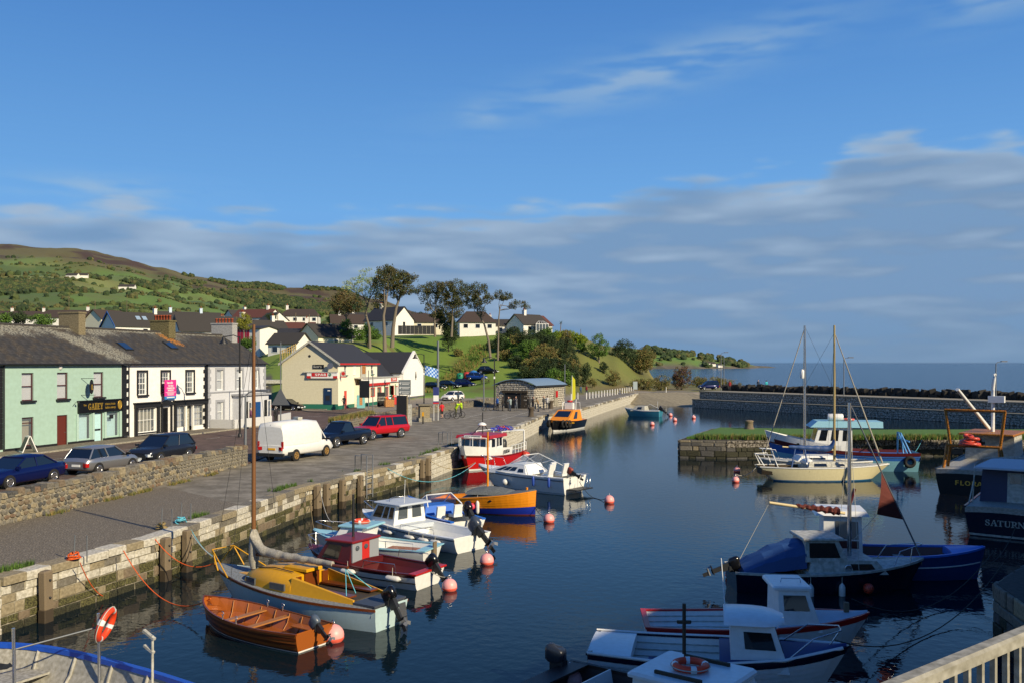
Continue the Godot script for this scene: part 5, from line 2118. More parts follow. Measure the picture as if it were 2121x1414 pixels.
func make_greenery() -> void:
	make_leaf_shapes()
	var dark = [lin("454e26"),lin("4e4f28"),lin("384322"),lin("5a5029")]
	var rust = [lin("5d4f26"),lin("6b5730"),lin("4a4a22"),lin("55552a")]
	var pale = [lin("8a9a5a"),lin("78904e"),lin("97a06a")]
	var deep = [lin("2f4220"),lin("3a4c26"),lin("28381c")]
	var green = [lin("4c6a24"),lin("5a7a2c"),lin("426022")]
	var olive = [lin("6a6a34"),lin("7c7440"),lin("58602e"),lin("84713e")]
	# the tall windblown trees on the bank,left to right
	tree("windblown_tree","leftmost windblown tree with a rounded rusty green crown",V(-33.43,13.08,-186),[V(-33.43,12.49,-186),V(-33.53,15.23,-186),V(-33.72,17.58,-186)],0.28,[[V(-35.29,19.54,-186),V(2.0,1.8,2)],[V(-33.71,20.79,-187),V(2.4,1.7,2.2)],[V(-31.99,19.08,-185),V(1.7,1.7,2)],[V(-34.12,18.36,-186),V(2.2,1.1,2)]],rust,0.62,1.5)
	tree("windblown_tree","tall airy pale green tree leaning behind the cream shop",V(-27.47,11.11,-176),[V(-27.28,10.18,-176),V(-27.37,14.07,-176),V(-28.11,16.85,-176),V(-27.47,19.44,-176)],0.30,[[V(-27.47,23.8,-176),V(2.2,1.9,2)],[V(-29.67,22.49,-177),V(2.4,1.6,2)],[V(-31.36,22.22,-176),V(1.6,0.9,1.5)],[V(-26.02,22.14,-175),V(1.6,1.8,1.6)],[V(-28.58,20.37,-176),V(1.4,1.3,1.6)],[V(-29.23,18.15,-176),V(1.5,0.8,1.2)]],pale,0.5,0.62)
	tree("windblown_tree","tall dark tree with a forked pale trunk above the shop roof",V(-23.58,10.08,-170),[V(-23.58,9.37,-170),V(-23.67,12.95,-170),V(-23.84,16.08,-170),V(-23.31,18.76,-170)],0.40,[[V(-23.31,23.24,-170),V(2.3,2.2,2.2)],[V(-24.52,21.44,-171),V(1.7,2.2,2)],[V(-23.31,24.58,-170),V(1.6,1.0,1.5)],[V(-24.7,18.83,-171),V(1.4,1.4,1.4)]],dark,0.6,1.5)
	tree("windblown_tree","broad dark spreading tree with the widest crown on the bank",V(-22.57,11.06,-174),[V(-22.76,10.33,-174),V(-22.57,13.99,-174),V(-22.02,17.66,-174),V(-21.29,19.95,-174)],0.42,[[V(-21.48,23.15,-174),V(2.6,1.7,2.4)],[V(-19.46,23.33,-174),V(1.7,0.9,1.7)],[V(-22.89,24.35,-175),V(1.8,1.4,2)],[V(-20.26,21.6,-173),V(1.8,1.4,2)],[V(-21.97,21.03,-175),V(1.6,1.4,2)]],dark,0.6,1.6)
	tree("windblown_tree","flat topped dark tree left of the ivy covered trunk",V(-17.29,14.12,-206),[V(-17.29,13.25,-206),V(-17.4,16.51,-206),V(-17.18,19.54,-206)],0.28,[[V(-19.57,23.66,-206),V(2.6,1.3,2.2)],[V(-17.18,24.31,-206),V(2.5,1.3,2.2)],[V(-18.36,22,-207),V(2.6,1.6,2)],[V(-17.4,19.54,-206),V(2.0,1.8,2)],[V(-15.78,22.58,-206),V(1.6,2.0,2)]],dark,0.62,1.4)
	tree("windblown_tree","tall rounded dark tree with a pale trunk in the middle of the bank",V(-13.43,14.09,-205),[V(-13.54,13.23,-205),V(-13.32,17.33,-205),V(-13.43,21.1,-205)],0.30,[[V(-14.62,23.8,-205),V(2.4,1.8,2.2)],[V(-12.46,24.45,-205),V(2.4,1.5,2.2)],[V(-11.38,22.18,-205),V(1.9,2.0,2)],[V(-13.28,21.93,-206),V(2.4,1.8,2)],[V(-14.15,19,-206),V(2.2,2.2,2)],[V(-12.41,19.54,-206),V(1.6,2.2,2)]],dark,0.62,1.5)
	tree("windblown_tree","windswept tree bent to the right with a bare lower trunk",V(-4.36,9.06,-186),[V(-4.36,8.38,-186),V(-4.75,11.9,-186),V(-5.63,15.23,-186),V(-7.1,17.87,-186)],0.28,[[V(-8.37,21.79,-186),V(1.8,1.8,1.8)],[V(-6.9,22.48,-186),V(2.0,1.3,1.8)],[V(-6.31,20.52,-186),V(2.0,1.4,1.8)],[V(-4.75,20.32,-186),V(1.1,0.8,1.2)],[V(-7.92,19.9,-187),V(1.6,1.4,1.6)],[V(-6.31,17.87,-186),V(1.0,1.0,1.2)]],dark,0.58,1.3)
	tree("windblown_tree","slender tree with a small umbrella crown and a trailing side branch",V(-2.83,8.74,-182),[V(-2.83,7.97,-182),V(-2.73,11.9,-182),V(-2.63,16.21,-182),V(-2.35,18.89,-182)],0.2,[[V(-2.35,20.81,-182),V(1.3,0.9,1.3)],[V(-1.2,20.62,-182),V(1.4,0.7,1.3)],[V(1.48,19.09,-182),V(1.9,0.7,1.2)],[V(3.02,18.51,-182),V(0.8,0.4,0.8)],[V(0.14,18.51,-182),V(0.9,0.4,0.8)]],dark,0.5,1.4)
	# ivy and shrubs at their feet
	var k = 0
	for b in [[V(-33.54,14.41,-185),1.66,2.53],[V(-32.39,13.67,-192),1.62,1.62],[V(-27.81,13.18,-177),0.84,2.42],[V(-29.75,13.86,-198),1.46,1.46],[V(-16.79,18.22,-212),1.34,2.23],[V(-14.42,16.68,-210),1.99,3.32]]:
		shrub("ivy_shrub",nth(k) + " dark leafy shrub from the left under the tall trees",b[0],V(b[1],b[2],b[1]),green if b[0].x < -26.0 else deep,0.55,1.2,"shrubs under the tall trees")
		k += 1
	# bank shrubs to the right of the trees
	k = 0
	for b in [[V(-14.66,14.41,-222),1.87,0.93],[V(-11.98,9.79,-206),1.19,0.87],[V(-8.52,8.03,-201),1.48,1.27],[V(-4.76,11.88,-213),1.35,0.90],[V(-2.79,14.19,-208),1.53,0.99],[V(-1.62,9.18,-199),1.68,1.05],[V(-1.16,11.8,-209),2.20,1.32],[V(-0.06,14.55,-219),2.54,1.61],[V(0.95,7.8,-190),1.80,1.40],[V(1.3,13.03,-214),2.03,1.35],[V(2.54,10.3,-197),2.70,2.28],[V(2.32,6.17,-180),1.33,0.95],[V(3.74,13.69,-206),2.60,1.73],[V(3.59,7.4,-182),2.30,2.11],[V(5,11.61,-200),1.89,1.47],[V(4.85,5.7,-179),1.51,0.94],[V(6.54,14.22,-209),1.54,1.10],[V(5.89,9.58,-188),2.77,2.37],[V(7.75,14.32,-212),2.68,1.56],[V(6.62,6.92,-181),2.48,2.10],[V(8.37,12.35,-200),2.32,1.89],[V(8.27,9.06,-186),1.96,1.96],[V(8.38,5.53,-178),1.87,1.31],[V(9.64,7.79,-184),2.32,2.32],[V(11.22,11.69,-204),2.79,2.15],[V(12.1,14.25,-210),1.77,1.33],[V(10.85,5.22,-180),1.52,0.95],[V(12.45,9.1,-190),1.80,1.80],[V(11.99,5.86,-183),1.93,1.54],[V(12.68,7.4,-186),1.37,1.37],[V(16.28,11.23,-214),1.13,1.13],[V(14.83,6.42,-186),1.17,1.37]]:
		shrub("bank_shrub",(nth(k) + " dense shrub from the left" if k < 16 else nth(31 - k) + " dense shrub from the right") + " on the bank above the shelter",b[0],V(b[1],b[2],b[1]),[deep,olive,green,deep][k % 4],0.55,1.15,"shrubs on the bank above the shelter")
		k += 1
	k = 0
	for b in [[V(10.36,14,-220),1.39,1.16],[V(12.91,14.36,-224),2.36,1.06],[V(16.3,13.83,-222),2.34,1.05]]:
		shrub("yellow_hedge",nth(k) + " yellow green clipped hedge from the left on top of the bank",b[0],V(b[1],b[2],b[1]),[lin("7a8a22"),lin("8c9628"),lin("66801e")],0.5,1.3,"yellow hedges on top of the bank","hedge")
		k += 1
	tree("round_tree","round green tree standing on the dry grass slope",V(20.03,8.18,-212),[V(20.14,7.4,-212),V(20.03,9.63,-212)],0.25,[[V(20.03,11.53,-212),V(2.2,2.6,2.2)],[V(18.91,10.52,-212),V(1.6,1.8,1.8)],[V(21.14,10.75,-212),V(1.6,2.0,1.8)]],green,0.55,1.3)
	shrub("round_shrub","large rounded dark bush on the ridge right of the round tree",V(27.3,10.02,-226),V(4.2,3.8,3.6),deep,0.6,1.2)
	shrub("round_shrub","tapering mixed hedge shrub at the right end of the bank",V(32.1,8.24,-228),V(3.4,3.4,3.0),olive,0.6,1.1)
	shrub("round_shrub","small dark bush at the foot of the round tree",V(20.66,7.62,-205),V(1.0,0.8,1.0),deep,0.4,1.2)
	shrub("round_shrub","reddish leaved tree beside the parked dark van on shore",V(37.92,5.03,-205),V(2.6,2.0,2.2),[lin("5a4030"),lin("5a5a30"),lin("6a4a30")],0.5,0.8)
	k = 0
	for b in [[V(16.1,4.07,-186),1.17,0.78],[V(21.61,5.03,-196),1.86,1.03],[V(27.8,4,-196),2.68,0.83],[V(32.58,4.24,-200),2.32,0.74],[V(45.53,3.73,-225),2.37,0.71],[V(51.99,3.53,-230),2.91,0.73],[V(55.74,3.2,-228),1.68,0.72]]:
		shrub("shore_scrub",nth(k) + " clump of low rough scrub from the left behind the slipway",b[0],V(b[1],b[2],b[1] * 0.6),olive,0.45,1.0,"scrub behind the slipway")
		k += 1
	# village garden trees
	tree("garden_tree","yellow green garden tree between the lamp and the red shuttered house",V(-43.86,12.29,-150),[V(-43.86,11.11,-150),V(-43.86,13.08,-150)],0.15,[[V(-43.86,14.35,-150),V(1.2,1.1,1.1)],[V(-44.41,13.72,-150),V(0.8,0.8,0.8)],[V(-43.3,13.72,-150),V(0.8,0.8,0.8)]],[lin("8a8a2a"),lin("74781f")],0.35,1.3)
	shrub("garden_hedge","square cut dark green hedge right of the grey house",V(-40.34,10.35,-140),V(1.5,1.2,1.2),green,0.35,1.5,"","hedge")
	k = 0
	for b in [[V(-72.01,13.56,-130),0.96,0.96],[V(-85.52,15.32,-160),1.85,1.18],[V(-76.93,14.66,-150),1.89,1.26],[V(-89.03,17.57,-230),0.97,0.61],[V(-73.58,18.01,-240),1.26,1.01],[V(-68.49,20.67,-260),1.92,1.09],[V(-68.29,24.24,-320),2.69,1.35],[V(-45.32,14.42,-215),1.36,0.57],[V(-50.7,19.99,-260),1.92,1.37],[V(-52.18,22.72,-300),3.47,2.21]]:
		var far = nth(k) + " garden bush from the left behind the terrace and among the village houses"
		shrub("garden_bush",far,b[0],V(b[1],b[2],b[1]),green if k % 2 == 0 else deep,0.5,1.2,"garden bushes of the village")
		k += 1
	for b in [V(11.43,15.13,-216),V(8.95,13.48,-214)]:
		var t = thing("cabbage_palm",("taller" if b.x > 10.0 else "shorter") + " spiky cabbage palm at the end of the bank houses","palm",b,0.0,"palms by the bank houses")
		var st = S()
		tube(st,[V(0,-0.5,0),V(0.1,1.6,0)],0.14,0.09)
		obj("trunk", st, MT.bark_pale, t)
		st = S()
		for j in 40:
			var d = V(rf(-1,1),rf(-0.4,1),rf(-1,1)).normalized()
			var w = d.cross(Vector3.UP).normalized() * 0.06
			tri(st,V(0.1,1.6,0) - w,V(0.1,1.6,0) + w,V(0.1,1.6,0) + d * rf(0.7,1.1))
		obj("fronds",st,mat("frond","4a5c2c",0.7),t)
	# hedge tufts of grass along the quay edge,grass on mole rim
	var xfs = []
	var cs = []
	for i in range(1, 5):
		var a: Vector3 = EDGE[i]
		var b: Vector3 = EDGE[i + 1]
		for j in 420:
			var f = rng.randf()
			var p = a.lerp(b, f)
			if fn_a.get_noise_2d(p.z * 0.22,3.0) < 0.10:
				continue
			p += V(-0.42 - absf(rng.randfn(0,0.28)),0,0)
			xfs.append(Transform3D(Basis(Vector3.UP,rf(0,TAU)).scaled(Vector3.ONE * rf(0.12,0.26)),flat(p,QUAY + 0.004)))
			var g: Color = green[rng.randi() % 3]
			cs.append(g * rf(0.55, 1.0))
	for j in 2600:
		var x = rf(14.5, 44.0)
		var zz = -72.0 + rf(-0.5,0.55) - (0.3 if x < 18 else 0.0)
		xfs.append(Transform3D(Basis(Vector3.UP,rf(0,TAU)).scaled(Vector3.ONE * rf(0.2,0.55)),V(x,1.45,zz)))
		var g2: Color = olive[rng.randi() % 4] if rng.randf() < 0.4 else green[rng.randi() % 3]
		cs.append(g2 * rf(0.8, 1.3))
	for j in 900:
		var p2: Vector3 = WALL[4].lerp(WALL[1],rf(0,0.9)) + V(0.25 + absf(rng.randfn(0,0.12)),0,0)
		if fn_a.get_noise_2d(p2.z * 0.3,8.0) < 0.05:
			continue
		xfs.append(Transform3D(Basis(Vector3.UP,rf(0,TAU)).scaled(Vector3.ONE * rf(0.08,0.2)),flat(p2,QUAY + 0.006)))
		cs.append(olive[rng.randi() % 4] * rf(0.8,1.3))
	for j in 500:
		var p3: Vector3 = WALL2[0].lerp(WALL2[1],rf(0,1)) + V(-0.2 + rf(-0.25,0.25),0,0)
		xfs.append(Transform3D(Basis(Vector3.UP,rf(0,TAU)).scaled(Vector3.ONE * rf(0.3,0.6)),flat(p3,2.3)))
		cs.append(olive[rng.randi() % 4] * rf(0.8,1.3))
	var gt = multi("grass_tufts",tuft_mesh,vmat("grassy",0.9,"",1.0,0.3),xfs,cs)
	tag(gt,"tufts of grass growing along the quay edges and walls","grass","","stuff")
	# rough grass strip by the car park
	xfs = []
	cs = []
	for j in 1500:
		var q: Vector3 = V(-15.32,1.9,-165.87).lerp(V(-6.66,1.9,-209),rng.randf()) + V(rf(-2,2),0,rf(-9,5))
		xfs.append(Transform3D(Basis(Vector3.UP,rf(0,TAU)).scaled(Vector3.ONE * rf(0.5,0.9)),flat(q,land_height(q.x,-q.z))))
		cs.append((olive[rng.randi() % 4] if rng.randf() < 0.6 else green[rng.randi() % 3]) * rf(0.9,1.5))
	tag(multi("rough_grass",tuft_mesh,MT.grassy,xfs,cs),"strip of long rough grass beside the white parked car","grass","","stuff")

func make_hill_cover() -> void:
	var hx = []
	var hc = []
	var wx = []
	var wc = []
	var cols = [lin("2f4020"),lin("3a4824"),lin("2a3a1e"),lin("465028"),lin("50502c")]
	for j in 190000:
		var dist = 560.0 * pow(2050.0 / 560.0,rng.randf())
		var u = rf(-0.78, 0.06)
		var x = u * dist
		var f = field_at(x, dist)
		var wood = fn_a.get_noise_2d(x * 0.0032 + 3.0,dist * 0.0045 + 1.0)
		if u < -0.40 and dist > 850 and dist < 1330:
			wood += 0.26 * smoothstep(-0.40, -0.50, u)
		if u > -0.36 and u < -0.16 and dist > 1300:
			wood += 0.22
		if dist > 1650.0:
			wood -= 0.3 if u < -0.33 else 0.02
		if wood > 0.45:
			if true:
				var s = rf(4.0, 8.5)
				wx.append(Transform3D(Basis(Vector3.UP,rf(0,TAU)).scaled(V(s,s * rf(0.8,1.3),s)),V(x,land_height(x,dist) + s * 0.25,-dist)))
				wc.append(cols[rng.randi() % 5] * rf(0.7,1.2))
		elif f[1] < 2.6 and dist < 1680.0 and fn_b.get_noise_2d(x * 0.02,dist * 0.02) > -0.25:
			var s = rf(2.0,4.0) if rng.randf() < 0.9 else rf(5.0,8.0)
			hx.append(Transform3D(Basis(Vector3.UP,rf(0,TAU)).scaled(V(s,s * rf(0.6,1.0),s)),V(x,land_height(x,dist) + s * 0.18,-dist)))
			hc.append(cols[rng.randi() % 5] * rf(0.8,1.4))
		elif rng.randf() < 0.003 and dist < 1650.0:
			var s = rf(4.0, 9.0)
			hx.append(Transform3D(Basis(Vector3.UP,rf(0,TAU)).scaled(V(s,s,s)),V(x,land_height(x,dist) + s * 0.25,-dist)))
			hc.append(cols[rng.randi() % 5])
	print("leaf tris ",leaf_total," hedges ",hx.size()," woods ",wx.size())
	tag(multi("hedgerows",lump_mesh,vmat("far_leaf",0.95),hx,hc),"dark hedgerows and bushes dividing the fields on the far hill","hedges","","stuff")
	tag(multi("hill_woods",lump_mesh,MT.far_leaf,wx,wc),"patches of dark woodland on the slopes of the far hill","woods","","stuff")
	# trees along the top of the headland
	hx = []
	hc = []
	for j in 420:
		var u = rf(0.1445, 0.2576)
		var dist = rf(1370.0, 1460.0)
		if rng.randf() < 0.35:
			dist = rf(1280.0, 1400.0)
			if rng.randf() < 0.6:
				continue
		var x = u * dist
		var y = land_height(x, dist)
		if y < 1.0 or fn_a.get_noise_2d(u * 57.0,2.0) < -0.25:
			continue
		var s = rf(5.0, 12.0)
		hx.append(Transform3D(Basis(Vector3.UP,rf(0,TAU)).scaled(V(s,s * rf(0.7,1.0),s)),V(x,y + s * 0.25,-dist)))
		hc.append(cols[rng.randi() % 5])
	tag(multi("headland_trees",lump_mesh,MT.far_leaf,hx,hc),"line of dark trees along the crest of the far headland","trees","","stuff")
	# conifers on the skyline behind the bank houses
	for j in 9:
		var x = -80.5 + j * 2.03
		var t = thing("far_tree",nth(j) + " small dark skyline tree from the left behind the bank houses","tree",V(x,20.0,-700),0.0,"trees on the skyline behind the bank")
		var st = S()
		tube(st,[V(0,-3,0),V(0,6,0)],0.5,0.3,5)
		obj("trunk", st, MT.bark_dark, t)
		var hgt = rf(19.0, 25.0)
		var ll = []
		for q in 4:
			ll.append([V(rf(-1,1),hgt * (0.45 + 0.16 * q),rf(-1,1)),V(4.5 - q * 0.8,hgt * 0.14,4.0 - q * 0.7)])
		leaves(t,ll,[lin("2a3a20"),lin("33452a")],1.6,1.3)


# ---------------------------------------------------------------- boats: hull shapes
class Hull:
	var L := 5.0          # length over all
	var B := 2.0          # beam
	var fb := 0.6         # freeboard amidships
	var up_bow := 0.4
	var up_stern := 0.1
	var tw := 0.8         # transom width,share of the beam
	var full := 2.2       # fullness of the bow in plan
	var rake := 0.5       # overhang of the stem
	var flare := 0.25     # how much the topsides lean out
	var mid := 0.42
	var stern_rake := 0.1
	func half(t: float) -> float:
		if t < mid:
			return B * 0.5 * lerpf(tw,1.0,sin(t / mid * PI * 0.5))
		return B * 0.5 * pow(maxf(0.0,1.0 - pow((t - mid) / (1.0 - mid),full)),0.85)
	func sheer(t: float) -> float:
		return fb + up_stern * pow(1.0 - t,2.0) + up_bow * pow(t,2.4)
	# k = 0 at the gunwale,1 at the waterline,beyond 1 under water; s = side
	func pt(t: float,k: float,s: float,off := 0.0) -> Vector3:
		var h := sheer(t)
		var y := h * (1.0 - k)
		var b := half(t)
		var fl := flare * (1.0 + 1.4 * pow(t, 4.0))
		var w := b * (1.0 - fl * k * 0.6 - fl * k * k * 0.5)
		if k > 1.0:
			w *= maxf(0.0, 1.0 - (k - 1.0) * 0.6)
		w = maxf(w, 0.012) + off
		var x := -L * 0.5 + L * t
		x -= rake * k * pow(t, 5.0)
		x += stern_rake * k * pow(1.0 - t, 6.0)
		return Vector3(x, y, s * w)

const HT := 18

func hull_side(h: Hull,k0: float,k1: float,t0 := 0.0,t1 := 1.0,lap := 0.0,off := 0.0) -> SurfaceTool:
	var st = S()
	for s in [-1.0, 1.0]:
		var rings = []
		for i in HT + 1:
			var t = lerpf(t0, t1, float(i) / HT)
			rings.append([h.pt(t,k0,s,off),h.pt(t,(k0 + k1) / 2,s,off + lap * 0.6),h.pt(t,k1,s,off + lap)] + ([h.pt(t,k1,s,off - 0.01)] if lap > 0.0 else []))
		loft(st,rings,false,false,false,lap == 0.0)
	return st

func hull_transom(h: Hull,k0 := 0.0,k1 := 1.3,out := 0.0) -> SurfaceTool:
	var st = S()
	var n = 6
	for i in n:
		var ka = lerpf(k0, k1, float(i) / n)
		var kb = lerpf(k0, k1, float(i + 1) / n)
		var o = V(-out, 0, 0)
		quad(st,h.pt(0,ka,-1) + o,h.pt(0,ka,1) + o,h.pt(0,kb,1) + o,h.pt(0,kb,-1) + o)
	return st

# gunwale strip following the sheer
func hull_rail(h: Hull,w: float,hgt: float,t0 := 0.0,t1 := 1.0,k := 0.0,off := 0.02,y := 0.0) -> SurfaceTool:
	var st = S()
	for s in [-1.0, 1.0]:
		var rings = []
		for i in HT + 1:
			var t = lerpf(t0, t1, float(i) / HT)
			var p = h.pt(t, k, s, off) + V(0, y, 0)
			var inw = V(0,0,-s * minf(w,absf(p.z) + off))
			rings.append([p + V(0,hgt * 0.5,0),p + V(0,-hgt * 0.5,0),p + inw + V(0,-hgt * 0.5,0),p + inw + V(0,hgt * 0.5,0)])
		loft(st, rings, true, true, true, false)
	return st

func transom_rail(h: Hull,w: float,hgt: float,y := 0.0) -> SurfaceTool:
	var st = S()
	var a = h.pt(0, 0, -1)
	var b = h.pt(0, 0, 1)
	box(st,(a + b) / 2 + V(w * 0.3,y,0),V(w,hgt,(b - a).length() + 0.06))
	return st

func hull_deck(h: Hull,t0: float,t1: float,drop := 0.02,camber := 0.06,inset := 0.03) -> SurfaceTool:
	var st = S()
	var rings = []
	for i in HT + 1:
		var t = lerpf(t0, t1, float(i) / HT)
		var p = h.pt(t, 0.0, 1.0)
		var w = maxf(p.z - inset, 0.005)
		var y = p.y - drop
		var ring = []
		for j in 7:
			var q = -1.0 + j / 3.0
			ring.append(V(p.x,y + camber * (1.0 - q * q),q * w))
		rings.append(ring)
	loft(st, rings, false, false, false, true)
	# closing faces
	for e in [rings[0], rings[HT]]:
		var low = []
		for v in e:
			low.append(v - V(0, 0.25, 0))
		loft(st,[e,low],false,false,false,false)
	return st

# open boat inside: planked sides,floor,bulkheads
func hull_inside(h: Hull,t0: float,t1: float,floor_y: float,thick := 0.05) -> SurfaceTool:
	var st = S()
	var rings = []
	for i in HT + 1:
		var t = lerpf(t0, t1, float(i) / HT)
		var g = h.pt(t, 0.0, 1.0)
		var kf = clampf(1.0 - floor_y / maxf(g.y,0.05),0.0,1.2)
		var m = h.pt(t, kf * 0.55, 1.0)
		var f = h.pt(t, kf, 1.0)
		var x0 = g.x + (0.04 if i == 0 else 0.0)
		var gz = maxf(g.z - thick, 0.01)
		var mz = maxf(m.z - thick, 0.01)
		var fz = maxf(f.z - thick - 0.04, 0.005)
		rings.append([V(x0,g.y,-gz),V(x0,m.y,-mz),V(x0,f.y,-fz),V(x0,f.y,fz),V(x0,m.y,mz),V(x0,g.y,gz)])
	loft(st, rings, false, false, false, false)
	fan(st, rings[0])
	fan(st, rings[HT])
	return st

# cabin block: bottom and top rectangles; faces can carry panels
func frus(xa: float,xb: float,zb: float,y0: float,xc: float,xd: float,zt: float,y1: float) -> Array:
	return [V(xa,y0,-zb),V(xb,y0,-zb),V(xb,y0,zb),V(xa,y0,zb),V(xc,y1,-zt),V(xd,y1,-zt),V(xd,y1,zt),V(xc,y1,zt)]

# faces as seen from outside,u left to right,v bottom to top
func face(p: Array, which: String) -> Array:
	match which:
		"s":
			return [p[3], p[2], p[6], p[7]]
		"p":
			return [p[1], p[0], p[4], p[5]]
		"f":
			return [p[2], p[1], p[5], p[6]]
		"b":
			return [p[0], p[3], p[7], p[4]]
	return [p[7], p[6], p[5], p[4]]

func solid(called: String,p: Array,m: Material,parent: Node) -> MeshInstance3D:
	var st = S()
	hexa(st, p)
	return obj(called, st, m, parent)

func panel(called: String,p: Array,which: String,r: Array,m: Material,parent: Node,proud := 0.012,frame: Material = null) -> void:
	var f = face(p, which)
	var o = parent
	if frame != null:
		var st0 = S()
		plate(st0,subq(f,r[0] - 0.03,r[1] - 0.04,r[2] + 0.03,r[3] + 0.04),proud * 0.6)
		o = obj(called + "_frame",st0,frame,parent)
	var st = S()
	plate(st,subq(f,r[0],r[1],r[2],r[3]),proud)
	obj(called, st, m, o)

func fender_shape(r: float,l: float) -> SurfaceTool:
	var st = S()
	lathe(st,[[0.02,l / 2 + 0.06],[r * 0.35,l / 2 + 0.03],[r * 0.75,l / 2 - 0.01],[r,l / 2 - 0.08],[r,-l / 2 + 0.08],[r * 0.75,-l / 2 + 0.01],[r * 0.3,-l / 2 - 0.03],[0.01,-l / 2 - 0.04]],12)
	return st

func fender(parent: Node,at: Vector3,r: float,l: float,m: Material,lying := false,up := 0.3) -> void:
	var o = obj("fender",fender_shape(r,l),m,parent)
	o.position = at
	if lying:
		o.rotation = V(0, 0, PI / 2)
	var st = S()
	tube(st,[at + V(0,l / 2 if not lying else r,0),at + V(0,(l / 2 if not lying else r) + up,0)],0.012,-1,4)
	obj("fender_line",st,MT.rope_white,parent)

func ball(parent: Node,called: String,at: Vector3,r: float,m: Material) -> void:
	var st = S()
	var prof = []
	for i in 11:
		var a = -PI / 2 + PI * i / 10
		prof.append([maxf(0.005,cos(a) * r),sin(a) * r])
	lathe(st, prof, 16)
	var o = obj(called, st, m, parent)
	o.position = at

# outboard motor hung on the transom; tilt lifts the leg out of the water
func outboard(boat: Node3D,label: String,at: Vector3,size: float,cowl: Material,tilt: float,turn := 0.0) -> void:
	var g = boat.global_transform if boat.is_inside_tree() else boat.transform
	size *= 0.88
	var t = thing("outboard_motor",label,"outboard motor",g * at,boat.rotation.y + turn)
	var inner = Transform3D(Basis(V(0,0,1),tilt),Vector3.ZERO)
	var st = S()
	var rings = []
	for q in [[-0.06,0.18,0.11],[0.0,0.25,0.14],[0.2,0.25,0.145],[0.28,0.23,0.13],[0.315,0.17,0.1],[0.32,0.06,0.04]]:
		var ring = []
		for k in 10:
			var a = TAU * k / 10
			var ca = cos(a)
			var sa = sin(a)
			ring.append(inner * (V(signf(ca) * pow(absf(ca),0.42) * q[1] - 0.14,0.12 + q[0] - 0.12 * ca * q[0],signf(sa) * pow(absf(sa),0.42) * q[2]) * size))
		rings.append(ring)
	loft(st, rings, true, true, true, true)
	obj("cowling", st, cowl, t)
	st = S()
	for b in [[V(-0.14,-0.08,0),V(0.26,0.36,0.15)],[V(-0.15,-0.42,0),V(0.17,0.5,0.08)],[V(-0.2,-0.62,0),V(0.36,0.03,0.18)],[V(-0.14,-0.92,0),V(0.14,0.2,0.025)]]:
		box(st,inner * (b[0] * size),b[1] * size,inner.basis)
	obj("leg", st, MT.dark_metal, t)
	st = S()
	var pa = inner * (V(-0.05, -0.78, 0) * size)
	var pb = inner * (V(-0.34, -0.78, 0) * size)
	tube(st,[pa,pb],0.05 * size,0.035 * size)
	for k in 3:
		var a = TAU * k / 3
		var u = inner.basis * V(0, cos(a), sin(a))
		var w = inner.basis * V(0.3,-sin(a),cos(a))
		quad(st,pb + u * 0.03 * size - w * 0.05 * size,pb + u * 0.17 * size - w * 0.06 * size,pb + u * 0.17 * size + w * 0.06 * size,pb + u * 0.03 * size + w * 0.05 * size)
	obj("propeller", st, MT.grey_metal, t)
	st = S()
	box(st,V(0.04,0.02,0) * size,V(0.16,0.22,0.22) * size)
	obj("clamp", st, MT.dark_metal, t)

func boat(called: String,label: String,category: String,stern: Vector3,bow: Vector3,lift := 0.0) -> Node3D:
	var mid = (stern + bow) * 0.5
	return thing(called,label,category,V(mid.x,lift,mid.z),yaw_of(bow - stern))

func rails(parent: Node,called: String,paths: Array,r: float,m: Material) -> void:
	var st = S()
	for p in paths:
		tube(st, p, r, -1, 5)
	obj(called, st, m, parent)

func lifebelt(label: String,xf: Transform3D,R := 0.32) -> void:
	var t = thing("lifebelt",label,"lifebelt",xf.origin)
	var B = Transform3D(xf.basis, Vector3.ZERO)
	var st = S()
	torus(st, B, R, 0.075, 28, 8)
	obj("ring", st, MT.orange_red, t)
	for k in 4:
		st = S()
		torus(st,B,R,0.079,4,8,k * PI / 2 - 0.16,k * PI / 2 + 0.16)
		obj("reflective_band",st,MT.white_gloss,t)
	st = S()
	torus(st, B, R + 0.085, 0.012, 24, 5)
	obj("grab_line", st, MT.rope_white, t)


# ---------------------------------------------------------------- the boats,near left first
func make_boats() -> void:
	boats_left()
	boats_middle()
	boats_right()

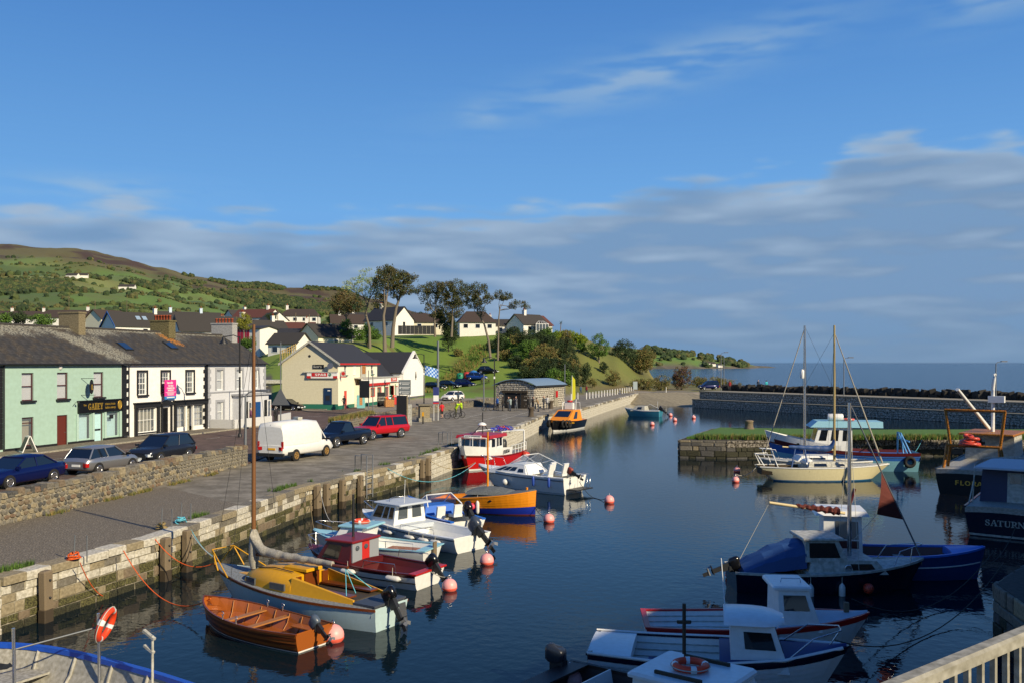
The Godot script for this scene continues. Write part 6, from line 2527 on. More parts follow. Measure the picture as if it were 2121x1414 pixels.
func boats_left() -> void:
	# --- open grey workboat with a blue gunwale,bottom left corner
	var h = Hull.new()
	h.L = 7.3; h.B = 2.6; h.fb = 0.72; h.up_bow = 0.25; h.up_stern = 0.05; h.tw = 0.75; h.full = 3.4; h.rake = 0.3
	var b = boat("open_workboat","open grey workboat with a bright blue gunwale in the lower left corner","boat",V(-6.2,0,-17.4),V(-12.6,0,-20.9))
	var grey = mat("hull_grey","b7b5ac",0.6,0.0,"patch",0.9)
	obj("hull",hull_side(h,0.0,1.4),mat("hull_dark","2c3036",0.5,0.0,"patch",1.0),b)
	obj("transom",hull_transom(h),MT.hull_dark,b)
	obj("inside",hull_inside(h,0.01,0.985,0.12),grey,b)
	obj("gunwale",hull_rail(h,0.13,0.11),mat("gunwale_blue","1d50b8",0.4,0.0,"paint",0.8),b)
	obj("transom_rail",transom_rail(h,0.14,0.1),MT.gunwale_blue,b)
	for t in [0.18, 0.34, 0.5, 0.66, 0.8]:
		for s in [-1.0, 1.0]:
			var st = S()
			tube(st,[h.pt(t,0.05,s,-0.06),h.pt(t,0.5,s,-0.07),h.pt(t,0.85,s,-0.1)],0.045,-1,4)
			obj("rib", st, grey, b)
	for k in 7:
		var st = S()
		box(st,V(-0.4,0.15,-0.72 + k * 0.24),V(5.0,0.03,0.2))
		obj("floor_board", st, grey, b)
	var st = S()
	box(st, V(2.1, 0.42, 0), V(0.9, 0.05, 1.7))
	obj("fore_deck", st, grey, b)
	for q in [V(0.75,0,-0.55),V(0.2,0,1.05)]:
		st = S()
		tube(st,[q + V(0,0.1,0),q + V(0.05,1.9,0)],0.035,-1,8)
		obj("gantry_post", st, MT.steel, b)
	rails(b,"gantry_bar",[[V(0.8,1.45,-0.55),V(0.25,1.6,1.05)]],0.02,MT.galvanised)
	for q in [[-1.6,0.95,1.2],[2.3,-0.6,0.9]]:
		st = S()
		tube(st,[V(q[0],0.5,q[1]),V(q[0],0.5 + q[2],q[1])],0.03,-1,6)
		box(st,V(q[0] + 0.1,0.5 + q[2],q[1]),V(0.36,0.05,0.07),Basis(V(0,0,1),0.4))
		box(st,V(q[0] + 0.1,0.2 + q[2],q[1]),V(0.3,0.05,0.07),Basis(V(0,0,1),0.4))
		obj("net_hauler", st, MT.white_dirty, b)
	st = S()
	box(st,V(0.5,0.8,-1.14),V(0.16,0.22,0.1))
	box(st,V(-0.1,0.8,-1.18),V(0.16,0.2,0.1))
	obj("cleat", st, MT.wood_weathered, b)
	outboard(b,"silver cowled outboard on the grey workboat stern",V(-2.7,0.75,-0.4),1.1,mat("cowl_silver","b5bac0",0.25,0.6),0.0)
	lifebelt("orange lifebelt hung on the steel post of the grey workboat",Transform3D(Basis(V(0,0,1),1.25) * Basis(Vector3.UP,0.4),b.transform * V(0.2,1.62,1.2)))
	# --- varnished dinghy
	h = Hull.new()
	h.L = 4.5; h.B = 1.65; h.fb = 0.42; h.up_bow = 0.32; h.up_stern = 0.1; h.tw = 0.78; h.rake = 0.25; h.full = 2.6
	b = boat("varnished_dinghy","varnished clinker rowing dinghy with a tilted outboard motor","boat",V(-5.37,0,-23.91),V(-8.56,0,-26.09))
	for k in 6:
		obj("strake",hull_side(h,k / 6.0,(k + 1) / 6.0,0.0,1.0,0.014),MT.wood_varnish if k % 2 == 0 else MT.wood_varnish_dark,b)
	obj("bottom",hull_side(h,1.0,1.5),MT.white_paint,b)
	obj("waterline",hull_side(h,0.93,1.02,0.0,1.0,0.0,0.016),MT.white_paint,b)
	obj("transom",hull_transom(h,0.0,0.92),MT.wood_varnish,b)
	obj("transom_foot",hull_transom(h,0.92,1.4,0.005),MT.white_paint,b)
	obj("inside",hull_inside(h,0.01,0.98,0.08,0.03),MT.wood_varnish,b)
	obj("gunwale",hull_rail(h,0.05,0.05),MT.wood_varnish_dark,b)
	for t in [0.28,0.4,0.52,0.64,0.74,0.84]:
		st = S()
		for s in [-1.0, 1.0]:
			tube(st,[h.pt(t,0.02,s,-0.045),h.pt(t,0.5,s,-0.05),h.pt(t,0.86,s,-0.09)],0.016,-1,4)
		obj("rib", st, MT.wood_pale, b)
	for t in [0.42, 0.62]:
		st = S()
		var w = h.half(t) * 1.86
		box(st,V(-h.L / 2 + h.L * t,h.sheer(t) - 0.1,0),V(0.2,0.035,w))
		obj("thwart", st, MT.wood_pale, b)
	st = S()
	for s in [-1.0, 1.0]:
		box(st,V(-1.55,0.32,s * 0.46),V(1.1,0.03,0.3))
	obj("side_bench", st, MT.wood_varnish, b)
	for t in [0.47, 0.6]:
		for s in [-1.0, 1.0]:
			st = S()
			tube(st,[h.pt(t,0,s,-0.02),h.pt(t,0,s,-0.02) + V(0,0.12,0)],0.02)
			torus(st,Transform3D(Basis(Vector3.RIGHT,PI / 2),h.pt(t,0,s,-0.02) + V(0,0.16,0)),0.045,0.012,8,5,0.5,TAU - 0.5)
			obj("rowlock", st, MT.steel, b)
	outboard(b,"small grey outboard tilted up on the varnished dinghy",V(-2.25,0.52,0.05),0.75,mat("cowl_grey","4a5562",0.35),-0.9)
	# --- yellow topped sailing boat
	h = Hull.new()
	h.L = 7.5; h.B = 2.25; h.fb = 0.66; h.up_bow = 0.3; h.up_stern = 0.02; h.tw = 0.62; h.rake = 0.9; h.full = 1.9; h.mid = 0.4; h.flare = 0.18
	b = boat("sailing_boat","pale blue wooden sailing boat with a mustard yellow cabin","boat",V(-3.56,0,-25.75),V(-9.46,0,-29.54))
	var ice = mat("hull_ice","b4cdd2",0.35,0.0,"paint",0.9)
	obj("topsides",hull_side(h,0.0,1.0),ice,b)
	obj("antifoul",hull_side(h,1.0,1.6),mat("antifoul_red","6a2620",0.7),b)
	obj("transom",hull_transom(h,0.0,1.0),ice,b)
	obj("transom_foot",hull_transom(h,1.0,1.5),MT.antifoul_red,b)
	obj("rubbing_strake",hull_rail(h,0.04,0.07,0.0,1.0,0.06,0.03),MT.wood_varnish_dark,b)
	obj("deck",hull_deck(h,0.02,0.995,0.01,0.05),mat("deck_grey","8d949a",0.8,0.0,"patch",0.7),b)
	st = S()
	box(st,V(-3.3,0.72,0),V(0.8,0.06,1.35))
	obj("stern_deck",st,mat("deck_slate","3d4450",0.6,0.0,"paint",0.6),b)
	# cockpit well
	st = S()
	for s in [-1.0, 1.0]:
		hexa(st,[V(-2.9,0.68,s * 0.62),V(-0.62,0.68,s * 0.80),V(-0.62,0.68,s * 0.86),V(-2.9,0.68,s * 0.68),V(-2.9,0.80,s * 0.60),V(-0.62,1.18,s * 0.70),V(-0.62,1.16,s * 0.78),V(-2.9,0.80,s * 0.66)])
	obj("coaming", st, MT.yellow_paint, b)
	st = S()
	box(st,V(-1.7,0.735,0),V(2.2,0.03,1.2))
	obj("cockpit_floor", st, MT.wood_wet, b)
	for s in [-1.0, 1.0]:
		st = S()
		box(st,V(-1.7,0.83,s * 0.45),V(2.0,0.05,0.3))
		obj("cockpit_seat",st,MT.wood_varnish_dark,b)
	# cabin: rounded coach roof
	st = S()
	var rings = []
	for q in [[-0.62,0.86,1.20],[-0.2,0.90,1.26],[0.5,0.88,1.28],[1.1,0.80,1.22],[1.5,0.68,1.08],[1.72,0.55,0.80]]:
		var ring = []
		for k in 13:
			var a = PI * k / 12
			var cz = cos(a)
			var sy = pow(sin(a), 0.55)
			ring.append(V(q[0] - (0.0 if sy > 0.5 else 0.0),0.62 + (q[2] - 0.62) * sy,q[1] * signf(cz) * pow(absf(cz),0.6)))
		rings.append(ring)
	loft(st, rings, false, true, true, true)
	var cab = obj("cabin",st,MT.yellow_paint,b)
	for s in [-1.0, 1.0]:
		for x in [[-0.45, 0.15], [0.85, 1.3]]:
			st = S()
			var zz = 0.895 if x[0] < 0.5 else 0.80
			box(st,V((x[0] + x[1]) / 2,0.88,s * zz),V(x[1] - x[0],0.19,0.06),Basis(Vector3.UP,0.0 if x[0] < 0.5 else s * 0.16))
			obj("cabin_window",st,MT.glass_grey,cab)
	st = S()
	box(st,V(-0.65,1.0,0),V(0.05,0.44,0.58))
	obj("cabin_door",st,MT.wood_varnish_dark,cab)
	st = S()
	for s in [-1.0, 1.0]:
		box(st,V(-0.65,0.98,s * 0.55),V(0.04,0.34,0.24))
	obj("door_shutter",st,MT.wood_varnish_dark,cab)
	st = S()
	cbox(st,V(-0.3,1.3,0),V(0.95,0.09,0.66),0.02)
	obj("sliding_hatch",st,MT.yellow_paint,cab)
	st = S()
	box(st,V(2.2,0.84,0.0),V(0.62,0.06,0.5))
	obj("fore_hatch", st, MT.yellow_paint, b)
	rails(b,"grab_rail",[[V(-0.4,1.26,0.5),V(0.4,1.3,0.5),V(1.2,1.2,0.45)],[V(-0.4,1.26,-0.5),V(0.4,1.3,-0.5),V(1.2,1.2,-0.45)]],0.018,MT.wood_wet)
	# pulpit
	rails(b,"pulpit",[[V(3.55,0.95,0.1),V(3.3,1.5,0.42),V(3.3,1.5,-0.42),V(3.55,0.95,-0.1)],[V(3.3,1.5,0.42),V(2.1,0.85,0.82)],[V(3.3,1.5,-0.42),V(2.1,0.85,-0.82)],[V(3.3,1.5,0.42),V(2.9,0.9,0.52)],[V(3.3,1.5,-0.42),V(2.9,0.9,-0.52)]],0.022,MT.yellow_paint)
	# mast, boom with furled sail
	st = S()
	tube(st,[V(1.86,0.66,0),V(1.86,8.6,0)],0.075,0.05,10)
	obj("mast",st,mat("mast_wood","8a5f34",0.45,0.0,"grain",0.5),b)
	st = S()
	tube(st,[V(1.78,1.45,0),V(-2.1,1.5,0)],0.05,0.045,8)
	obj("boom", st, MT.wood_varnish_dark, b)
	st = S()
	rings = []
	for i in 30:
		var f = i / 29.0
		var x = lerpf(1.84, -1.5, f)
		var r = lerpf(0.17,0.075,pow(f,0.7)) * (1.0 + 0.07 * sin(i * 2.1) + 0.05 * sin(i * 3.7 + 1.0))
		var ring = []
		for k in 9:
			var a = TAU * k / 9
			ring.append(V(x,1.47 + 0.06 + cos(a) * r * (1.1 + 0.12 * sin(a * 3.0 + i * 0.9)) + (0.5 * pow(1.0 - f,14.0)),sin(a) * r + 0.02 * sin(i * 1.3)))
		rings.append(ring)
	loft(st, rings, true, true, true, true)
	rings = []
	for q in [[1.0,0.10],[1.3,0.16],[1.7,0.15],[2.1,0.11],[2.3,0.05]]:
		var ring = []
		for k in 8:
			var a = TAU * k / 8
			ring.append(V(1.86 + cos(a) * q[1],q[0],sin(a) * q[1]))
		rings.append(ring)
	loft(st, rings, true, true, true, true)
	obj("furled_sail", st, MT.sail_cloth, b)
	rails(b,"mainsheet",[[V(-2.0,1.48,0),V(-2.55,0.82,0.55)],[V(-2.0,1.48,0),V(-2.55,0.82,-0.55)],[V(-2.0,1.48,0),V(-2.4,0.8,0)]],0.012,MT.rope_blue)
	rails(b,"shroud",[[V(1.7,0.72,1.05),V(1.86,8.4,0)],[V(1.7,0.72,-1.05),V(1.86,8.4,0)],[V(3.7,1.0,0),V(1.86,8.4,0)]],0.006,MT.dark_metal)
	outboard(b,"black outboard raised on the pale blue sailing boat transom",V(-3.78,0.75,-0.15),1.0,MT.black_gloss,-0.55)
	st = S()
	box(st,V(-3.86,0.25,0.35),V(0.05,0.8,0.3),Basis(V(0,0,1),-0.15))
	obj("rudder", st, MT.steel, b)
	# --- maroon and white cabin boat
	h = Hull.new()
	h.L = 5.3; h.B = 2.0; h.fb = 0.62; h.up_bow = 0.42; h.up_stern = 0.04; h.tw = 0.86; h.rake = 0.55; h.full = 2.3
	b = boat("cabin_boat","maroon topped white cabin boat with a grey and red cabin front","boat",V(-2.89,0,-30.43),V(-7.13,0,-32.85))
	b.scale.y = 0.86
	obj("topsides",hull_side(h,0.22,1.0),MT.white_gloss,b)
	obj("upper_strake",hull_side(h,0.0,0.22),MT.maroon,b)
	obj("stripe",hull_rail(h,0.03,0.04,0.0,0.99,0.55,0.015),MT.black_paint,b)
	obj("antifoul",hull_side(h,1.0,1.5),MT.antifoul_red,b)
	obj("transom",hull_transom(h),MT.white_gloss,b)
	obj("inside",hull_inside(h,0.01,0.52,0.15),MT.maroon,b)
	obj("fore_deck",hull_deck(h,0.5,0.995,0.0,0.08),MT.maroon,b)
	obj("gunwale",hull_rail(h,0.1,0.05),MT.maroon,b)
	obj("transom_rail",transom_rail(h,0.3,0.06),MT.red_paint,b)
	var p = frus(0.1,1.65,0.84,0.62,0.1,1.15,0.7,1.52)
	var cb = solid("cabin", p, MT.maroon, b)
	panel("side_window",p,"s",[0.35,0.25,0.85,0.85],MT.glass_dark,cb,0.012,MT.maroon)
	panel("side_window",p,"p",[0.15,0.25,0.65,0.85],MT.glass_dark,cb,0.012,MT.maroon)
	panel("wind_screen",p,"f",[0.08,0.25,0.92,0.85],MT.glass_dark,cb)
	st = S()
	cbox(st,V(0.6,1.56,0),V(1.25,0.08,1.56),0.03)
	obj("cabin_roof",st,mat("roof_red","7c1f20",0.4,0.0,"paint",0.6),cb)
	for q in [[-0.72,-0.2,"panel_grey"],[-0.2,0.2,"door_red"],[0.2,0.72,"panel_grey"]]:
		st = S()
		box(st,V(0.07,1.06,(q[0] + q[1]) / 2),V(0.05,0.9,q[1] - q[0] - 0.01))
		var pn = obj("cabin_door" if q[2] == "door_red" else "bulkhead",st,mat(q[2],"8a8f94" if q[2] == "panel_grey" else "b82822",0.5),cb)
		if q[0] < 0.0:
			st = S()
			lathe(st,[[0.1,0],[0.1,0.02],[0.075,0.025]],14,Transform3D(Basis(V(0,0,1),PI / 2),V(0.045,1.28,(q[0] + q[1]) / 2)))
			obj("porthole", st, MT.glass_grey, pn)
	st = S()
	tube(st,[V(0.6,1.58,0),V(0.6,3.3,0)],0.045,0.04,8)
	obj("mast", st, MT.dark_metal, b)
	rails(b,"pulpit",[[V(1.6,0.9,0.62),V(1.75,1.4,0.6),V(2.5,1.5,0.2),V(2.5,1.5,-0.2),V(1.75,1.4,-0.6),V(1.6,0.9,-0.62)],[V(2.4,1.0,0.1),V(2.5,1.5,0.2)],[V(2.4,1.0,-0.1),V(2.5,1.5,-0.2)]],0.018,MT.steel)
	rails(b,"side_rail",[[V(-0.6,0.66,0.98),V(-0.65,1.0,0.98),V(-1.9,1.0,0.95),V(-1.95,0.66,0.95)],[V(-0.6,0.66,-0.98),V(-0.65,1.0,-0.98),V(-1.9,1.0,-0.95),V(-1.95,0.66,-0.95)]],0.015,MT.steel)
	fender(b,h.pt(0.5,0.3,-1,0.1),0.11,0.55,MT.fender_white,true)
	fender(b,h.pt(0.15,0.3,-1,0.1),0.11,0.55,MT.fender_white,true)
	outboard(b,"black outboard tilted up on the maroon cabin boat",V(-2.68,0.72,0.1),1.0,MT.black_gloss,-0.7)
	# --- small pale blue and white boat
	h = Hull.new()
	h.L = 5.2; h.B = 1.9; h.fb = 0.6; h.up_bow = 0.45; h.up_stern = 0.04; h.tw = 0.85; h.rake = 0.5
	b = boat("cuddy_boat","small white boat with pale blue cuddy roof and deck edge","boat",V(-3.19,0,-34.29),V(-7.58,0,-35.96))
	b.scale.y = 0.84
	obj("topsides",hull_side(h,0.0,1.0),MT.white_gloss,b)
	obj("antifoul",hull_side(h,1.0,1.5),MT.hull_dark,b)
	obj("transom",hull_transom(h),MT.white_gloss,b)
	obj("inside",hull_inside(h,0.01,0.58,0.15),MT.white_gloss,b)
	obj("fore_deck",hull_deck(h,0.56,0.995,0.0,0.08),MT.blue_pale,b)
	obj("gunwale",hull_rail(h,0.1,0.05),MT.blue_pale,b)
	obj("transom_rail",transom_rail(h,0.4,0.05),MT.blue_pale,b)
	p = frus(0.25,1.35,0.78,0.6,0.0,0.95,0.62,1.42)
	cb = solid("cuddy", p, MT.white_gloss, b)
	panel("side_window",p,"s",[0.2,0.35,0.6,0.85],MT.glass_grey,cb)
	panel("side_window",p,"p",[0.4,0.35,0.8,0.85],MT.glass_grey,cb)
	panel("wind_screen",p,"f",[0.06,0.2,0.94,0.88],MT.glass_grey,cb)
	st = S()
	cbox(st,V(0.42,1.46,0),V(1.3,0.08,1.42),0.03)
	obj("cuddy_roof", st, MT.blue_pale, cb)
	st = S()
	box(st,V(-1.3,0.45,0.1),V(1.2,0.06,0.6))
	obj("engine_box", st, MT.wood_varnish, b)
	rails(b,"bow_rail",[[V(1.2,0.85,0.7),V(1.4,1.35,0.6),V(2.4,1.45,0.15),V(2.4,1.45,-0.15),V(1.4,1.35,-0.6),V(1.2,0.85,-0.7)]],0.016,MT.steel)
	rails(b,"side_rail",[[V(0.0,0.62,-0.92),V(-0.05,1.0,-0.92),V(-2.2,0.95,-0.85),V(-2.2,0.62,-0.85)],[V(-1.1,0.62,-0.9),V(-1.1,0.97,-0.9)]],0.014,MT.steel)
	st = S()
	box(st,V(-2.68,0.4,0),V(0.06,1.0,0.25))
	obj("rudder", st, MT.wood_weathered, b)
	lifebelt("orange lifebelt lying on the pale blue cuddy roof",at(b.transform * V(0.45,1.58,0.0)),0.27)

func boats_middle() -> void:
	# --- white pilothouse boat
	var h = Hull.new()
	h.L = 6.7; h.B = 2.3; h.fb = 0.78; h.up_bow = 0.45; h.up_stern = 0.02; h.tw = 0.9; h.rake = 0.7; h.full = 2.4
	var b = boat("pilothouse_boat","white pilothouse fishing boat with a row of white fenders","boat",V(-1.81,0,-36.33),V(-6.33,0,-40.29))
	b.scale.y = 0.78
	obj("topsides",hull_side(h,0.0,1.0),MT.white_gloss,b)
	obj("antifoul",hull_side(h,1.0,1.5),MT.hull_dark,b)
	obj("transom",hull_transom(h),MT.white_gloss,b)
	obj("inside",hull_inside(h,0.01,0.5,0.2,0.16),MT.white_gloss,b)
	obj("deck",hull_deck(h,0.48,0.995,0.0,0.05),mat("deck_pale","b9c2cb",0.6,0.0,"paint",0.8),b)
	obj("gunwale",hull_rail(h,0.18,0.06),MT.white_gloss,b)
	obj("rub_rail",hull_rail(h,0.04,0.05,0.0,0.99,0.14,0.02),mat("rub_grey","5b6066",0.6),b)
	var p = frus(0.3,2.0,0.92,0.78,0.3,1.45,0.78,1.95)
	var cb = solid("wheelhouse",p,MT.white_gloss,b)
	for r in [[0.06,0.24],[0.30,0.50],[0.56,0.90]]:
		panel("side_window",p,"s",[r[0],0.38,r[1],0.9],MT.glass_dark,cb)
		panel("side_window",p,"p",[1.0 - r[1],0.38,1.0 - r[0],0.9],MT.glass_dark,cb)
	panel("wind_screen",p,"f",[0.06,0.36,0.94,0.9],MT.glass_dark,cb)
	panel("rear_window",p,"b",[0.12,0.35,0.42,0.88],MT.glass_grey,cb)
	panel("rear_window",p,"b",[0.58,0.35,0.88,0.88],MT.glass_grey,cb)
	var st = S()
	cbox(st,V(0.75,2.0,0),V(1.7,0.09,1.8),0.04)
	obj("roof", st, MT.deck_pale, cb)
	rails(b,"roof_rail",[[V(0.9,2.04,0.6),V(1.0,2.2,0.5),V(1.2,2.2,0),V(1.0,2.2,-0.5),V(0.9,2.04,-0.6)]],0.015,MT.steel)
	rails(b,"aerial",[[V(0.2,2.04,-0.4),V(0.15,3.3,-0.4)]],0.012,MT.white_gloss)
	rails(b,"bow_rail",[[V(1.6,1.0,0.8),V(1.7,1.55,0.75),V(3.1,1.75,0.15),V(3.1,1.75,-0.15),V(1.7,1.55,-0.75),V(1.6,1.0,-0.8)],[V(2.5,1.1,0.45),V(2.5,1.66,0.4)]],0.018,MT.steel)
	rails(b,"side_rail",[[V(-0.3,0.82,-1.1),V(-0.35,1.1,-1.1),V(-2.2,1.1,-1.05),V(-2.25,0.82,-1.05)]],0.015,MT.steel)
	for t in [0.66, 0.56, 0.36, 0.24, 0.14]:
		fender(b,h.pt(t,0.34,-1,0.11),0.11,0.5,MT.fender_white,true,0.2)
	outboard(b,"large grey and white outboard behind the white pilothouse boat",V(-3.4,0.95,0.15),1.3,mat("cowl_slate","39414e",0.3),-0.85)
	# --- blue topped speedboat
	h = Hull.new()
	h.L = 5.2; h.B = 2.0; h.fb = 0.62; h.up_bow = 0.3; h.up_stern = 0.0; h.tw = 0.9; h.rake = 0.9; h.full = 2.0
	b = boat("speedboat","white speedboat with bright blue topsides and folded windscreen","boat",V(-1.84,0,-39.49),V(-5.04,0,-43.8))
	obj("topsides",hull_side(h,0.42,1.0),MT.white_gloss,b)
	obj("blue_band",hull_side(h,0.0,0.42),MT.blue_paint,b)
	obj("antifoul",hull_side(h,1.0,1.4),MT.white_dirty,b)
	obj("transom",hull_transom(h),MT.white_gloss,b)
	obj("inside",hull_inside(h,0.01,0.5,0.2,0.12),MT.white_dirty,b)
	obj("fore_deck",hull_deck(h,0.5,0.99,-0.02,0.2),MT.blue_paint,b)
	obj("gunwale",hull_rail(h,0.2,0.07),MT.blue_paint,b)
	p = frus(-0.5,1.2,0.9,0.62,-0.3,0.5,0.75,1.02)
	cb = solid("cuddy", p, MT.blue_paint, b)
	panel("side_window",p,"p",[0.15,0.3,0.45,0.8],MT.glass_dark,cb)
	st = S()
	quad(st,V(0.55,1.0,-0.75),V(0.55,1.0,0.75),V(-0.2,1.5,0.65),V(-0.2,1.5,-0.65))
	quad(st,V(0.55,1.0,0.75),V(-0.35,1.0,0.85),V(-0.35,1.45,0.72),V(-0.2,1.5,0.65))
	quad(st,V(0.55,1.0,-0.75),V(-0.35,1.0,-0.85),V(-0.35,1.45,-0.72),V(-0.2,1.5,-0.65))
	obj("windscreen", st, MT.pane, b)
	rails(b,"screen_frame",[[V(0.55,1.0,0.75),V(-0.2,1.5,0.65),V(-0.2,1.5,-0.65),V(0.55,1.0,-0.75)],[V(-0.2,1.5,0.65),V(-0.75,1.05,0.9)],[V(-0.2,1.5,-0.65),V(-0.75,1.05,-0.9)]],0.03,MT.white_gloss)
	st = S()
	for q in [[-0.9, 0.45], [-0.9, -0.45]]:
		box(st,V(q[0],0.6,q[1]),V(0.45,0.12,0.45))
		box(st,V(q[0] - 0.2,0.85,q[1]),V(0.1,0.5,0.42),Basis(V(0,0,1),0.2))
	obj("seat", st, MT.white_gloss, b)
	words("NORTHWAY",0.16,MT.white_gloss,b,Transform3D(Basis(Vector3.UP,PI),h.pt(0.38,0.2,-1,0.02)),"name",false,1.0)
	outboard(b,"black outboard with red trim behind the blue speedboat",V(-2.62,0.9,0.0),1.15,mat("cowl_black","1b1012",0.25),-0.8)
	# --- orange wooden boat
	h = Hull.new()
	h.L = 5.4; h.B = 2.1; h.fb = 0.85; h.up_bow = 0.35; h.up_stern = -0.25; h.tw = 0.7; h.rake = 0.06; h.full = 3.0; h.flare = 0.3
	b = boat("wooden_boat","orange planked wooden boat with a blue lower hull and grey canvas roof","boat",V(-3.39,0,-46.56),V(0.79,0,-44.78))
	for k in 5:
		obj("strake",hull_side(h,k * 0.125,(k + 1) * 0.125,0.0,1.0,0.012),MT.orange_paint,b)
	obj("blue_hull",hull_side(h,0.625,0.95),mat("hull_blue","1a2f9a",0.4,0.0,"paint",0.8),b)
	obj("antifoul",hull_side(h,0.95,1.4),MT.antifoul_red,b)
	obj("transom",hull_transom(h),MT.orange_paint,b)
	obj("inside",hull_inside(h,0.01,0.34,0.2),MT.orange_paint,b)
	obj("deck",hull_deck(h,0.33,0.99,0.0,0.1),mat("canvas_grey","6f767a",0.85,0.0,"patch",0.6),b)
	obj("gunwale",hull_rail(h,0.08,0.06),MT.orange_paint,b)
	st = S()
	rings_canopy(st, -0.7, 1.6, 0.85, 1.0)
	obj("canvas_roof", st, MT.canvas_grey, b)
	st = S()
	tube(st,[V(0.1,0.9,0),V(0.1,4.0,0)],0.055,0.045,8)
	obj("mast", st, MT.orange_paint, b)
	st = S()
	tube(st,[V(2.2,0.95,0),V(2.2,1.35,0)],0.06,-1,6)
	obj("bollard", st, MT.orange_paint, b)
	for t in [0.42, 0.62]:
		st = S()
		lathe(st,[[0.07,0],[0.07,0.02]],10,Transform3D(Basis(Vector3.RIGHT,PI / 2).scaled(V(1.4,0.8,1)),h.pt(t,0.22,1,0.0)))
		obj("porthole", st, MT.glass_dark, b)
	fender(b,h.pt(0.5,0.55,1,0.1),0.09,0.6,MT.fender_white)
	ball(b,"fender",h.pt(0.45,0.5,1,0.12),0.16,mat("fender_pink","d8405a",0.4))
	# --- white cabin cruiser
	h = Hull.new()
	h.L = 7.2; h.B = 2.5; h.fb = 0.95; h.up_bow = 0.22; h.up_stern = 0.0; h.tw = 0.92; h.rake = 1.3; h.full = 2.0; h.flare = 0.22
	b = boat("cabin_cruiser","white cabin cruiser with raked screen and blue fenders","boat",V(3.71,0,-52.07),V(-2.22,0,-56.69))
	obj("topsides",hull_side(h,0.0,1.0),MT.white_gloss,b)
	obj("antifoul",hull_side(h,0.93,1.4,0.0,1.0,0.0,0.006),mat("antifoul_teal","1d4a50",0.6),b)
	obj("transom",hull_transom(h),MT.white_gloss,b)
	obj("deck",hull_deck(h,0.4,0.99,0.0,0.08),MT.white_gloss,b)
	obj("inside",hull_inside(h,0.02,0.42,0.35,0.25),MT.white_dirty,b)
	obj("rub_rail",hull_rail(h,0.05,0.06,0.0,0.995,0.16,0.02),MT.rub_grey,b)
	obj("gunwale",hull_rail(h,0.22,0.06,0.0,0.5),MT.white_gloss,b)
	p = frus(-0.9,2.4,1.05,0.92,-0.6,0.5,0.82,1.5)
	cb = solid("cabin", p, MT.white_gloss, b)
	for r in [[0.30,0.48,0.35],[0.51,0.66,0.35],[0.69,0.84,0.3]]:
		panel("side_window",p,"s",[r[0],r[2],r[1],0.72],MT.glass_dark,cb)
		panel("side_window",p,"p",[1.0 - r[1],r[2],1.0 - r[0],0.72],MT.glass_dark,cb)
	panel("side_window",p,"p",[0.78,0.25,0.94,0.6],MT.glass_dark,cb)
	st = S()
	quad(st,V(0.5,1.5,-0.8),V(0.5,1.5,0.8),V(-0.5,2.05,0.72),V(-0.5,2.05,-0.72))
	quad(st,V(0.5,1.5,0.8),V(-0.6,1.5,0.84),V(-0.9,2.0,0.76),V(-0.5,2.05,0.72))
	quad(st,V(0.5,1.5,-0.8),V(-0.6,1.5,-0.84),V(-0.9,2.0,-0.76),V(-0.5,2.05,-0.72))
	obj("windscreen", st, MT.pane, b)
	rails(b,"screen_frame",[[V(0.5,1.5,0.8),V(-0.5,2.05,0.72),V(-0.5,2.05,-0.72),V(0.5,1.5,-0.8)],[V(-0.5,2.05,0.72),V(-2.3,1.35,0.95)],[V(-0.5,2.05,-0.72),V(-2.3,1.35,-0.95)],[V(-2.3,1.35,0.95),V(-2.3,1.1,1.0)],[V(-1.4,1.7,0.83),V(-0.7,1.5,0.86)]],0.028,MT.white_gloss)
	st = S()
	for q in [[-1.4,0.5],[-2.0,-0.5],[-2.3,0.5]]:
		box(st,V(q[0],0.95,q[1]),V(0.5,0.14,0.5))
		box(st,V(q[0] - 0.28,1.3,q[1]),V(0.1,0.65,0.48),Basis(V(0,0,1),0.25))
	obj("seat", st, MT.white_gloss, b)
	rails(b,"pulpit",[[V(1.9,1.08,0.75),V(2.1,1.65,0.6),V(3.3,1.75,0.1),V(3.3,1.75,-0.1),V(2.1,1.65,-0.6),V(1.9,1.08,-0.75)],[V(2.6,1.12,0.45),V(2.7,1.7,0.4)],[V(3.1,1.15,0.15),V(3.2,1.75,0.12)]],0.02,MT.steel)
	st = S()
	box(st, V(-3.95, 0.3, 0), V(0.7, 0.06, 1.6))
	obj("swim_platform", st, MT.dark_metal, b)
	rails(b,"boarding_ladder",[[V(-4.2,0.3,0.3),V(-4.25,1.1,0.3),V(-3.7,1.15,0.3)],[V(-4.2,0.3,0.6),V(-4.25,1.1,0.6),V(-3.7,1.15,0.6)],[V(-4.22,0.6,0.3),V(-4.22,0.6,0.6)]],0.02,MT.steel)
	fender(b,h.pt(0.28,0.3,-1,0.1),0.08,0.5,mat("fender_blue","2a4a9c",0.4))
	fender(b,h.pt(0.13,0.3,-1,0.1),0.08,0.5,MT.fender_blue)
	ball(b,"fender",h.pt(0.58,0.55,-1,0.16),0.19,MT.fender_white)
	outboard(b,"small outboard with an orange cap on the cruiser stern",V(-3.72,1.15,-0.5),0.9,mat("cowl_orange","8a3b2a",0.4),-1.1)
	# --- red and white fishing boat
	h = Hull.new()
	h.L = 8.7; h.B = 3.1; h.fb = 1.3; h.up_bow = 0.55; h.up_stern = 0.1; h.tw = 0.85; h.rake = 0.7; h.full = 2.8; h.flare = 0.18
	b = boat("fishing_boat","red hulled fishing boat with white wheelhouse numbered B330","fishing boat",V(-0.09,0,-70.65),V(-3.24,0,-62.49))
	b.scale.y = 0.8
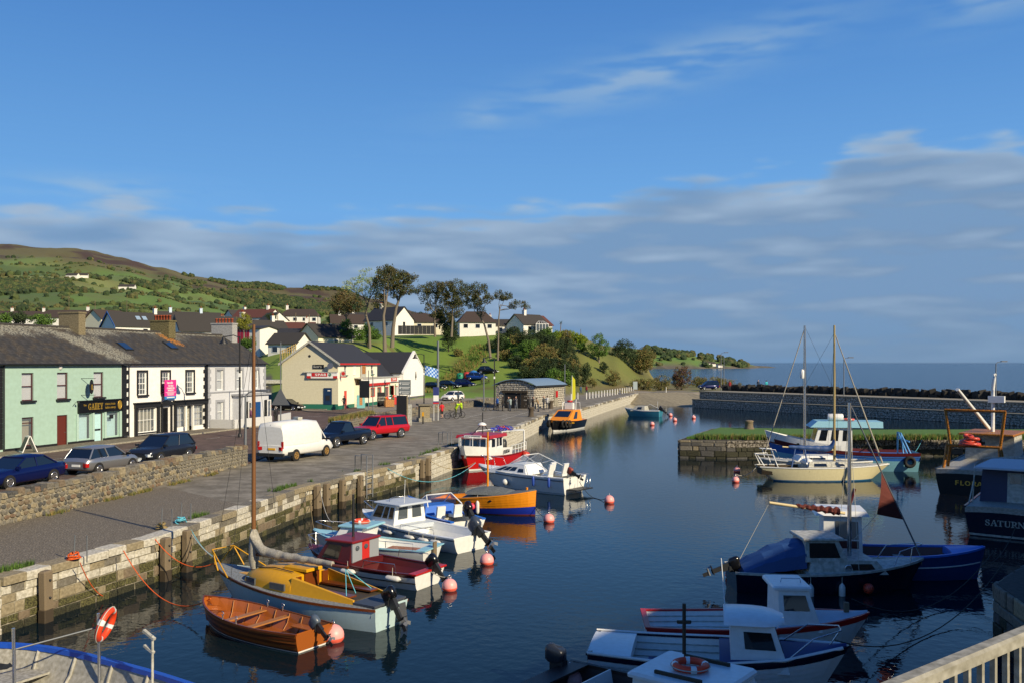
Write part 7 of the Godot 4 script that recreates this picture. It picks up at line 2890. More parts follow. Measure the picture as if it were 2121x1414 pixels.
	obj("topsides",hull_side(h,0.30,0.93),mat("hull_red","c01a1a",0.35,0.0,"paint",1.4),b)
	obj("rubbing_band",hull_side(h,0.24,0.33,0.0,1.0,0.0,0.05),mat("hull_red_dark","7c1518",0.4),b)
	obj("bulwark",hull_side(h,-0.22,0.27,0.42,1.0),MT.white_gloss,b)
	obj("waterline",hull_side(h,0.92,1.02,0.0,1.0,0.0,0.01),MT.white_gloss,b)
	obj("antifoul",hull_side(h,1.0,1.5),MT.antifoul_red,b)
	obj("transom",hull_transom(h,0.28,1.4),MT.hull_red,b)
	obj("deck",hull_deck(h,0.0,0.99,0.45,0.05),MT.hull_grey,b)
	p = frus(0.1,2.75,1.15,0.9,0.1,2.5,1.1,2.75)
	cb = solid("wheelhouse",p,MT.white_gloss,b)
	for r in [[0.08,0.27],[0.33,0.52],[0.6,0.85]]:
		panel("side_window",p,"s",[r[0],0.55,r[1],0.93],MT.glass_dark,cb)
		panel("side_window",p,"p",[1.0 - r[1],0.55,1.0 - r[0],0.93],MT.glass_dark,cb)
	for r in [[0.05,0.3],[0.36,0.64],[0.7,0.95]]:
		panel("wind_screen",p,"f",[r[0],0.55,r[1],0.92],MT.glass_dark,cb)
	st = S()
	hexa(st,frus(-0.3,3.0,1.3,2.72,-0.3,2.9,1.25,3.0))
	obj("roof",st,mat("roof_crimson","a3202a",0.4,0.0,"paint",1.0),cb)
	st = S()
	box(st,V(2.97,2.87,0.0),V(0.06,0.26,1.3))
	var nb = obj("name_board",st,MT.white_gloss,cb)
	words("BOLD VENTURE",0.2,MT.black_paint,nb,Transform3D(Basis(Vector3.UP,PI / 2),V(3.01,2.87,0)),"lettering",false,1.15)
	words("B330",0.42,MT.black_paint,b,Transform3D(Basis(Vector3.UP,PI + 0.03),h.pt(0.55,0.02,-1,0.04)),"registration",false,1.15)
	st = S()
	tube(st,[V(-3.9,0.9,1.3),V(-3.9,2.95,1.25)],0.06,-1,6)
	tube(st,[V(-3.9,0.9,-1.3),V(-3.9,2.95,-1.25)],0.06,-1,6)
	tube(st,[V(-3.9,2.95,1.25),V(-3.9,2.95,-1.25)],0.06,-1,6)
	for s in [-1.0, 1.0]:
		tube(st,[V(-3.9,2.93,s * 1.25),V(0.0,3.1,s * 1.0)],0.05,-1,6)
		tube(st,[V(0.0,3.1,s * 1.0),V(0.0,2.95,s * 1.0)],0.05,-1,6)
	obj("gantry", st, MT.white_gloss, b)
	for s in [-1.0, 1.0]:
		var path = []
		var path2 = []
		for i in 9:
			var t = lerpf(0.0, 0.42, i / 8.0)
			path.append(h.pt(t,0.25,s) + V(0,0.75,0))
			path2.append(h.pt(t,0.25,s) + V(0,0.38,0))
		rails(b,"stern_rail",[path,path2],0.03,MT.white_gloss)
		for i in 6:
			var q = h.pt(0.42 * i / 5.0, 0.27, s)
			rails(b,"stanchion",[[q,q + V(0,0.78,0)]],0.03,MT.white_gloss)
	var bowp = []
	for q in [[0.72,1],[0.84,1],[0.95,1],[0.99,0],[0.95,-1],[0.84,-1],[0.72,-1]]:
		bowp.append(h.pt(q[0],-0.2,q[1]) * V(1,1,1.0 if q[1] != 0 else 0.0) + V(0,0.8,0))
	rails(b,"bow_rail",[bowp],0.03,MT.white_gloss)
	for q in [[0.72,1],[0.84,1],[0.95,1],[0.95,-1],[0.84,-1],[0.72,-1]]:
		rails(b,"stanchion",[[h.pt(q[0],-0.2,q[1]),h.pt(q[0],-0.2,q[1]) + V(0,0.8,0)]],0.028,MT.white_gloss)
	rails(b,"aerial_mast",[[V(1.2,3.0,0),V(1.2,4.9,0)],[V(2.4,3.0,0.3),V(1.4,3.7,0.1)],[V(0.3,3.3,0),V(1.2,4.0,0)]],0.035,MT.dark_metal)
	st = S()
	lathe(st,[[0.1,0],[0.3,0.02],[0.32,0.12],[0.2,0.26],[0.03,0.32]],14,at(V(1.3,3.7,0)))
	obj("radar_dome", st, MT.white_gloss, b)
	var tub_cols = [["keg_black","191b1e"],["keg_lime","5fb43c"],["keg_blue","16349c"],["keg_black","191b1e"]]
	for k in 4:
		var tb = thing("gear_drum",["black plastic drum by the fishing boat wheelhouse","lime green drum on the fishing boat deck","bright blue drum under the fishing boat gantry","black drum at the fishing boat stern"][k],"drum",b.transform * V(-0.6 - k * 0.75,0.93,0.55 - 0.5 * (k % 2)),0.0)
		st = S()
		lathe(st,[[0.26,0],[0.3,0.1],[0.3,0.75],[0.24,0.85],[0.22,0.85]],14)
		obj("body",st,mat(tub_cols[k][0],tub_cols[k][1],0.45),tb)
		st = S()
		lathe(st,[[0.24,0.85],[0.25,0.92],[0.2,0.94]],14)
		obj("lid", st, MT.dark_metal, tb)
	for k in 5:
		st = S()
		for j in 5:
			torus(st,Transform3D(Basis.from_euler(V(rf(0,3),rf(0,3),0)),V(-1.7 - k * 0.35 + rf(-0.1,0.1),3.05 + rf(0,0.25),rf(-0.6,0.6))),0.16,0.03,10,5)
		obj("net_coil",st,mat("net_blue","1d35b4",0.8) if k != 2 else MT.orange_red,b)
	for q in [[0.10,0.5,0.28],[0.05,0.55,0.26]]:
		ball(b,"fender",h.pt(q[0],q[1],-1,0.24),q[2],mat("fender_coral","e8543c",0.4,0.0,"stain",0.5))
	ball(b,"fender",h.pt(0.72,0.4,1,0.3),0.34,MT.buoy_pink)
	# --- yellow and black tour boat
	h = Hull.new()
	h.L = 7.6; h.B = 2.6; h.fb = 0.95; h.up_bow = 0.35; h.tw = 0.9; h.rake = 0.5; h.full = 3.2
	b = boat("tour_boat","black hulled boat with a bright orange yellow cabin at the quay corner","boat",V(7.54,0,-105.71),V(4.3,0,-99.01))
	obj("topsides",hull_side(h,0.0,0.85),MT.black_gloss,b)
	obj("waterline",hull_side(h,0.85,1.02),MT.white_gloss,b)
	obj("antifoul",hull_side(h,1.0,1.4),MT.antifoul_red,b)
	obj("transom",hull_transom(h),MT.black_gloss,b)
	obj("deck",hull_deck(h,0.0,0.99,0.0,0.05),MT.orange_paint,b)
	p = frus(-2.4,2.2,1.15,0.92,-2.2,-0.2,0.95,2.2)
	cb = solid("cabin", p, MT.orange_paint, b)
	panel("side_window",p,"s",[0.08,0.3,0.3,0.85],MT.glass_dark,cb)
	panel("side_window",p,"s",[0.38,0.25,0.66,0.85],MT.glass_dark,cb)
	panel("side_window",p,"p",[0.34,0.25,0.62,0.85],MT.glass_dark,cb)
	panel("wind_screen",p,"f",[0.1,0.45,0.9,0.92],MT.glass_dark,cb)
	words("MARINER",0.22,MT.yellow_paint,b,Transform3D(Basis(Vector3.UP,PI),h.pt(0.62,0.2,-1,0.03)),"name",false,1.3)
	rails(b,"gantry",[[V(-2.3,1.0,1.0),V(-2.2,3.0,0.9),V(-2.2,3.0,-0.9),V(-2.3,1.0,-1.0)],[V(-1.2,2.2,0.8),V(-1.3,3.0,0.8),V(-2.2,3.0,0.8)],[V(-1.2,2.2,-0.8),V(-1.3,3.4,-0.8)]],0.05,MT.white_gloss)
	st = S()
	lathe(st,[[0.3,0],[0.34,0.1],[0.3,0.2]],12,at(V(-1.9,3.02,0.2)))
	obj("radar_dome", st, MT.red_paint, b)
	st = S()
	box(st, V(-1.6, 2.6, 0.1), V(0.7, 0.7, 0.9))
	obj("helm_screen", st, MT.white_gloss, b)
	for k in 3:
		st = S()
		torus(st,Transform3D(Basis(Vector3.RIGHT,PI / 2),h.pt(0.86 - k * 0.07,0.3,-1,0.15)),0.32,0.13,14,7)
		torus(st,Transform3D(Basis(Vector3.RIGHT,PI / 2),h.pt(0.9 + k * 0.04,0.3,1,0.12)),0.3,0.12,14,7)
		obj("tyre_fender", st, MT.black_rubber, b)
	# --- small teal cuddy boat on its mooring
	h = Hull.new()
	h.L = 5.4; h.B = 2.0; h.fb = 0.75; h.up_bow = 0.35; h.tw = 0.85; h.rake = 0.6; h.full = 2.2
	b = boat("cuddy_boat","teal hulled cuddy boat with a cream top moored off the slipway","boat",V(20.55,0,-127.82),V(16.27,0,-130.19))
	obj("topsides",hull_side(h,0.0,1.0),mat("hull_teal","3a86a0",0.4,0.0,"paint",1.0),b)
	obj("antifoul",hull_side(h,1.0,1.4),MT.hull_dark,b)
	obj("transom",hull_transom(h),MT.hull_teal,b)
	obj("inside",hull_inside(h,0.01,0.4,0.2),MT.white_dirty,b)
	obj("deck",hull_deck(h,0.38,0.99,0.0,0.1),MT.white_dirty,b)
	obj("gunwale",hull_rail(h,0.12,0.12),MT.white_gloss,b)
	p = frus(-0.6,1.6,0.85,0.75,-0.5,0.8,0.65,1.45)
	cb = solid("cuddy", p, MT.white_dirty, b)
	panel("side_window",p,"p",[0.35,0.3,0.75,0.8],MT.glass_dark,cb)
	panel("wind_screen",p,"f",[0.1,0.3,0.9,0.85],MT.glass_dark,cb)
	rails(b,"canopy_frame",[[V(-0.5,1.45,0.65),V(-0.8,1.7,0.6),V(-2.4,0.95,0.8)],[V(-2.2,0.9,0),V(-2.2,2.1,0)]],0.03,MT.white_gloss)
	outboard(b,"dark outboard on the teal cuddy boat",V(-2.75,0.85,0.0),1.3,MT.black_gloss,-0.9)

func rings_canopy(st: SurfaceTool,x0: float,x1: float,y: float,w: float) -> void:
	var rings = []
	for i in 9:
		var f = i / 8.0
		var x = lerpf(x0, x1, f)
		var hgt = 0.32 * pow(sin(PI * lerpf(0.12,0.95,f)),0.6) + 0.02 * (i % 2)
		var ring = []
		for k in 9:
			var a = PI * k / 8
			ring.append(V(x,y + 0.12 + hgt * sin(a),cos(a) * w * lerpf(0.95,0.6,f)))
		rings.append(ring)
	loft(st, rings, false, true, true, false)


func basic_hull(b: Node3D,h: Hull,side: Material,low: Material,rail: Material,deck: Material,inside: Material,t_in: float,floor_y := 0.2) -> void:
	obj("topsides",hull_side(h,0.0,1.0),side,b)
	obj("antifoul",hull_side(h,1.0,1.5),low,b)
	obj("transom", hull_transom(h), side, b)
	if t_in > 0.0:
		obj("inside",hull_inside(h,0.01,t_in,floor_y),inside,b)
	obj("deck",hull_deck(h,maxf(t_in - 0.01,0.0),0.99,0.0,0.07),deck,b)
	if rail != null:
		obj("gunwale",hull_rail(h,0.1,0.07),rail,b)

func boats_right() -> void:
	# --- cream sailing yacht
	var h = Hull.new()
	h.L = 8.4; h.B = 2.5; h.fb = 0.8; h.up_bow = 0.22; h.up_stern = 0.1; h.tw = 0.5; h.rake = 1.2; h.full = 2.0; h.stern_rake = 0.9; h.flare = 0.15
	var b = boat("sailing_yacht","cream hulled sailing yacht with a blue sail cover and blue waterline","yacht",V(15.89,0,-58.34),V(23.75,0,-58.34))
	basic_hull(b,h,mat("hull_cream","d8d0a8",0.4,0.0,"paint",1.2),mat("antifoul_blue","1d5c8a",0.5),null,MT.white_dirty,MT.wood_wet,0.36,0.4)
	obj("bootline",hull_side(h,0.9,1.05,0.0,1.0,0.0,0.008),MT.antifoul_blue,b)
	obj("toe_rail",hull_rail(h,0.04,0.06),MT.white_gloss,b)
	var p = frus(-1.2,1.7,0.82,0.8,-1.1,1.3,0.7,1.22)
	var cb = solid("coachroof",p,MT.white_dirty,b)
	panel("side_window",p,"s",[0.12,0.3,0.42,0.75],MT.glass_dark,cb)
	panel("side_window",p,"s",[0.72,0.4,0.84,0.7],MT.glass_dark,cb)
	panel("side_window",p,"p",[0.5,0.3,0.85,0.75],MT.glass_dark,cb)
	var st = S()
	tube(st,[V(0.7,0.8,0),V(0.7,9.8,0)],0.085,0.06,10)
	obj("mast",st,mat("mast_gold","b09c6a",0.4,0.3),b)
	st = S()
	tube(st,[V(0.68,1.9,0),V(-2.6,2.1,0)],0.05,-1,8)
	obj("boom",st,mat("boom_pale","cbb98a",0.5),b)
	st = S()
	var rings = []
	for i in 20:
		var f = i / 19.0
		var r = lerpf(0.19,0.09,f) * (1.0 + 0.12 * sin(i * 1.9))
		var ring = []
		for k in 8:
			var a = TAU * k / 8
			ring.append(V(lerpf(0.68,-2.2,f),lerpf(1.93,2.1,f) + cos(a) * r * 1.2 + 0.5 * pow(1.0 - f,18.0),sin(a) * r))
		rings.append(ring)
	loft(st, rings, true, true, true, true)
	obj("sail_cover", st, MT.tarp_blue, b)
	st = S()
	tube(st,[V(3.75,1.1,0),V(0.76,9.2,0)],0.06,0.03,8)
	obj("furled_jib", st, MT.sail_cloth, b)
	rails(b,"rigging",[[V(-4.0,1.0,0),V(0.64,9.2,0)],[V(0.6,0.9,1.1),V(0.7,9.1,0)],[V(0.6,0.9,-1.1),V(0.7,9.1,0)]],0.008,MT.dark_metal)
	rails(b,"pushpit",[[V(-3.1,0.9,0.75),V(-3.4,1.65,0.7),V(-4.3,1.65,0.3),V(-4.3,1.65,-0.3),V(-3.4,1.65,-0.7),V(-3.1,0.9,-0.75)],[V(-3.9,0.95,0.5),V(-4.3,1.65,0.3)],[V(-3.9,0.95,-0.5),V(-4.3,1.65,-0.3)]],0.03,MT.white_gloss)
	st = S()
	rings_canopy(st, -1.3, -0.7, 0.95, 0.75)
	obj("spray_hood", st, MT.white_gloss, b)
	rails(b,"cover_strap",[[V(-1.9,2.0,0.3),V(-2.2,0.85,0.6)],[V(-1.3,2.0,0.3),V(-1.2,0.85,0.7)]],0.05,MT.tarp_blue)
	# --- white sailing boat lying behind it,bow to the left
	h = Hull.new()
	h.L = 7.4; h.B = 2.3; h.fb = 0.85; h.up_bow = 0.25; h.tw = 0.55; h.rake = 0.9
	b = boat("sailing_boat","white sailing boat half hidden behind the cream yacht","yacht",V(23.79,0,-61.13),V(16.46,0,-61.13))
	basic_hull(b,h,MT.white_dirty,MT.hull_dark,MT.white_gloss,MT.white_dirty,MT.white_dirty,0.3,0.4)
	p = frus(-1.4,1.4,0.8,0.85,-1.2,1.0,0.65,1.3)
	cb = solid("coachroof",p,MT.white_gloss,b)
	panel("side_window",p,"p",[0.2,0.3,0.7,0.75],MT.glass_dark,cb)
	st = S()
	tube(st,[V(0.6,0.9,0),V(0.6,9.9,0)],0.085,0.07,10)
	obj("mast", st, MT.steel, b)
	st = S()
	lathe(st,[[0.1,0],[0.14,0.1],[0.14,0.5],[0.08,0.6]],10,at(V(0.78,6.4,0)))
	obj("radar_reflector",st,MT.white_gloss,b)
	st = S()
	tube(st,[V(3.3,1.3,0),V(0.64,9.6,0)],0.035,0.03,6)
	obj("furled_jib", st, MT.sail_cloth, b)
	rails(b,"rigging",[[V(-3.5,1.0,0),V(0.58,9.8,0)],[V(0.6,0.9,1.0),V(0.6,9.6,0)],[V(0.6,0.9,-1.0),V(0.6,9.6,0)]],0.008,MT.dark_metal)
	rails(b,"pulpit",[[V(2.4,1.0,0.6),V(2.7,1.7,0.5),V(3.6,1.75,0.1),V(3.6,1.75,-0.1),V(2.7,1.7,-0.5),V(2.4,1.0,-0.6)],[V(3.2,1.05,0.2),V(3.4,1.75,0.15)]],0.028,MT.white_gloss)
	# --- blue and white fishing boat alongside the mole
	h = Hull.new()
	h.L = 10.0; h.B = 3.0; h.fb = 1.15; h.up_bow = 1.0; h.up_stern = 0.15; h.tw = 0.85; h.rake = 0.6; h.full = 2.6
	b = boat("fishing_boat","pale blue fishing boat with white wheelhouse alongside the grassy mole","fishing boat",V(27.24,0,-63.62),V(18.89,0,-65.09))
	obj("topsides",hull_side(h,0.42,1.0),mat("hull_skyblue","7fb8cc",0.45,0.0,"paint",1.0),b)
	obj("blue_band",hull_side(h,0.14,0.42),mat("band_blue","2a62b0",0.45,0.0,"paint",1.0),b)
	obj("gunwale",hull_side(h,-0.02,0.15,0.0,1.0,0.0,0.03),MT.maroon,b)
	obj("bulwark",hull_side(h,-0.25,0.1,0.52,1.0,0.0,0.02),MT.white_gloss,b)
	obj("antifoul",hull_side(h,1.0,1.4),MT.hull_dark,b)
	obj("transom",hull_transom(h),MT.hull_skyblue,b)
	obj("deck",hull_deck(h,0.0,0.99,0.3,0.05),MT.hull_grey,b)
	p = frus(-0.6,2.2,1.1,0.9,-0.6,1.6,1.0,3.0)
	cb = solid("wheelhouse",p,MT.white_gloss,b)
	for r in [[0.1,0.3],[0.42,0.62],[0.74,0.92]]:
		panel("side_window",p,"p",[r[0],0.55,r[1],0.9],MT.glass_dark,cb)
		panel("side_window",p,"s",[r[0],0.55,r[1],0.9],MT.glass_dark,cb)
	panel("wind_screen",p,"f",[0.08,0.55,0.92,0.92],MT.glass_dark,cb)
	st = S()
	hexa(st,frus(-2.6,2.2,1.2,2.98,-2.6,1.7,1.1,3.4))
	obj("roof", st, MT.blue_pale, cb)
	for t in [0.66, 0.8]:
		st = S()
		lathe(st,[[0.13,0],[0.13,0.03]],12,Transform3D(Basis(Vector3.RIGHT,-PI / 2),h.pt(t,0.0,-1,0.03)))
		obj("porthole", st, MT.glass_dark, b)
	st = S()
	lathe(st,[[0.22,-0.5],[0.25,-0.45],[0.25,0.45],[0.22,0.5]],12,Transform3D(Basis(V(0,0,1),PI / 2),V(0.4,3.65,-0.4)))
	obj("life_raft", st, MT.white_gloss, b)
	rails(b,"net_gallows",[[V(-4.0,1.0,0.9),V(-3.9,2.6,0.5),V(-3.9,2.6,-0.5),V(-4.0,1.0,-0.9)],[V(-4.6,1.0,0.6),V(-3.9,2.6,0.4)],[V(-4.6,1.0,-0.6),V(-3.9,2.6,-0.4)],[V(-3.9,2.2,0.6),V(-4.5,2.0,-0.3)]],0.06,mat("gallows_blue","4a8cc8",0.5))
	st = S()
	torus(st,Transform3D(Basis(Vector3.RIGHT,PI / 2),h.pt(0.07,0.45,-1,0.14)),0.3,0.12,16,8)
	obj("tyre_fender", st, MT.black_rubber, b)
	lifebelt("orange lifebelt on the pale blue wheelhouse roof",at(b.transform * V(-0.5,3.5,-0.4)),0.3)
	# --- navy motor sailer with a blue cover
	h = Hull.new()
	h.L = 6.4; h.B = 2.3; h.fb = 0.9; h.up_bow = 0.35; h.up_stern = 0.05; h.tw = 0.7; h.rake = 0.7; h.full = 2.2
	b = boat("motor_sailer","navy blue motor sailer with white cabin and blue cockpit cover","boat",V(7.77,0,-30.3),V(13.04,0,-30.3),-0.3)
	basic_hull(b,h,MT.navy,MT.hull_dark,MT.white_dirty,MT.white_dirty,MT.wood_wet,0.36,0.3)
	p = frus(-0.9,1.7,0.88,0.92,-0.75,1.35,0.76,1.35)
	cb = solid("cabin", p, MT.white_dirty, b)
	panel("side_window",p,"s",[0.58,0.3,0.88,0.75],MT.glass_dark,cb)
	panel("side_window",p,"p",[0.12,0.3,0.42,0.75],MT.glass_dark,cb)
	st = S()
	lathe(st,[[0.12,0],[0.12,0.03],[0.09,0.03]],14,Transform3D(Basis(Vector3.RIGHT,PI / 2),V(0.4,1.12,0.84)))
	obj("porthole", st, MT.steel, cb)
	p = frus(-0.95,0.45,0.78,1.3,-0.9,0.15,0.66,1.98)
	var wh = solid("wheelhouse",p,MT.white_dirty,b)
	panel("side_window",p,"s",[0.1,0.2,0.85,0.88],MT.glass_dark,wh)
	panel("side_window",p,"p",[0.15,0.2,0.9,0.88],MT.glass_dark,wh)
	panel("wind_screen",p,"f",[0.06,0.2,0.94,0.88],MT.glass_dark,wh)
	st = S()
	cbox(st,V(-0.35,2.02,0),V(1.35,0.08,1.5),0.03)
	obj("roof", st, MT.white_dirty, wh)
	st = S()
	rings = []
	for i in 7:
		var f = i / 6.0
		var ring = []
		for k in 9:
			var a = PI * k / 8
			ring.append(V(lerpf(-0.9,-2.9,f),lerpf(1.1,0.85,f) + (1.0 - 0.75 * f * f) * pow(sin(a),0.7) * 0.85 + 0.03 * sin(i * 3.0 + k),cos(a) * lerpf(0.8,0.75,f)))
		rings.append(ring)
	loft(st, rings, false, false, true, false)
	obj("cockpit_cover", st, MT.tarp_blue, b)
	st = S()
	tube(st,[V(0.75,1.35,0),V(0.75,6.4,0)],0.07,0.055,10)
	obj("mast", st, MT.steel, b)
	st = S()
	tube(st,[V(0.6,2.75,0),V(-1.9,3.1,0)],0.05,-1,8)
	obj("boom", st, MT.boom_pale, b)
	st = S()
	rings = []
	for i in 16:
		var f = i / 15.0
		var ring = []
		for k in 7:
			var a = TAU * k / 7
			var r = 0.13 * (1.0 + 0.35 * sin(i * 2.3 + k)) * (1.0 - 0.5 * f)
			ring.append(V(lerpf(0.4,-1.0,f),lerpf(2.78,2.97,f) + 0.03 + cos(a) * r,sin(a) * r))
		rings.append(ring)
	loft(st, rings, true, true, true, false)
	obj("furled_sail",st,mat("sail_russet","6a2a20",0.85,0.0,"patch",0.3),b)
	st = S()
	tube(st,[V(3.1,1.35,0),V(0.8,6.3,0)],0.03,0.02,6)
	obj("forestay", st, MT.steel, b)
	st = S()
	var fa = V(3.1,1.35,0).lerp(V(0.8,6.3,0),0.56)
	var fb = V(3.1,1.35,0).lerp(V(0.8,6.3,0),0.24)
	var fc = fb + V(-0.95, 0.2, 0.15)
	for k in 6:
		var k0 = k / 6.0
		var k1 = (k + 1) / 6.0
		var bulge = V(0, 0, 0.1)
		quad(st,fa.lerp(fc,k0) + bulge * sin(k0 * PI),fa.lerp(fb,k0),fa.lerp(fb,k1),fa.lerp(fc,k1) + bulge * sin(k1 * PI))
	obj("jib_end", st, MT.sail_russet, b)
	rails(b,"rigging",[[V(0.7,0.95,1.0),V(0.75,6.2,0)],[V(0.7,0.95,-1.0),V(0.75,6.2,0)],[V(-3.0,1.0,0),V(-1.9,3.1,0)],[fc,V(0.75,1.9,0.3)]],0.009,MT.rope_white)
	rails(b,"pulpit",[[V(1.9,1.05,0.7),V(2.2,1.6,0.55),V(3.1,1.75,0.12),V(3.1,1.75,-0.12),V(2.2,1.6,-0.55),V(1.9,1.05,-0.7)],[V(2.6,1.1,0.35),V(2.7,1.7,0.3)]],0.018,MT.steel)
	for q in [[0.36,"w"],[0.52,"w"],[0.66,"r"]]:
		if q[1] == "w":
			fender(b,h.pt(q[0],0.55,1,0.12),0.1,0.42,MT.fender_white,false,0.4)
		else:
			ball(b,"fender",h.pt(q[0],0.5,1,0.16),0.17,MT.fender_coral)
	outboard(b,"black outboard lifted at the navy motor sailer stern",V(-3.25,0.95,0.2),1.0,MT.black_gloss,-1.2)
	# --- blue open boat with a white wheelhouse
	h = Hull.new()
	h.L = 6.3; h.B = 2.2; h.fb = 0.7; h.up_bow = 0.4; h.up_stern = 0.2; h.tw = 0.6; h.rake = 0.25; h.full = 2.8
	b = boat("open_boat","blue double ended open boat with a tall white wheelhouse","boat",V(10.81,0,-32.62),V(15.49,0,-31.6))
	basic_hull(b,h,mat("hull_royal","234a84",0.45,0.0,"paint",1.2),MT.hull_dark,mat("rail_blue","2a6ac8",0.45),MT.rail_blue,MT.maroon,0.82,0.2)
	obj("stripe",hull_rail(h,0.03,0.04,0.0,0.99,0.45,0.012),MT.white_gloss,b)
	p = frus(-2.2,-0.9,0.7,0.3,-2.2,-0.95,0.66,2.15)
	cb = solid("wheelhouse",p,MT.white_gloss,b)
	panel("window",p,"s",[0.3,0.55,0.9,0.88],MT.glass_grey,cb)
	panel("lower_panel",p,"s",[0.3,0.38,0.9,0.52],MT.maroon,cb)
	panel("window",p,"p",[0.1,0.55,0.7,0.88],MT.glass_grey,cb)
	panel("window",p,"f",[0.1,0.55,0.9,0.88],MT.glass_grey,cb)
	st = S()
	hexa(st,frus(-2.5,-0.7,0.85,2.13,-2.35,-0.8,0.75,2.3))
	obj("roof", st, MT.white_gloss, cb)
	rails(cb,"exhaust",[[V(-1.3,2.28,0.1),V(-1.1,3.0,0.1)]],0.06,MT.maroon)
	st = S()
	box(st, V(0.5, 0.52, 0), V(0.35, 0.06, 1.9))
	obj("thwart", st, MT.white_dirty, b)
	# --- white clinker boat with red gunwale
	h = Hull.new()
	h.L = 5.9; h.B = 2.1; h.fb = 0.78; h.up_bow = 0.28; h.up_stern = 0.02; h.tw = 0.85; h.rake = 0.65; h.full = 2.2
	b = boat("cuddy_boat","white clinker boat with red gunwale and small square wheelhouse","boat",V(4.05,0,-24.49),V(8.89,0,-24.16),-0.22)
	clinker(b,h,MT.white_gloss,MT.red_paint,MT.deck_pale,0.58)
	p = frus(0.45,1.55,0.76,0.72,0.45,1.2,0.64,1.8)
	cb = solid("wheelhouse",p,MT.white_gloss,b)
	panel("side_window",p,"s",[0.15,0.5,0.85,0.86],MT.glass_dark,cb)
	panel("side_window",p,"p",[0.15,0.5,0.85,0.86],MT.glass_dark,cb)
	panel("wind_screen",p,"f",[0.08,0.45,0.92,0.88],MT.glass_dark,cb)
	st = S()
	cbox(st,V(0.8,1.83,0),V(1.0,0.1,1.4),0.04)
	obj("roof", st, MT.white_gloss, cb)
	rails(cb,"grab_rail",[[V(0.6,1.86,0.2),V(0.62,1.98,0.2),V(1.1,1.98,0.2),V(1.12,1.86,0.2)]],0.015,MT.steel)
	st = S()
	box(st,V(2.35,1.2,0),V(0.12,0.25,0.12))
	obj("bitt", st, MT.wood_weathered, b)
	var bk = thing("bucket","white bucket standing at the stern of the red rimmed boat","bucket",b.transform * V(-2.55,0.25,0.55),0.0)
	st = S()
	lathe(st,[[0.13,0],[0.17,0.34],[0.18,0.36],[0.15,0.34],[0.12,0.04]],14)
	obj("body", st, MT.white_gloss, bk)
	rails(bk,"handle",[[V(-0.17,0.34,0),V(0,0.2,0.16),V(0.17,0.34,0)]],0.008,MT.steel)
	# --- white clinker boat with blue deck
	h = Hull.new()
	h.L = 5.9; h.B = 2.2; h.fb = 0.82; h.up_bow = 0.4; h.up_stern = 0.12; h.tw = 0.85; h.rake = 0.7; h.full = 2.2
	b = boat("cuddy_boat","white clinker boat with navy deck edge and rounded cabin roof","boat",V(2.39,0,-22.11),V(7.26,0,-21.05),-0.28)
	clinker(b,h,MT.white_gloss,MT.navy,mat("deck_navy","1b2f6a",0.6,0.0,"paint",0.8),0.52)
	st = S()
	for s in [-1.0, 1.0]:
		tube(st,[h.pt(0.0,-0.02,s,0.0),h.pt(0.25,-0.02,s,0.0),h.pt(0.5,-0.02,s,0.0),h.pt(0.75,-0.02,s,0.0),h.pt(0.97,-0.02,s,0.0)],0.045,-1,5)
	obj("white_rail", st, MT.white_gloss, b)
	obj("stern_deck",hull_deck(h,0.0,0.17,-0.02,0.05),MT.white_gloss,b)
	p = frus(0.3,1.6,0.8,0.72,0.3,1.25,0.7,1.78)
	cb = solid("cabin", p, MT.white_gloss, b)
	panel("side_window",p,"s",[0.28,0.48,0.88,0.84],MT.glass_dark,cb)
	panel("side_window",p,"p",[0.12,0.48,0.72,0.84],MT.glass_dark,cb)
	panel("wind_screen",p,"f",[0.05,0.42,0.95,0.9],MT.glass_dark,cb)
	st = S()
	rings = []
	for i in 7:
		var f = i / 6.0
		var ring = []
		for k in 9:
			var a = PI * k / 8
			ring.append(V(lerpf(0.15,1.5,f),1.76 + sin(a) * 0.2 * pow(sin(PI * lerpf(0.28,0.93,f)),0.5),cos(a) * 0.82 * pow(1.0 - pow(maxf(0.0,f - 0.5) * 2.0,3.0) * 0.75,0.5)))
		rings.append(ring)
	loft(st, rings, false, true, true, true)
	obj("cabin_roof", st, MT.white_gloss, cb)
	rails(b,"aerial",[[V(0.2,1.75,-0.5),V(0.1,3.0,-0.5)]],0.014,MT.white_gloss)
	rails(b,"pulpit",[[V(1.5,1.0,0.75),V(2.1,1.5,0.6),V(2.75,1.62,0.2),V(2.75,1.62,-0.2),V(2.1,1.5,-0.6),V(1.5,1.0,-0.75)],[V(2.45,1.1,0),V(2.78,1.62,0)]],0.018,MT.steel)
	st = S()
	box(st,V(-1.1,0.45,0.3),V(1.0,0.4,0.8))
	obj("engine_box", st, MT.deck_navy, b)
	ball(b,"fender",h.pt(0.66,0.75,1,0.16),0.17,MT.fender_pink)
	# --- nearest boat,white cabin roof with a lifebelt
	h = Hull.new()
	h.L = 7.2; h.B = 2.4; h.fb = 0.75; h.up_bow = 0.4; h.up_stern = 0.1; h.tw = 0.85; h.rake = 0.5
	b = boat("cabin_boat","dark brown boat with white cabin roof at the bottom edge","boat",V(0.9,0,-20.2),V(6.4,0,-15.9),-0.3)
	basic_hull(b,h,mat("hull_brown","33201c",0.5,0.0,"patch",0.8),MT.hull_dark,MT.hull_brown,MT.white_dirty,mat("well_brown","3a2a26",0.7),0.42,0.25)
	obj("transom_rail",transom_rail(h,0.5,0.05),MT.hull_brown,b)
	st = S()
	box(st,V(-2.55,0.6,0.0),V(0.05,0.6,1.9),Basis(V(0,0,1),0.2))
	obj("bulkhead_board", st, MT.white_gloss, b)
	p = frus(-1.0,1.2,0.9,0.72,-1.0,0.8,0.78,1.55)
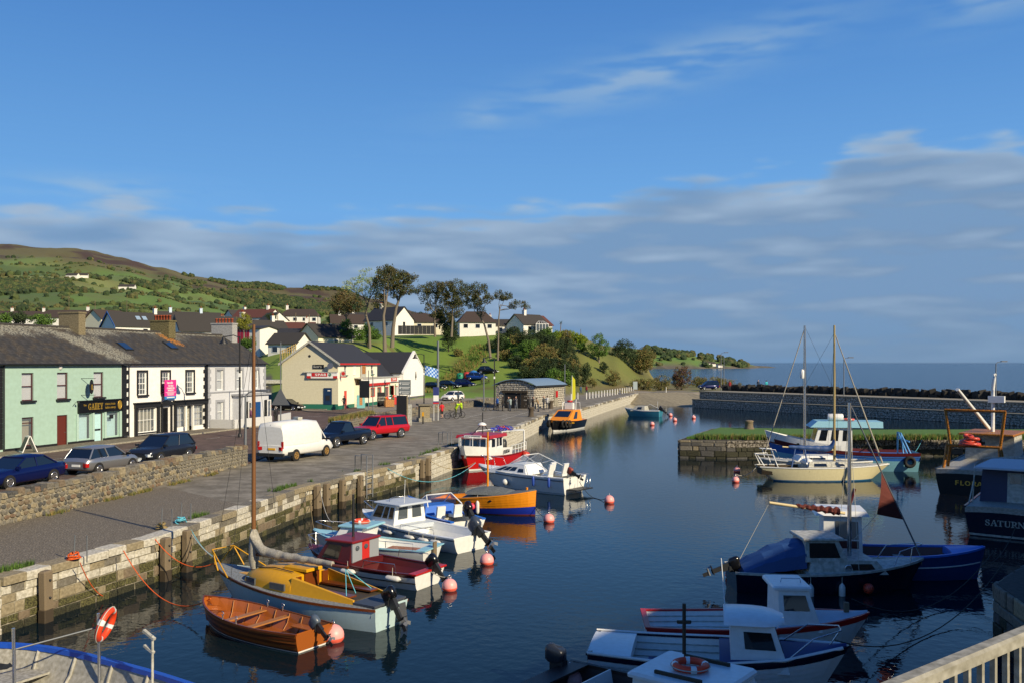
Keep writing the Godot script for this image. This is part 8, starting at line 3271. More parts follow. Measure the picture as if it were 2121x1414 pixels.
	cb = solid("cabin", p, MT.white_gloss, b)
	panel("rear_window",p,"b",[0.15,0.4,0.45,0.85],MT.glass_dark,cb)
	panel("side_window",p,"s",[0.1,0.4,0.4,0.85],MT.glass_dark,cb)
	panel("side_window",p,"s",[0.5,0.4,0.9,0.85],MT.glass_dark,cb)
	st = S()
	cbox(st,V(-0.1,1.6,0),V(2.0,0.1,1.75),0.05)
	obj("cabin_roof", st, MT.white_gloss, cb)
	for s in [-0.62, 0.62]:
		st = S()
		box(st,V(-0.1,1.68,s),V(1.0,0.07,0.06))
		obj("roof_rail", st, MT.wood_wet, cb)
	rails(b,"mast",[[V(-0.6,1.72,-0.6),V(-0.6,2.75,-0.6)],[V(-0.75,2.35,-0.6),V(-0.45,2.4,-0.6)]],0.04,MT.wood_wet)
	lifebelt("red lifebelt lying flat on the nearest white cabin roof",at(b.transform * V(-0.15,1.73,0.0)),0.3)
	outboard(b,"dark grey outboard at the stern of the nearest boat",V(-3.7,0.85,-0.6),1.1,mat("cowl_charcoal","2c3036",0.35),0.0)
	# --- navy fishing boat at the right edge,stern to us
	h = Hull.new()
	h.L = 9.0; h.B = 3.4; h.fb = 1.15; h.up_bow = 0.7; h.tw = 0.92; h.rake = 0.6; h.full = 2.6; h.flare = 0.12
	b = boat("fishing_boat","navy fishing boat with its name SATURN across the stern","fishing boat",V(20.77,0,-38.63),V(20.77,0,-38.63) + V(5.4,0,-7.2))
	basic_hull(b,h,MT.navy,MT.hull_dark,MT.navy,MT.hull_grey,MT.hull_grey,0.0)
	obj("waterline",hull_transom(h,0.9,0.97,0.01),MT.white_dirty,b)
	words("SATURN",0.34,MT.white_dirty,b,Transform3D(Basis(Vector3.UP,-PI / 2),h.pt(0,0.5,0) * V(1,1,0) + V(-0.04,0,0)),"name",true,1.5)
	p = frus(-2.6,1.5,1.3,1.1,-2.4,1.3,1.2,2.75)
	cb = solid("wheelhouse",p,mat("house_navy","15234c",0.5,0.0,"paint",1.0),b)
	panel("door",p,"b",[0.42,0.05,0.68,0.9],MT.white_dirty,cb)
	panel("door_window",p,"b",[0.46,0.62,0.64,0.86],MT.glass_dark,cb,0.03)
	panel("side_screen",p,"p",[0.0,0.0,0.5,0.95],MT.hull_grey,cb)
	st = S()
	cbox(st,V(-0.8,2.8,0),V(4.6,0.1,2.9),0.04)
	obj("roof", st, MT.deck_pale, cb)
	rails(b,"rail",[[V(-3.0,1.2,-1.5),V(-3.0,2.9,-1.4),V(-2.6,3.2,-1.0),V(-2.4,3.3,0.2),V(-2.6,3.2,1.0),V(-3.0,2.9,1.4),V(-3.0,1.2,1.5)],[V(-3.6,1.2,-1.55),V(-3.0,2.2,-1.45)]],0.03,MT.white_dirty)
	# --- trawler with an orange gantry behind it
	h = Hull.new()
	h.L = 11.0; h.B = 3.8; h.fb = 1.3; h.up_bow = 0.9; h.tw = 0.92; h.rake = 0.7; h.full = 2.6; h.flare = 0.12
	b = boat("fishing_boat","black trawler named FLORA with an orange stern gantry","fishing boat",V(25.59,0,-51.31),V(25.59,0,-51.31) + V(6.6,0,-8.4))
	basic_hull(b,h,MT.black_gloss,MT.hull_dark,MT.hull_dark,MT.hull_grey,MT.hull_grey,0.0)
	words("FLORA",0.36,MT.gold,b,Transform3D(Basis(Vector3.UP,-PI / 2),h.pt(0,0.5,0) * V(1,1,0) + V(-0.04,0,0)),"name",false,1.4)
	var og = mat("gantry_orange","b8740e",0.5,0.0,"stain",0.8)
	for s in [-1.0, 1.0]:
		rails(b,"gantry_leg",[[V(-4.6,1.3,s * 1.5),V(-4.4,2.7,s * 1.35)],[V(-3.6,1.3,s * 1.5),V(-3.8,2.7,s * 1.3),V(-3.9,4.7,s * 1.55)]],0.09,og)
	rails(b,"gantry_beam",[[V(-4.4,2.7,-1.4),V(-4.4,2.7,1.4)],[V(-3.9,4.7,-1.6),V(-3.9,4.7,1.6)]],0.08,og)
	p = frus(0.2,3.0,1.4,1.3,0.3,2.8,1.3,3.1)
	cb = solid("wheelhouse",p,MT.white_dirty,b)
	panel("rear_window",p,"b",[0.1,0.55,0.4,0.85],MT.glass_dark,cb)
	panel("side_window",p,"p",[0.1,0.55,0.4,0.85],MT.glass_dark,cb)
	panel("side_window",p,"p",[0.55,0.55,0.9,0.85],MT.glass_dark,cb)
	st = S()
	cbox(st,V(1.2,3.15,0),V(4.4,0.12,3.0),0.04)
	obj("roof", st, og, cb)
	rails(b,"mast",[[V(1.2,3.2,0.0),V(1.2,5.8,0.0)],[V(1.2,5.8,0),V(1.0,6.5,0.1),V(1.3,6.7,0.1)]],0.11,MT.white_gloss)
	rails(b,"derrick",[[V(1.1,3.4,-0.2),V(-4.0,5.9,-0.9)]],0.11,MT.white_gloss)
	st = S()
	box(st, V(1.2, 5.2, 0.2), V(0.4, 0.4, 0.9))
	obj("radar", st, MT.white_gloss, b)
	st = S()
	for k in 6:
		torus(st,Transform3D(Basis.from_euler(V(rf(-0.3,0.3),0,rf(-0.3,0.3))),V(-4.3,2.8 + k * 0.09,-0.2 + rf(-0.2,0.2))),0.5 - k * 0.06,0.1,12,6)
	obj("net_pile", st, MT.fender_coral, b)

func clinker(b: Node3D,h: Hull,side: Material,rail: Material,deck: Material,t_in: float) -> void:
	obj("gunwale_strake",hull_side(h,0.0,0.14,0.0,1.0,0.02),rail,b)
	for k in 7:
		obj("strake",hull_side(h,0.14 + k * 0.12,0.26 + k * 0.12,0.0,1.0,0.016),side,b)
	obj("antifoul",hull_side(h,0.98,1.5),MT.hull_dark,b)
	obj("transom", hull_transom(h), side, b)
	obj("inside",hull_inside(h,0.01,t_in,0.22),side,b)
	obj("deck",hull_deck(h,t_in - 0.01,0.99,0.0,0.08),deck,b)
	obj("gunwale",hull_rail(h,0.1,0.05),rail,b)
	obj("transom_rail",transom_rail(h,0.14,0.06),rail,b)
	for k in 4:
		var st = S()
		tube(st,[h.pt(0.02,0.2 + k * 0.17,-1,-0.065),h.pt(t_in * 0.5,0.2 + k * 0.17,-1,-0.065),h.pt(t_in,0.2 + k * 0.17,-1,-0.065)],0.014,-1,4)
		obj("inner_strake", st, MT.white_dirty, b)


# ---------------------------------------------------------------- vehicles
# side outline as stations: [x,bottom,shoulder height,half width]; cabin as [x0 base,x0 roof,x1 roof,x1 base,roof height]
func car(called: String,label: String,category: String,at: Vector3,dir: Vector3,L: float,W: float,st_list: Array,cab: Array,wheels: Array,wr: float,paint: Material,opt := {}) -> Node3D:
	var t = thing(called,label,category,at,yaw_of(dir))
	var st = S()
	var rings = []
	for q in st_list:
		var x = q[0] * L
		var w = q[3] * W / 2
		var y0 = q[1]
		var y1 = q[2]
		rings.append([V(x,y0,-w * 0.86),V(x,y0 + 0.12,-w * 0.97),V(x,lerpf(y0,y1,0.6),-w),V(x,y1 - 0.06,-w * 0.95),V(x,y1,-w * 0.82),V(x,y1 + 0.02,0),V(x,y1,w * 0.82),V(x,y1 - 0.06,w * 0.95),V(x,lerpf(y0,y1,0.6),w),V(x,y0 + 0.12,w * 0.97),V(x,y0,w * 0.86)])
	loft(st, rings, true, true, true, true)
	var body = obj("body", st, paint, t)
	# greenhouse: glass block, roof and pillars
	var wb = W * 0.45
	var wt = W * 0.37
	var yb = opt.get("belt", 0.9)
	var yt = cab[4]
	var p = frus(cab[0] * L,cab[3] * L,wb,yb,cab[1] * L,cab[2] * L,wt,yt - 0.04)
	st = S()
	hexa(st, p)
	obj("windows", st, MT.glass_car, t)
	st = S()
	var rr = []
	for q in [[cab[1] * L - 0.05,0.0,0.97],[cab[1] * L + 0.15,0.05,1.0],[(cab[1] + cab[2]) * L / 2,0.09,1.02],[cab[2] * L - 0.15,0.05,1.0],[cab[2] * L + 0.05,0.0,0.97]]:
		rr.append([V(q[0],yt - 0.07,-wt * q[2] - 0.02),V(q[0],yt + q[1] * 0.5,-wt * q[2] * 0.9),V(q[0],yt + q[1],0),V(q[0],yt + q[1] * 0.5,wt * q[2] * 0.9),V(q[0],yt - 0.07,wt * q[2] + 0.02)])
	loft(st, rr, false, true, true, true)
	obj("roof", st, paint, t)
	for s in [-1.0, 1.0]:
		st = S()
		for k in [[cab[0],cab[1]],[cab[3],cab[2]]] + opt.get("pillars",[[(cab[0] + cab[3]) / 2,(cab[1] + cab[2]) / 2]]):
			tube(st,[V(k[0] * L,yb - 0.04,s * (wb + 0.005)),V(k[1] * L,yt - 0.05,s * (wt + 0.01))],0.045,-1,5)
		obj("pillars", st, paint, t)
		st = S()
		box(st,V(cab[3] * L - 0.12,yb + 0.08,s * (W / 2 + 0.06)),V(0.14,0.13,0.2))
		obj("mirror",st,MT.black_gloss if opt.get("black_mirror",false) else paint,t)
	for x in wheels:
		for s in [-1.0, 1.0]:
			st = S()
			var xf = Transform3D(Basis(V(1,0,0),PI / 2 * s),V(x * L,wr,s * W * 0.5))
			lathe(st,[[wr + 0.05,-0.12],[wr + 0.05,0.004]],18,xf)
			obj("wheel_arch", st, MT.black_rubber, t)
			st = S()
			lathe(st,[[wr * 0.6,-0.16],[wr * 0.97,-0.14],[wr,-0.1],[wr,0.0],[wr * 0.95,0.022],[wr * 0.66,0.024],[wr * 0.62,0.012]],18,xf)
			var wh = obj("wheel",st,MT.black_rubber,t)
			st = S()
			for k in 5:
				var a = TAU * k / 5
				box(st,V(x * L + cos(a) * wr * 0.32,wr + sin(a) * wr * 0.32,s * (W * 0.5 + 0.02)),V(wr * 0.56,wr * 0.24,0.02),Basis(V(0,0,1),a))
			torus(st,Transform3D(Basis(V(1,0,0),PI / 2),V(x * L,wr,s * (W * 0.5 + 0.015))),wr * 0.6,0.03,16,5)
			obj("rim",st,opt.get("rim",MT.steel),wh)
	var fx = st_list[st_list.size() - 1]
	var bx = st_list[0]
	for s in [-1.0, 1.0]:
		st = S()
		box(st,V(fx[0] * L - 0.1,fx[2] - 0.12,s * W * 0.34),V(0.3,0.15,0.36),Basis(V(0,1,0),s * 0.35))
		obj("headlight",st,mat("lamp_clear","c8d0d4",0.1),t)
		st = S()
		box(st,V(bx[0] * L + 0.07,bx[2] - 0.17,s * W * 0.36),V(0.2,0.2,0.36),Basis(V(0,1,0),-s * 0.3))
		obj("tail_light",st,mat("lamp_red","a81a1a",0.15),t)
	st = S()
	box(st,V(fx[0] * L + 0.0,0.48,0),V(0.06,0.22,W * 0.6))
	obj("grille", st, MT.dark_metal, t)
	st = S()
	box(st,V(bx[0] * L - 0.01,0.55 if not opt.get("van",false) else 0.8,0.1),V(0.03,0.12,0.52))
	box(st,V(fx[0] * L + 0.035,0.4,0),V(0.03,0.11,0.52))
	obj("number_plate",st,opt.get("plate",MT.white_gloss),t)
	return t

func make_cars() -> void:
	var hatch = [[-0.5,0.38,0.75,0.82],[-0.47,0.28,0.92,0.95],[-0.3,0.22,0.95,1.0],[0.1,0.2,0.93,1.0],[0.26,0.2,0.90,1.0],[0.4,0.22,0.80,0.96],[0.47,0.26,0.68,0.88],[0.5,0.36,0.58,0.74]]
	var suv = [[-0.5,0.42,0.85,0.84],[-0.46,0.34,1.02,0.96],[-0.2,0.28,1.05,1.0],[0.1,0.28,1.03,1.0],[0.28,0.28,1.0,1.0],[0.42,0.28,0.92,0.97],[0.48,0.32,0.82,0.9],[0.5,0.4,0.7,0.8]]
	var road = FACE_X
	car("parked_car","dark blue saloon car cut off by the left edge","car",V(-24.24,1.45,-45.04),-road,4.6,1.75,[[-0.5,0.35,0.85,0.84],[-0.47,0.26,0.97,0.95],[-0.33,0.22,0.98,1.0],[0.1,0.2,0.93,1.0],[0.28,0.2,0.88,1.0],[0.42,0.22,0.78,0.95],[0.5,0.34,0.6,0.76]],[-0.4,-0.2,0.06,0.24,1.42],[-0.29,0.31],0.31,mat("paint_navy","0e1a4e",0.2,0.3),{"belt": 0.88})
	car("parked_car","silver hatchback parked behind the low stone wall","car",V(-22.54,1.45,-50.47),road,4.25,1.78,hatch,[-0.46,-0.36,0.04,0.24,1.45],[-0.31,0.31],0.31,mat("paint_silver","9a9c9e",0.25,0.7),{"belt": 0.88,"black_mirror": true})
	car("parked_car","dark grey sport utility car parked beyond the silver hatchback","car",V(-21.24,1.45,-55.69),-road,4.45,1.85,suv,[-0.47,-0.36,0.06,0.26,1.64],[-0.3,0.31],0.35,mat("paint_graphite","2c313c",0.22,0.5),{"belt": 1.0})
	# white van
	var vd = (V(-11.88,1.5,-58.08) - V(-13.04,1.5,-55.22)).normalized()
	var v = car("white_van","white panel van with yellow plate parked on the quay","van",V(-13.41,1.5,-57.19),vd,5.4,1.95,[[-0.5,0.55,1.0,0.94],[-0.49,0.4,1.1,0.98],[0.0,0.35,1.1,1.0],[0.3,0.35,1.12,1.0],[0.42,0.35,1.05,0.96],[0.48,0.35,0.85,0.9],[0.5,0.4,0.7,0.8]],[0.12,0.16,0.24,0.36,1.95],[-0.27,0.33],0.34,mat("paint_white","dedfdc",0.35,0.0,"paint",1.5),{"belt": 1.05,"van": true,"rim": mat("rim_rust","8a6a34",0.6),"plate": mat("plate_yellow","e0a81c",0.5),"black_mirror": true,"pillars": []})
	var st = S()
	var rings = []
	for q in [[-0.497,0.93,0.86,2.1],[-0.485,0.96,0.9,2.34],[0.0,0.98,0.92,2.4],[0.18,0.97,0.9,2.34],[0.25,0.94,0.8,2.05]]:
		var x = q[0] * 5.4
		var w = q[1] * 0.975
		var u = q[2] * 0.975
		rings.append([V(x,1.0,-w),V(x,1.5,-w),V(x,q[3] - 0.2,-u),V(x,q[3] - 0.03,-u + 0.12),V(x,q[3] + 0.03,0),V(x,q[3] - 0.03,u - 0.12),V(x,q[3] - 0.2,u),V(x,1.5,w),V(x,1.0,w)])
	loft(st, rings, false, true, true, true)
	obj("load_box", st, MT.paint_white, v)
	st = S()
	box(st,V(-2.66,1.3,0),V(0.02,1.9,0.015))
	for y in [0.72, 1.75]:
		box(st,V(-2.67,y,0),V(0.02,0.015,1.6))
	obj("door_seam", st, MT.rub_grey, v)
	st = S()
	box(st,V(-2.68,0.45,0),V(0.16,0.2,1.9))
	box(st,V(-1.9,0.48,0.97),V(0.7,0.24,0.05))
	box(st,V(-1.9,0.48,-0.97),V(0.7,0.24,0.05))
	obj("bumper", st, MT.dark_metal, v)
	st = S()
	for s in [-1.0, 1.0]:
		box(st,V(-2.68,1.05,s * 0.86),V(0.04,0.42,0.14))
	obj("lamp_cluster", st, MT.lamp_red, v)
	st = S()
	box(st,V(-0.1,2.5,0.1),V(0.7,0.16,0.3),Basis(V(0,1,0),1.1))
	obj("roof_vent", st, MT.white_dirty, v)
	# pickups
	var pd = (V(-13.27,1.5,-62.63) - V(-11.26,1.5,-66.33)).normalized()
	var pk = [[-0.5,0.55,1.02,0.94],[-0.48,0.45,1.08,1.0],[-0.1,0.42,1.08,1.0],[0.1,0.42,1.06,1.0],[0.28,0.42,1.04,1.0],[0.42,0.42,0.98,0.97],[0.48,0.45,0.85,0.9],[0.5,0.5,0.72,0.8]]
	var c = car("pickup_truck","dark blue pickup truck with open bed beside the white van","pickup",V(-12.3,1.5,-65.94),pd,5.0,1.8,pk,[-0.12,-0.06,0.08,0.22,1.72],[-0.3,0.31],0.37,mat("paint_midnight","16233a",0.22,0.4),{"belt": 1.03,"pillars": []})
	st = S()
	box(st,V(-1.55,1.1,0),V(1.75,0.04,1.45))
	obj("load_bed", st, MT.dark_metal, c)
	c = car("pickup_truck","bright red double cab pickup with a hard top and bull bar","pickup",V(-10.49,1.5,-72.32),(V(-11.93,1.5,-71.86) - V(-9.77,1.5,-74.73)).normalized(),5.2,1.85,pk,[-0.47,-0.44,0.1,0.22,1.76],[-0.3,0.31],0.38,mat("paint_red","b01622",0.25,0.1),{"belt": 1.05,"pillars": [[-0.15,-0.13],[0.0,0.01]]})
	rails(c,"bull_bar",[[V(2.68,0.5,0.55),V(2.72,0.95,0.5),V(2.72,0.95,-0.5),V(2.68,0.5,-0.55)]],0.04,MT.steel)
	rails(c,"roof_bar",[[V(-1.9,1.86,0.6),V(0.4,1.88,0.6)],[V(-1.9,1.86,-0.6),V(0.4,1.88,-0.6)]],0.03,MT.dark_metal)
	car("parked_car","black hatchback outside the gable of the corner shop","car",V(-28.49,1.45,-116.55),V(0.95,0,0.3),4.0,1.7,hatch,[-0.44,-0.34,0.06,0.25,1.42],[-0.31,0.31],0.3,mat("paint_black","0f1113",0.2,0.3),{"belt": 0.88})
	car("parked_car","white hatchback parked beside the rough grass strip","car",V(-9.31,1.47,-144.45),V(-0.55,0,0.83),4.1,1.75,suv,[-0.46,-0.34,0.08,0.26,1.55],[-0.3,0.31],0.32,MT.paint_white,{"belt": 1.0})
	var k = 0
	for q in [[V(-14.39,2.2,-170.34),"black car at the left end of the upper car park row","paint_black"],[V(-12.12,2.2,-176.43),"long black car in the middle of the upper car park","paint_black"],[V(-9.31,2.2,-179.64),"dark blue car below the recycling banks","paint_navy"],[V(-6.98,2.2,-182.96),"bright blue car right of the recycling banks","paint_bright"],[V(-4.95,2.2,-186.42),"black car at the right end of the upper car park","paint_black"]]:
		mat("paint_bright", "1c3f8c", 0.2, 0.3)
		car("parked_car",q[1],"car",V(q[0].x,land_height(q[0].x,-q[0].z),q[0].z),V(0.9,0,0.45 - 0.1 * k),4.3,1.8,suv if k == 0 else hatch,[-0.45,-0.33,0.05,0.25,1.5],[-0.31,0.31],0.31,MT[q[2]],{"belt": 0.9}).set_meta("group","cars in the upper car park")
		k += 1
	car("parked_car","dark van parked at the landward end of the pier","van",V(43.01,1.7,-200.56),V(-0.98,0,0.2),4.4,1.8,suv,[-0.49,-0.44,0.1,0.3,1.85],[-0.3,0.31],0.32,MT.paint_navy,{"belt": 1.05})


# ---------------------------------------------------------------- people: one smooth skin over a posed skeleton
func person(label: String,at: Vector3,facing: float,top: String,legs: String,pose := {}) -> void:
	var t = thing("person",label,"person",at,facing)
	var lean = pose.get("lean", 0.0)
	var stride = pose.get("stride", 0.08)
	var arm = pose.get("arm",0)          # 0 hanging,1 hands to face,2 in pockets,3 reaching
	var bare = pose.get("bare", false)
	var sk = lin("c79a80")
	var tc = lin(top)
	var lc = lin(legs)
	var hc = lin(pose.get("hair", "3a2c20"))
	var hip = V(0, 0.92, 0)
	var ch = V(lean * 0.6, 1.32, 0)
	var nk = V(lean, 1.48, 0)
	var hd = V(lean * 1.1 + 0.03, 1.62, 0)
	var bones = []
	for s in [-1.0, 1.0]:
		var f = V(stride * s, 0.05, s * 0.11)
		var kn = V(stride * s * 0.6 + 0.03,0.5,s * 0.1)
		bones.append([V(0,0.9,s * 0.09),kn,0.095,0.065,lc])
		bones.append([kn,f + V(-0.02,0.06,0),0.06,0.042,sk if bare else lc])
		bones.append([f + V(-0.04,0,0),f + V(0.14,-0.01,s * 0.02),0.045,0.035,lin("1c1a1a")])
		var sh = ch + V(0, 0.1, s * 0.19)
		var el = sh + [V(-0.03,-0.28,s * 0.06),V(0.16,-0.22,s * 0.08),V(-0.08,-0.27,s * 0.1),V(0.2,-0.16,s * 0.06)][arm]
		var wr = el + [V(0.07,-0.24,0),V(0.1,0.2,-s * 0.1),V(0.12,-0.2,-s * 0.06),V(0.24,0.04,0)][arm]
		bones.append([sh, el, 0.055, 0.045, tc])
		bones.append([el,wr,0.043,0.03,sk if bare else tc])
		bones.append([wr,wr + (wr - el).normalized() * 0.08,0.032,0.026,sk])
	bones.append([hip, ch, 0.145, 0.155, tc])
	bones.append([ch + V(0,0.08,-0.12),ch + V(0,0.08,0.12),0.08,0.08,tc])
	bones.append([ch, nk, 0.1, 0.055, tc])
	bones.append([nk, hd, 0.05, 0.06, sk])
	bones.append([hd + V(0.01,-0.02,0),hd + V(0,0.06,0),0.085,0.09,sk])
	bones.append([hd + V(-0.03,0.03,0),hd + V(-0.015,0.08,0),0.09,0.088,hc])
	bones.append([hd + V(0.09,-0.005,0),hd + V(0.1,-0.03,0),0.014,0.018,sk])
	skin(t, bones, 0.045)

func skin(parent: Node3D,bones: Array,cell: float) -> void:
	var field = {}
	var cols = {}
	for b in bones:
		var r = maxf(b[2], b[3]) + cell * 2.2
		var lo = ((V(minf(b[0].x,b[1].x),minf(b[0].y,b[1].y),minf(b[0].z,b[1].z)) - Vector3.ONE * r) / cell).floor()
		var hi = ((V(maxf(b[0].x,b[1].x),maxf(b[0].y,b[1].y),maxf(b[0].z,b[1].z)) + Vector3.ONE * r) / cell).ceil()
		var ab = b[1] - b[0]
		var l2 = maxf(ab.length_squared(),0.000001)
		for i in range(int(lo.x), int(hi.x) + 1):
			for j in range(int(lo.y), int(hi.y) + 1):
				for k in range(int(lo.z), int(hi.z) + 1):
					var p = V(i, j, k) * cell
					var h = clampf((p - b[0]).dot(ab) / l2,0.0,1.0)
					var d = (p - b[0] - ab * h).length() - lerpf(b[2],b[3],h)
					var key = Vector3i(i, j, k)
					if field.has(key):
						var o = field[key]
						if d < o:
							cols[key] = b[4]
						var m = maxf(0.03 - absf(d - o),0.0) / 0.03
						field[key] = minf(d,o) - m * m * 0.0075
					else:
						field[key] = d
						cols[key] = b[4]
	var vid = {}
	var st = SurfaceTool.new()
	st.begin(Mesh.PRIMITIVE_TRIANGLES)
	st.set_smooth_group(1)
	var n = 0
	for key in field:
		var sum = Vector3.ZERO
		var cnt = 0
		var best = 9.0
		var col = cols[key]
		for e in [[0,1],[0,2],[0,4],[1,3],[1,5],[2,3],[2,6],[3,7],[4,5],[4,6],[5,7],[6,7]]:
			var a = key + Vector3i(e[0] & 1,(e[0] >> 1) & 1,e[0] >> 2)
			var b = key + Vector3i(e[1] & 1,(e[1] >> 1) & 1,e[1] >> 2)
			var fa = field.get(a, 1.0)
			var fb = field.get(b, 1.0)
			if (fa < 0.0) != (fb < 0.0):
				sum += Vector3(a).lerp(Vector3(b),fa / (fa - fb))
				cnt += 1
				if absf(fa) < best and cols.has(a):
					best = absf(fa)
					col = cols[a]
		if cnt > 0:
			vid[key] = n
			st.set_color(col)
			st.add_vertex(sum / cnt * cell)
			n += 1
	for key in field:
		var inside = field[key] < 0.0
		for ax in 3:
			var d = Vector3i(1 if ax == 0 else 0,1 if ax == 1 else 0,1 if ax == 2 else 0)
			if field.has(key + d) and (field[key + d] < 0.0) != inside:
				var u = Vector3i(d.z, d.x, d.y)
				var w = Vector3i(d.y, d.z, d.x)
				var q = [key - u - w,key - w,key,key - u]
				if vid.has(q[0]) and vid.has(q[1]) and vid.has(q[2]) and vid.has(q[3]):
					for i in ([0,1,2,0,2,3] if inside else [0,2,1,0,3,2]):
						st.add_index(vid[q[i]])
	st.generate_normals()
	inst("body",st.commit(),vmat("skin_and_cloth",0.8),parent,Transform3D.IDENTITY)

func make_people() -> void:
	person("person in a bright blue jacket near the shelter corner",V(-1.86,1.5,-115.57),0.4,"2a62b0","30343c")
	person("person in dark clothes beside the blue jacket",V(-1.17,1.5,-114.39),2.6,"2c2a24","24262a",{"arm": 2})
	person("person in a dark jacket by the shelter lintel",V(-0.45,1.5,-114.39),-1.0,"33302c","2a2c34",{"arm": 2})
	person("person in pale top raising a camera on the quay",V(-0.21,1.5,-113.23),2.2,"8a9a98","2f3c4c",{"arm": 1})
	person("person in grey jeans before the dark doorway",V(0.52,1.5,-115.57),-2.4,"5a5c60","6a7078",{"arm": 1})
	person("person in black standing at the right of the doorway",V(2.1,1.5,-115.57),1.8,"1e1e20","222226",{"arm": 2})
	person("person in dark brown coat near the shelter wall",V(2.62,1.5,-114.39),0.5,"3a302c","3a3c44")
	person("person bending forward in a tan jacket",V(3.22,1.5,-112.1),2.8,"8a7458","3a4250",{"lean": 0.22,"arm": 3})
	person("person in charcoal walking past the shelter wall",V(4.03,1.5,-116.77),-0.6,"34363a","2c3440",{"stride": 0.16})
	person("person in a white top by the shelter wall",V(4.56,1.5,-118),1.2,"b8b8b4","3c4048")
	person("person in blue walking on the far quay road",V(12.93,1.5,-172.46),0.9,"4a6a84","33485a",{"stride": 0.16})
	person("person in red walking on the far quay road",V(14.02,1.5,-172.46),0.7,"8a2a30","2a3a54",{"stride": 0.16})
	person("cyclist in red jersey and black shorts by the stone wall",V(-7.53,1.5,-98.33),2.0,"c02028","1a1a1c",{"bare": true})
	person("person in a lime jacket bending down beside a bicycle",V(-6.25,1.5,-101.91),-0.6,"b4d81c","5a5a30",{"lean": 0.45,"arm": 3})
	person("person in black and lime vest standing by the bicycles",V(-5.71,1.5,-102.84),2.8,"a8c81c","1c1c1e",{"arm": 3})
	person("person in navy standing beside the white hatchback",V(-8.16,1.47,-139.1),2.2,"24384c","2a2c30",{"arm": 2})
	person("person in black standing at the shop corner",V(-22.02,1.45,-118.38) + V(0.6,0.1,1.4),1.2,"1e1e22","2a3440",{"arm": 2})
	person("person in a purple top at the grey house gate",on_face(27.4,1.6),0.6,"7a4a6a","3a3a40",{"hair": "b4aca0"})
	person("person in black beside the grey house gatepost",on_face(30.4,2.5),2.4,"1c1c1e","222224",{"hair": "8a8078"})
	person("walker in red jacket on the pier",V(36.83,2.75,-155),1.0,"a02a2a","2a2c34")
	person("walker in dark jacket on the pier",V(43.16,2.75,-160.64),-1.6,"2c3440","2c4a70")
	person("walker in turquoise on the pier wall",V(43.8,2.75,-157.77),2.0,"3ab0b4","2c3440")
	person("person in red outside the white cottage",V(-15.53,2,-171),1.0,"a83040","c8c0b0")


# ---------------------------------------------------------------- street furniture,buoys,moorings
func post(called: String,label: String,category: String,at: Vector3,hgt: float,r: float,m: Material,group := "") -> Node3D:
	var t = thing(called,label,category,at,0.0,group)
	var st = S()
	tube(st,[V(0,-0.2,0),V(0,hgt,0)],r,r * 0.75,8)
	obj("pole", st, m, t)
	return t

func board(t: Node3D,called: String,c: Vector3,s: Vector3,m: Material,turn := 0.0) -> MeshInstance3D:
	var st = S()
	box(st, c, s, Basis(V(0, 1, 0), turn))
	return obj(called, st, m, t)

func lantern(label: String,at: Vector3,hgt: float,side: float) -> void:
	var t = post("street_lamp",label,"street lamp",at,hgt,0.09,MT.black_paint)
	rails(t,"bracket",[[V(0,hgt - 0.1,0),V(side * 0.5,hgt + 0.1,0),V(side * 1.3,hgt - 0.05,0)]],0.04,MT.black_paint)
	var st = S()
	lathe(st,[[0.03,0.1],[0.12,-0.05],[0.16,-0.25],[0.36,-0.5],[0.36,-0.55]],12,at(V(side * 1.3,hgt - 0.05,0)))
	obj("shade", st, MT.black_paint, t)
	st = S()
	lathe(st,[[0.16,0],[0.16,0.3],[0.1,0.34]],8,at(V(0,0,0)))
	obj("foot", st, MT.black_paint, t)
	board(t,"notice",V(0,hgt * 0.62,0.1),V(0.2,0.3,0.03),MT.white_gloss)

func modern_lamp(label: String,at: Vector3,hgt: float,side: float,m: Material) -> void:
	var t = post("street_lamp",label,"street lamp",at,hgt,0.08,m)
	rails(t,"arm",[[V(0,hgt,0),V(side * 0.2,hgt + 0.2,0),V(side * 0.7,hgt + 0.28,0)]],0.04,m)
	var st = S()
	cbox(st,V(side * 1.0,hgt + 0.3,0),V(0.8,0.14,0.3),0.04)
	obj("lamp_head", st, MT.grey_metal, t)

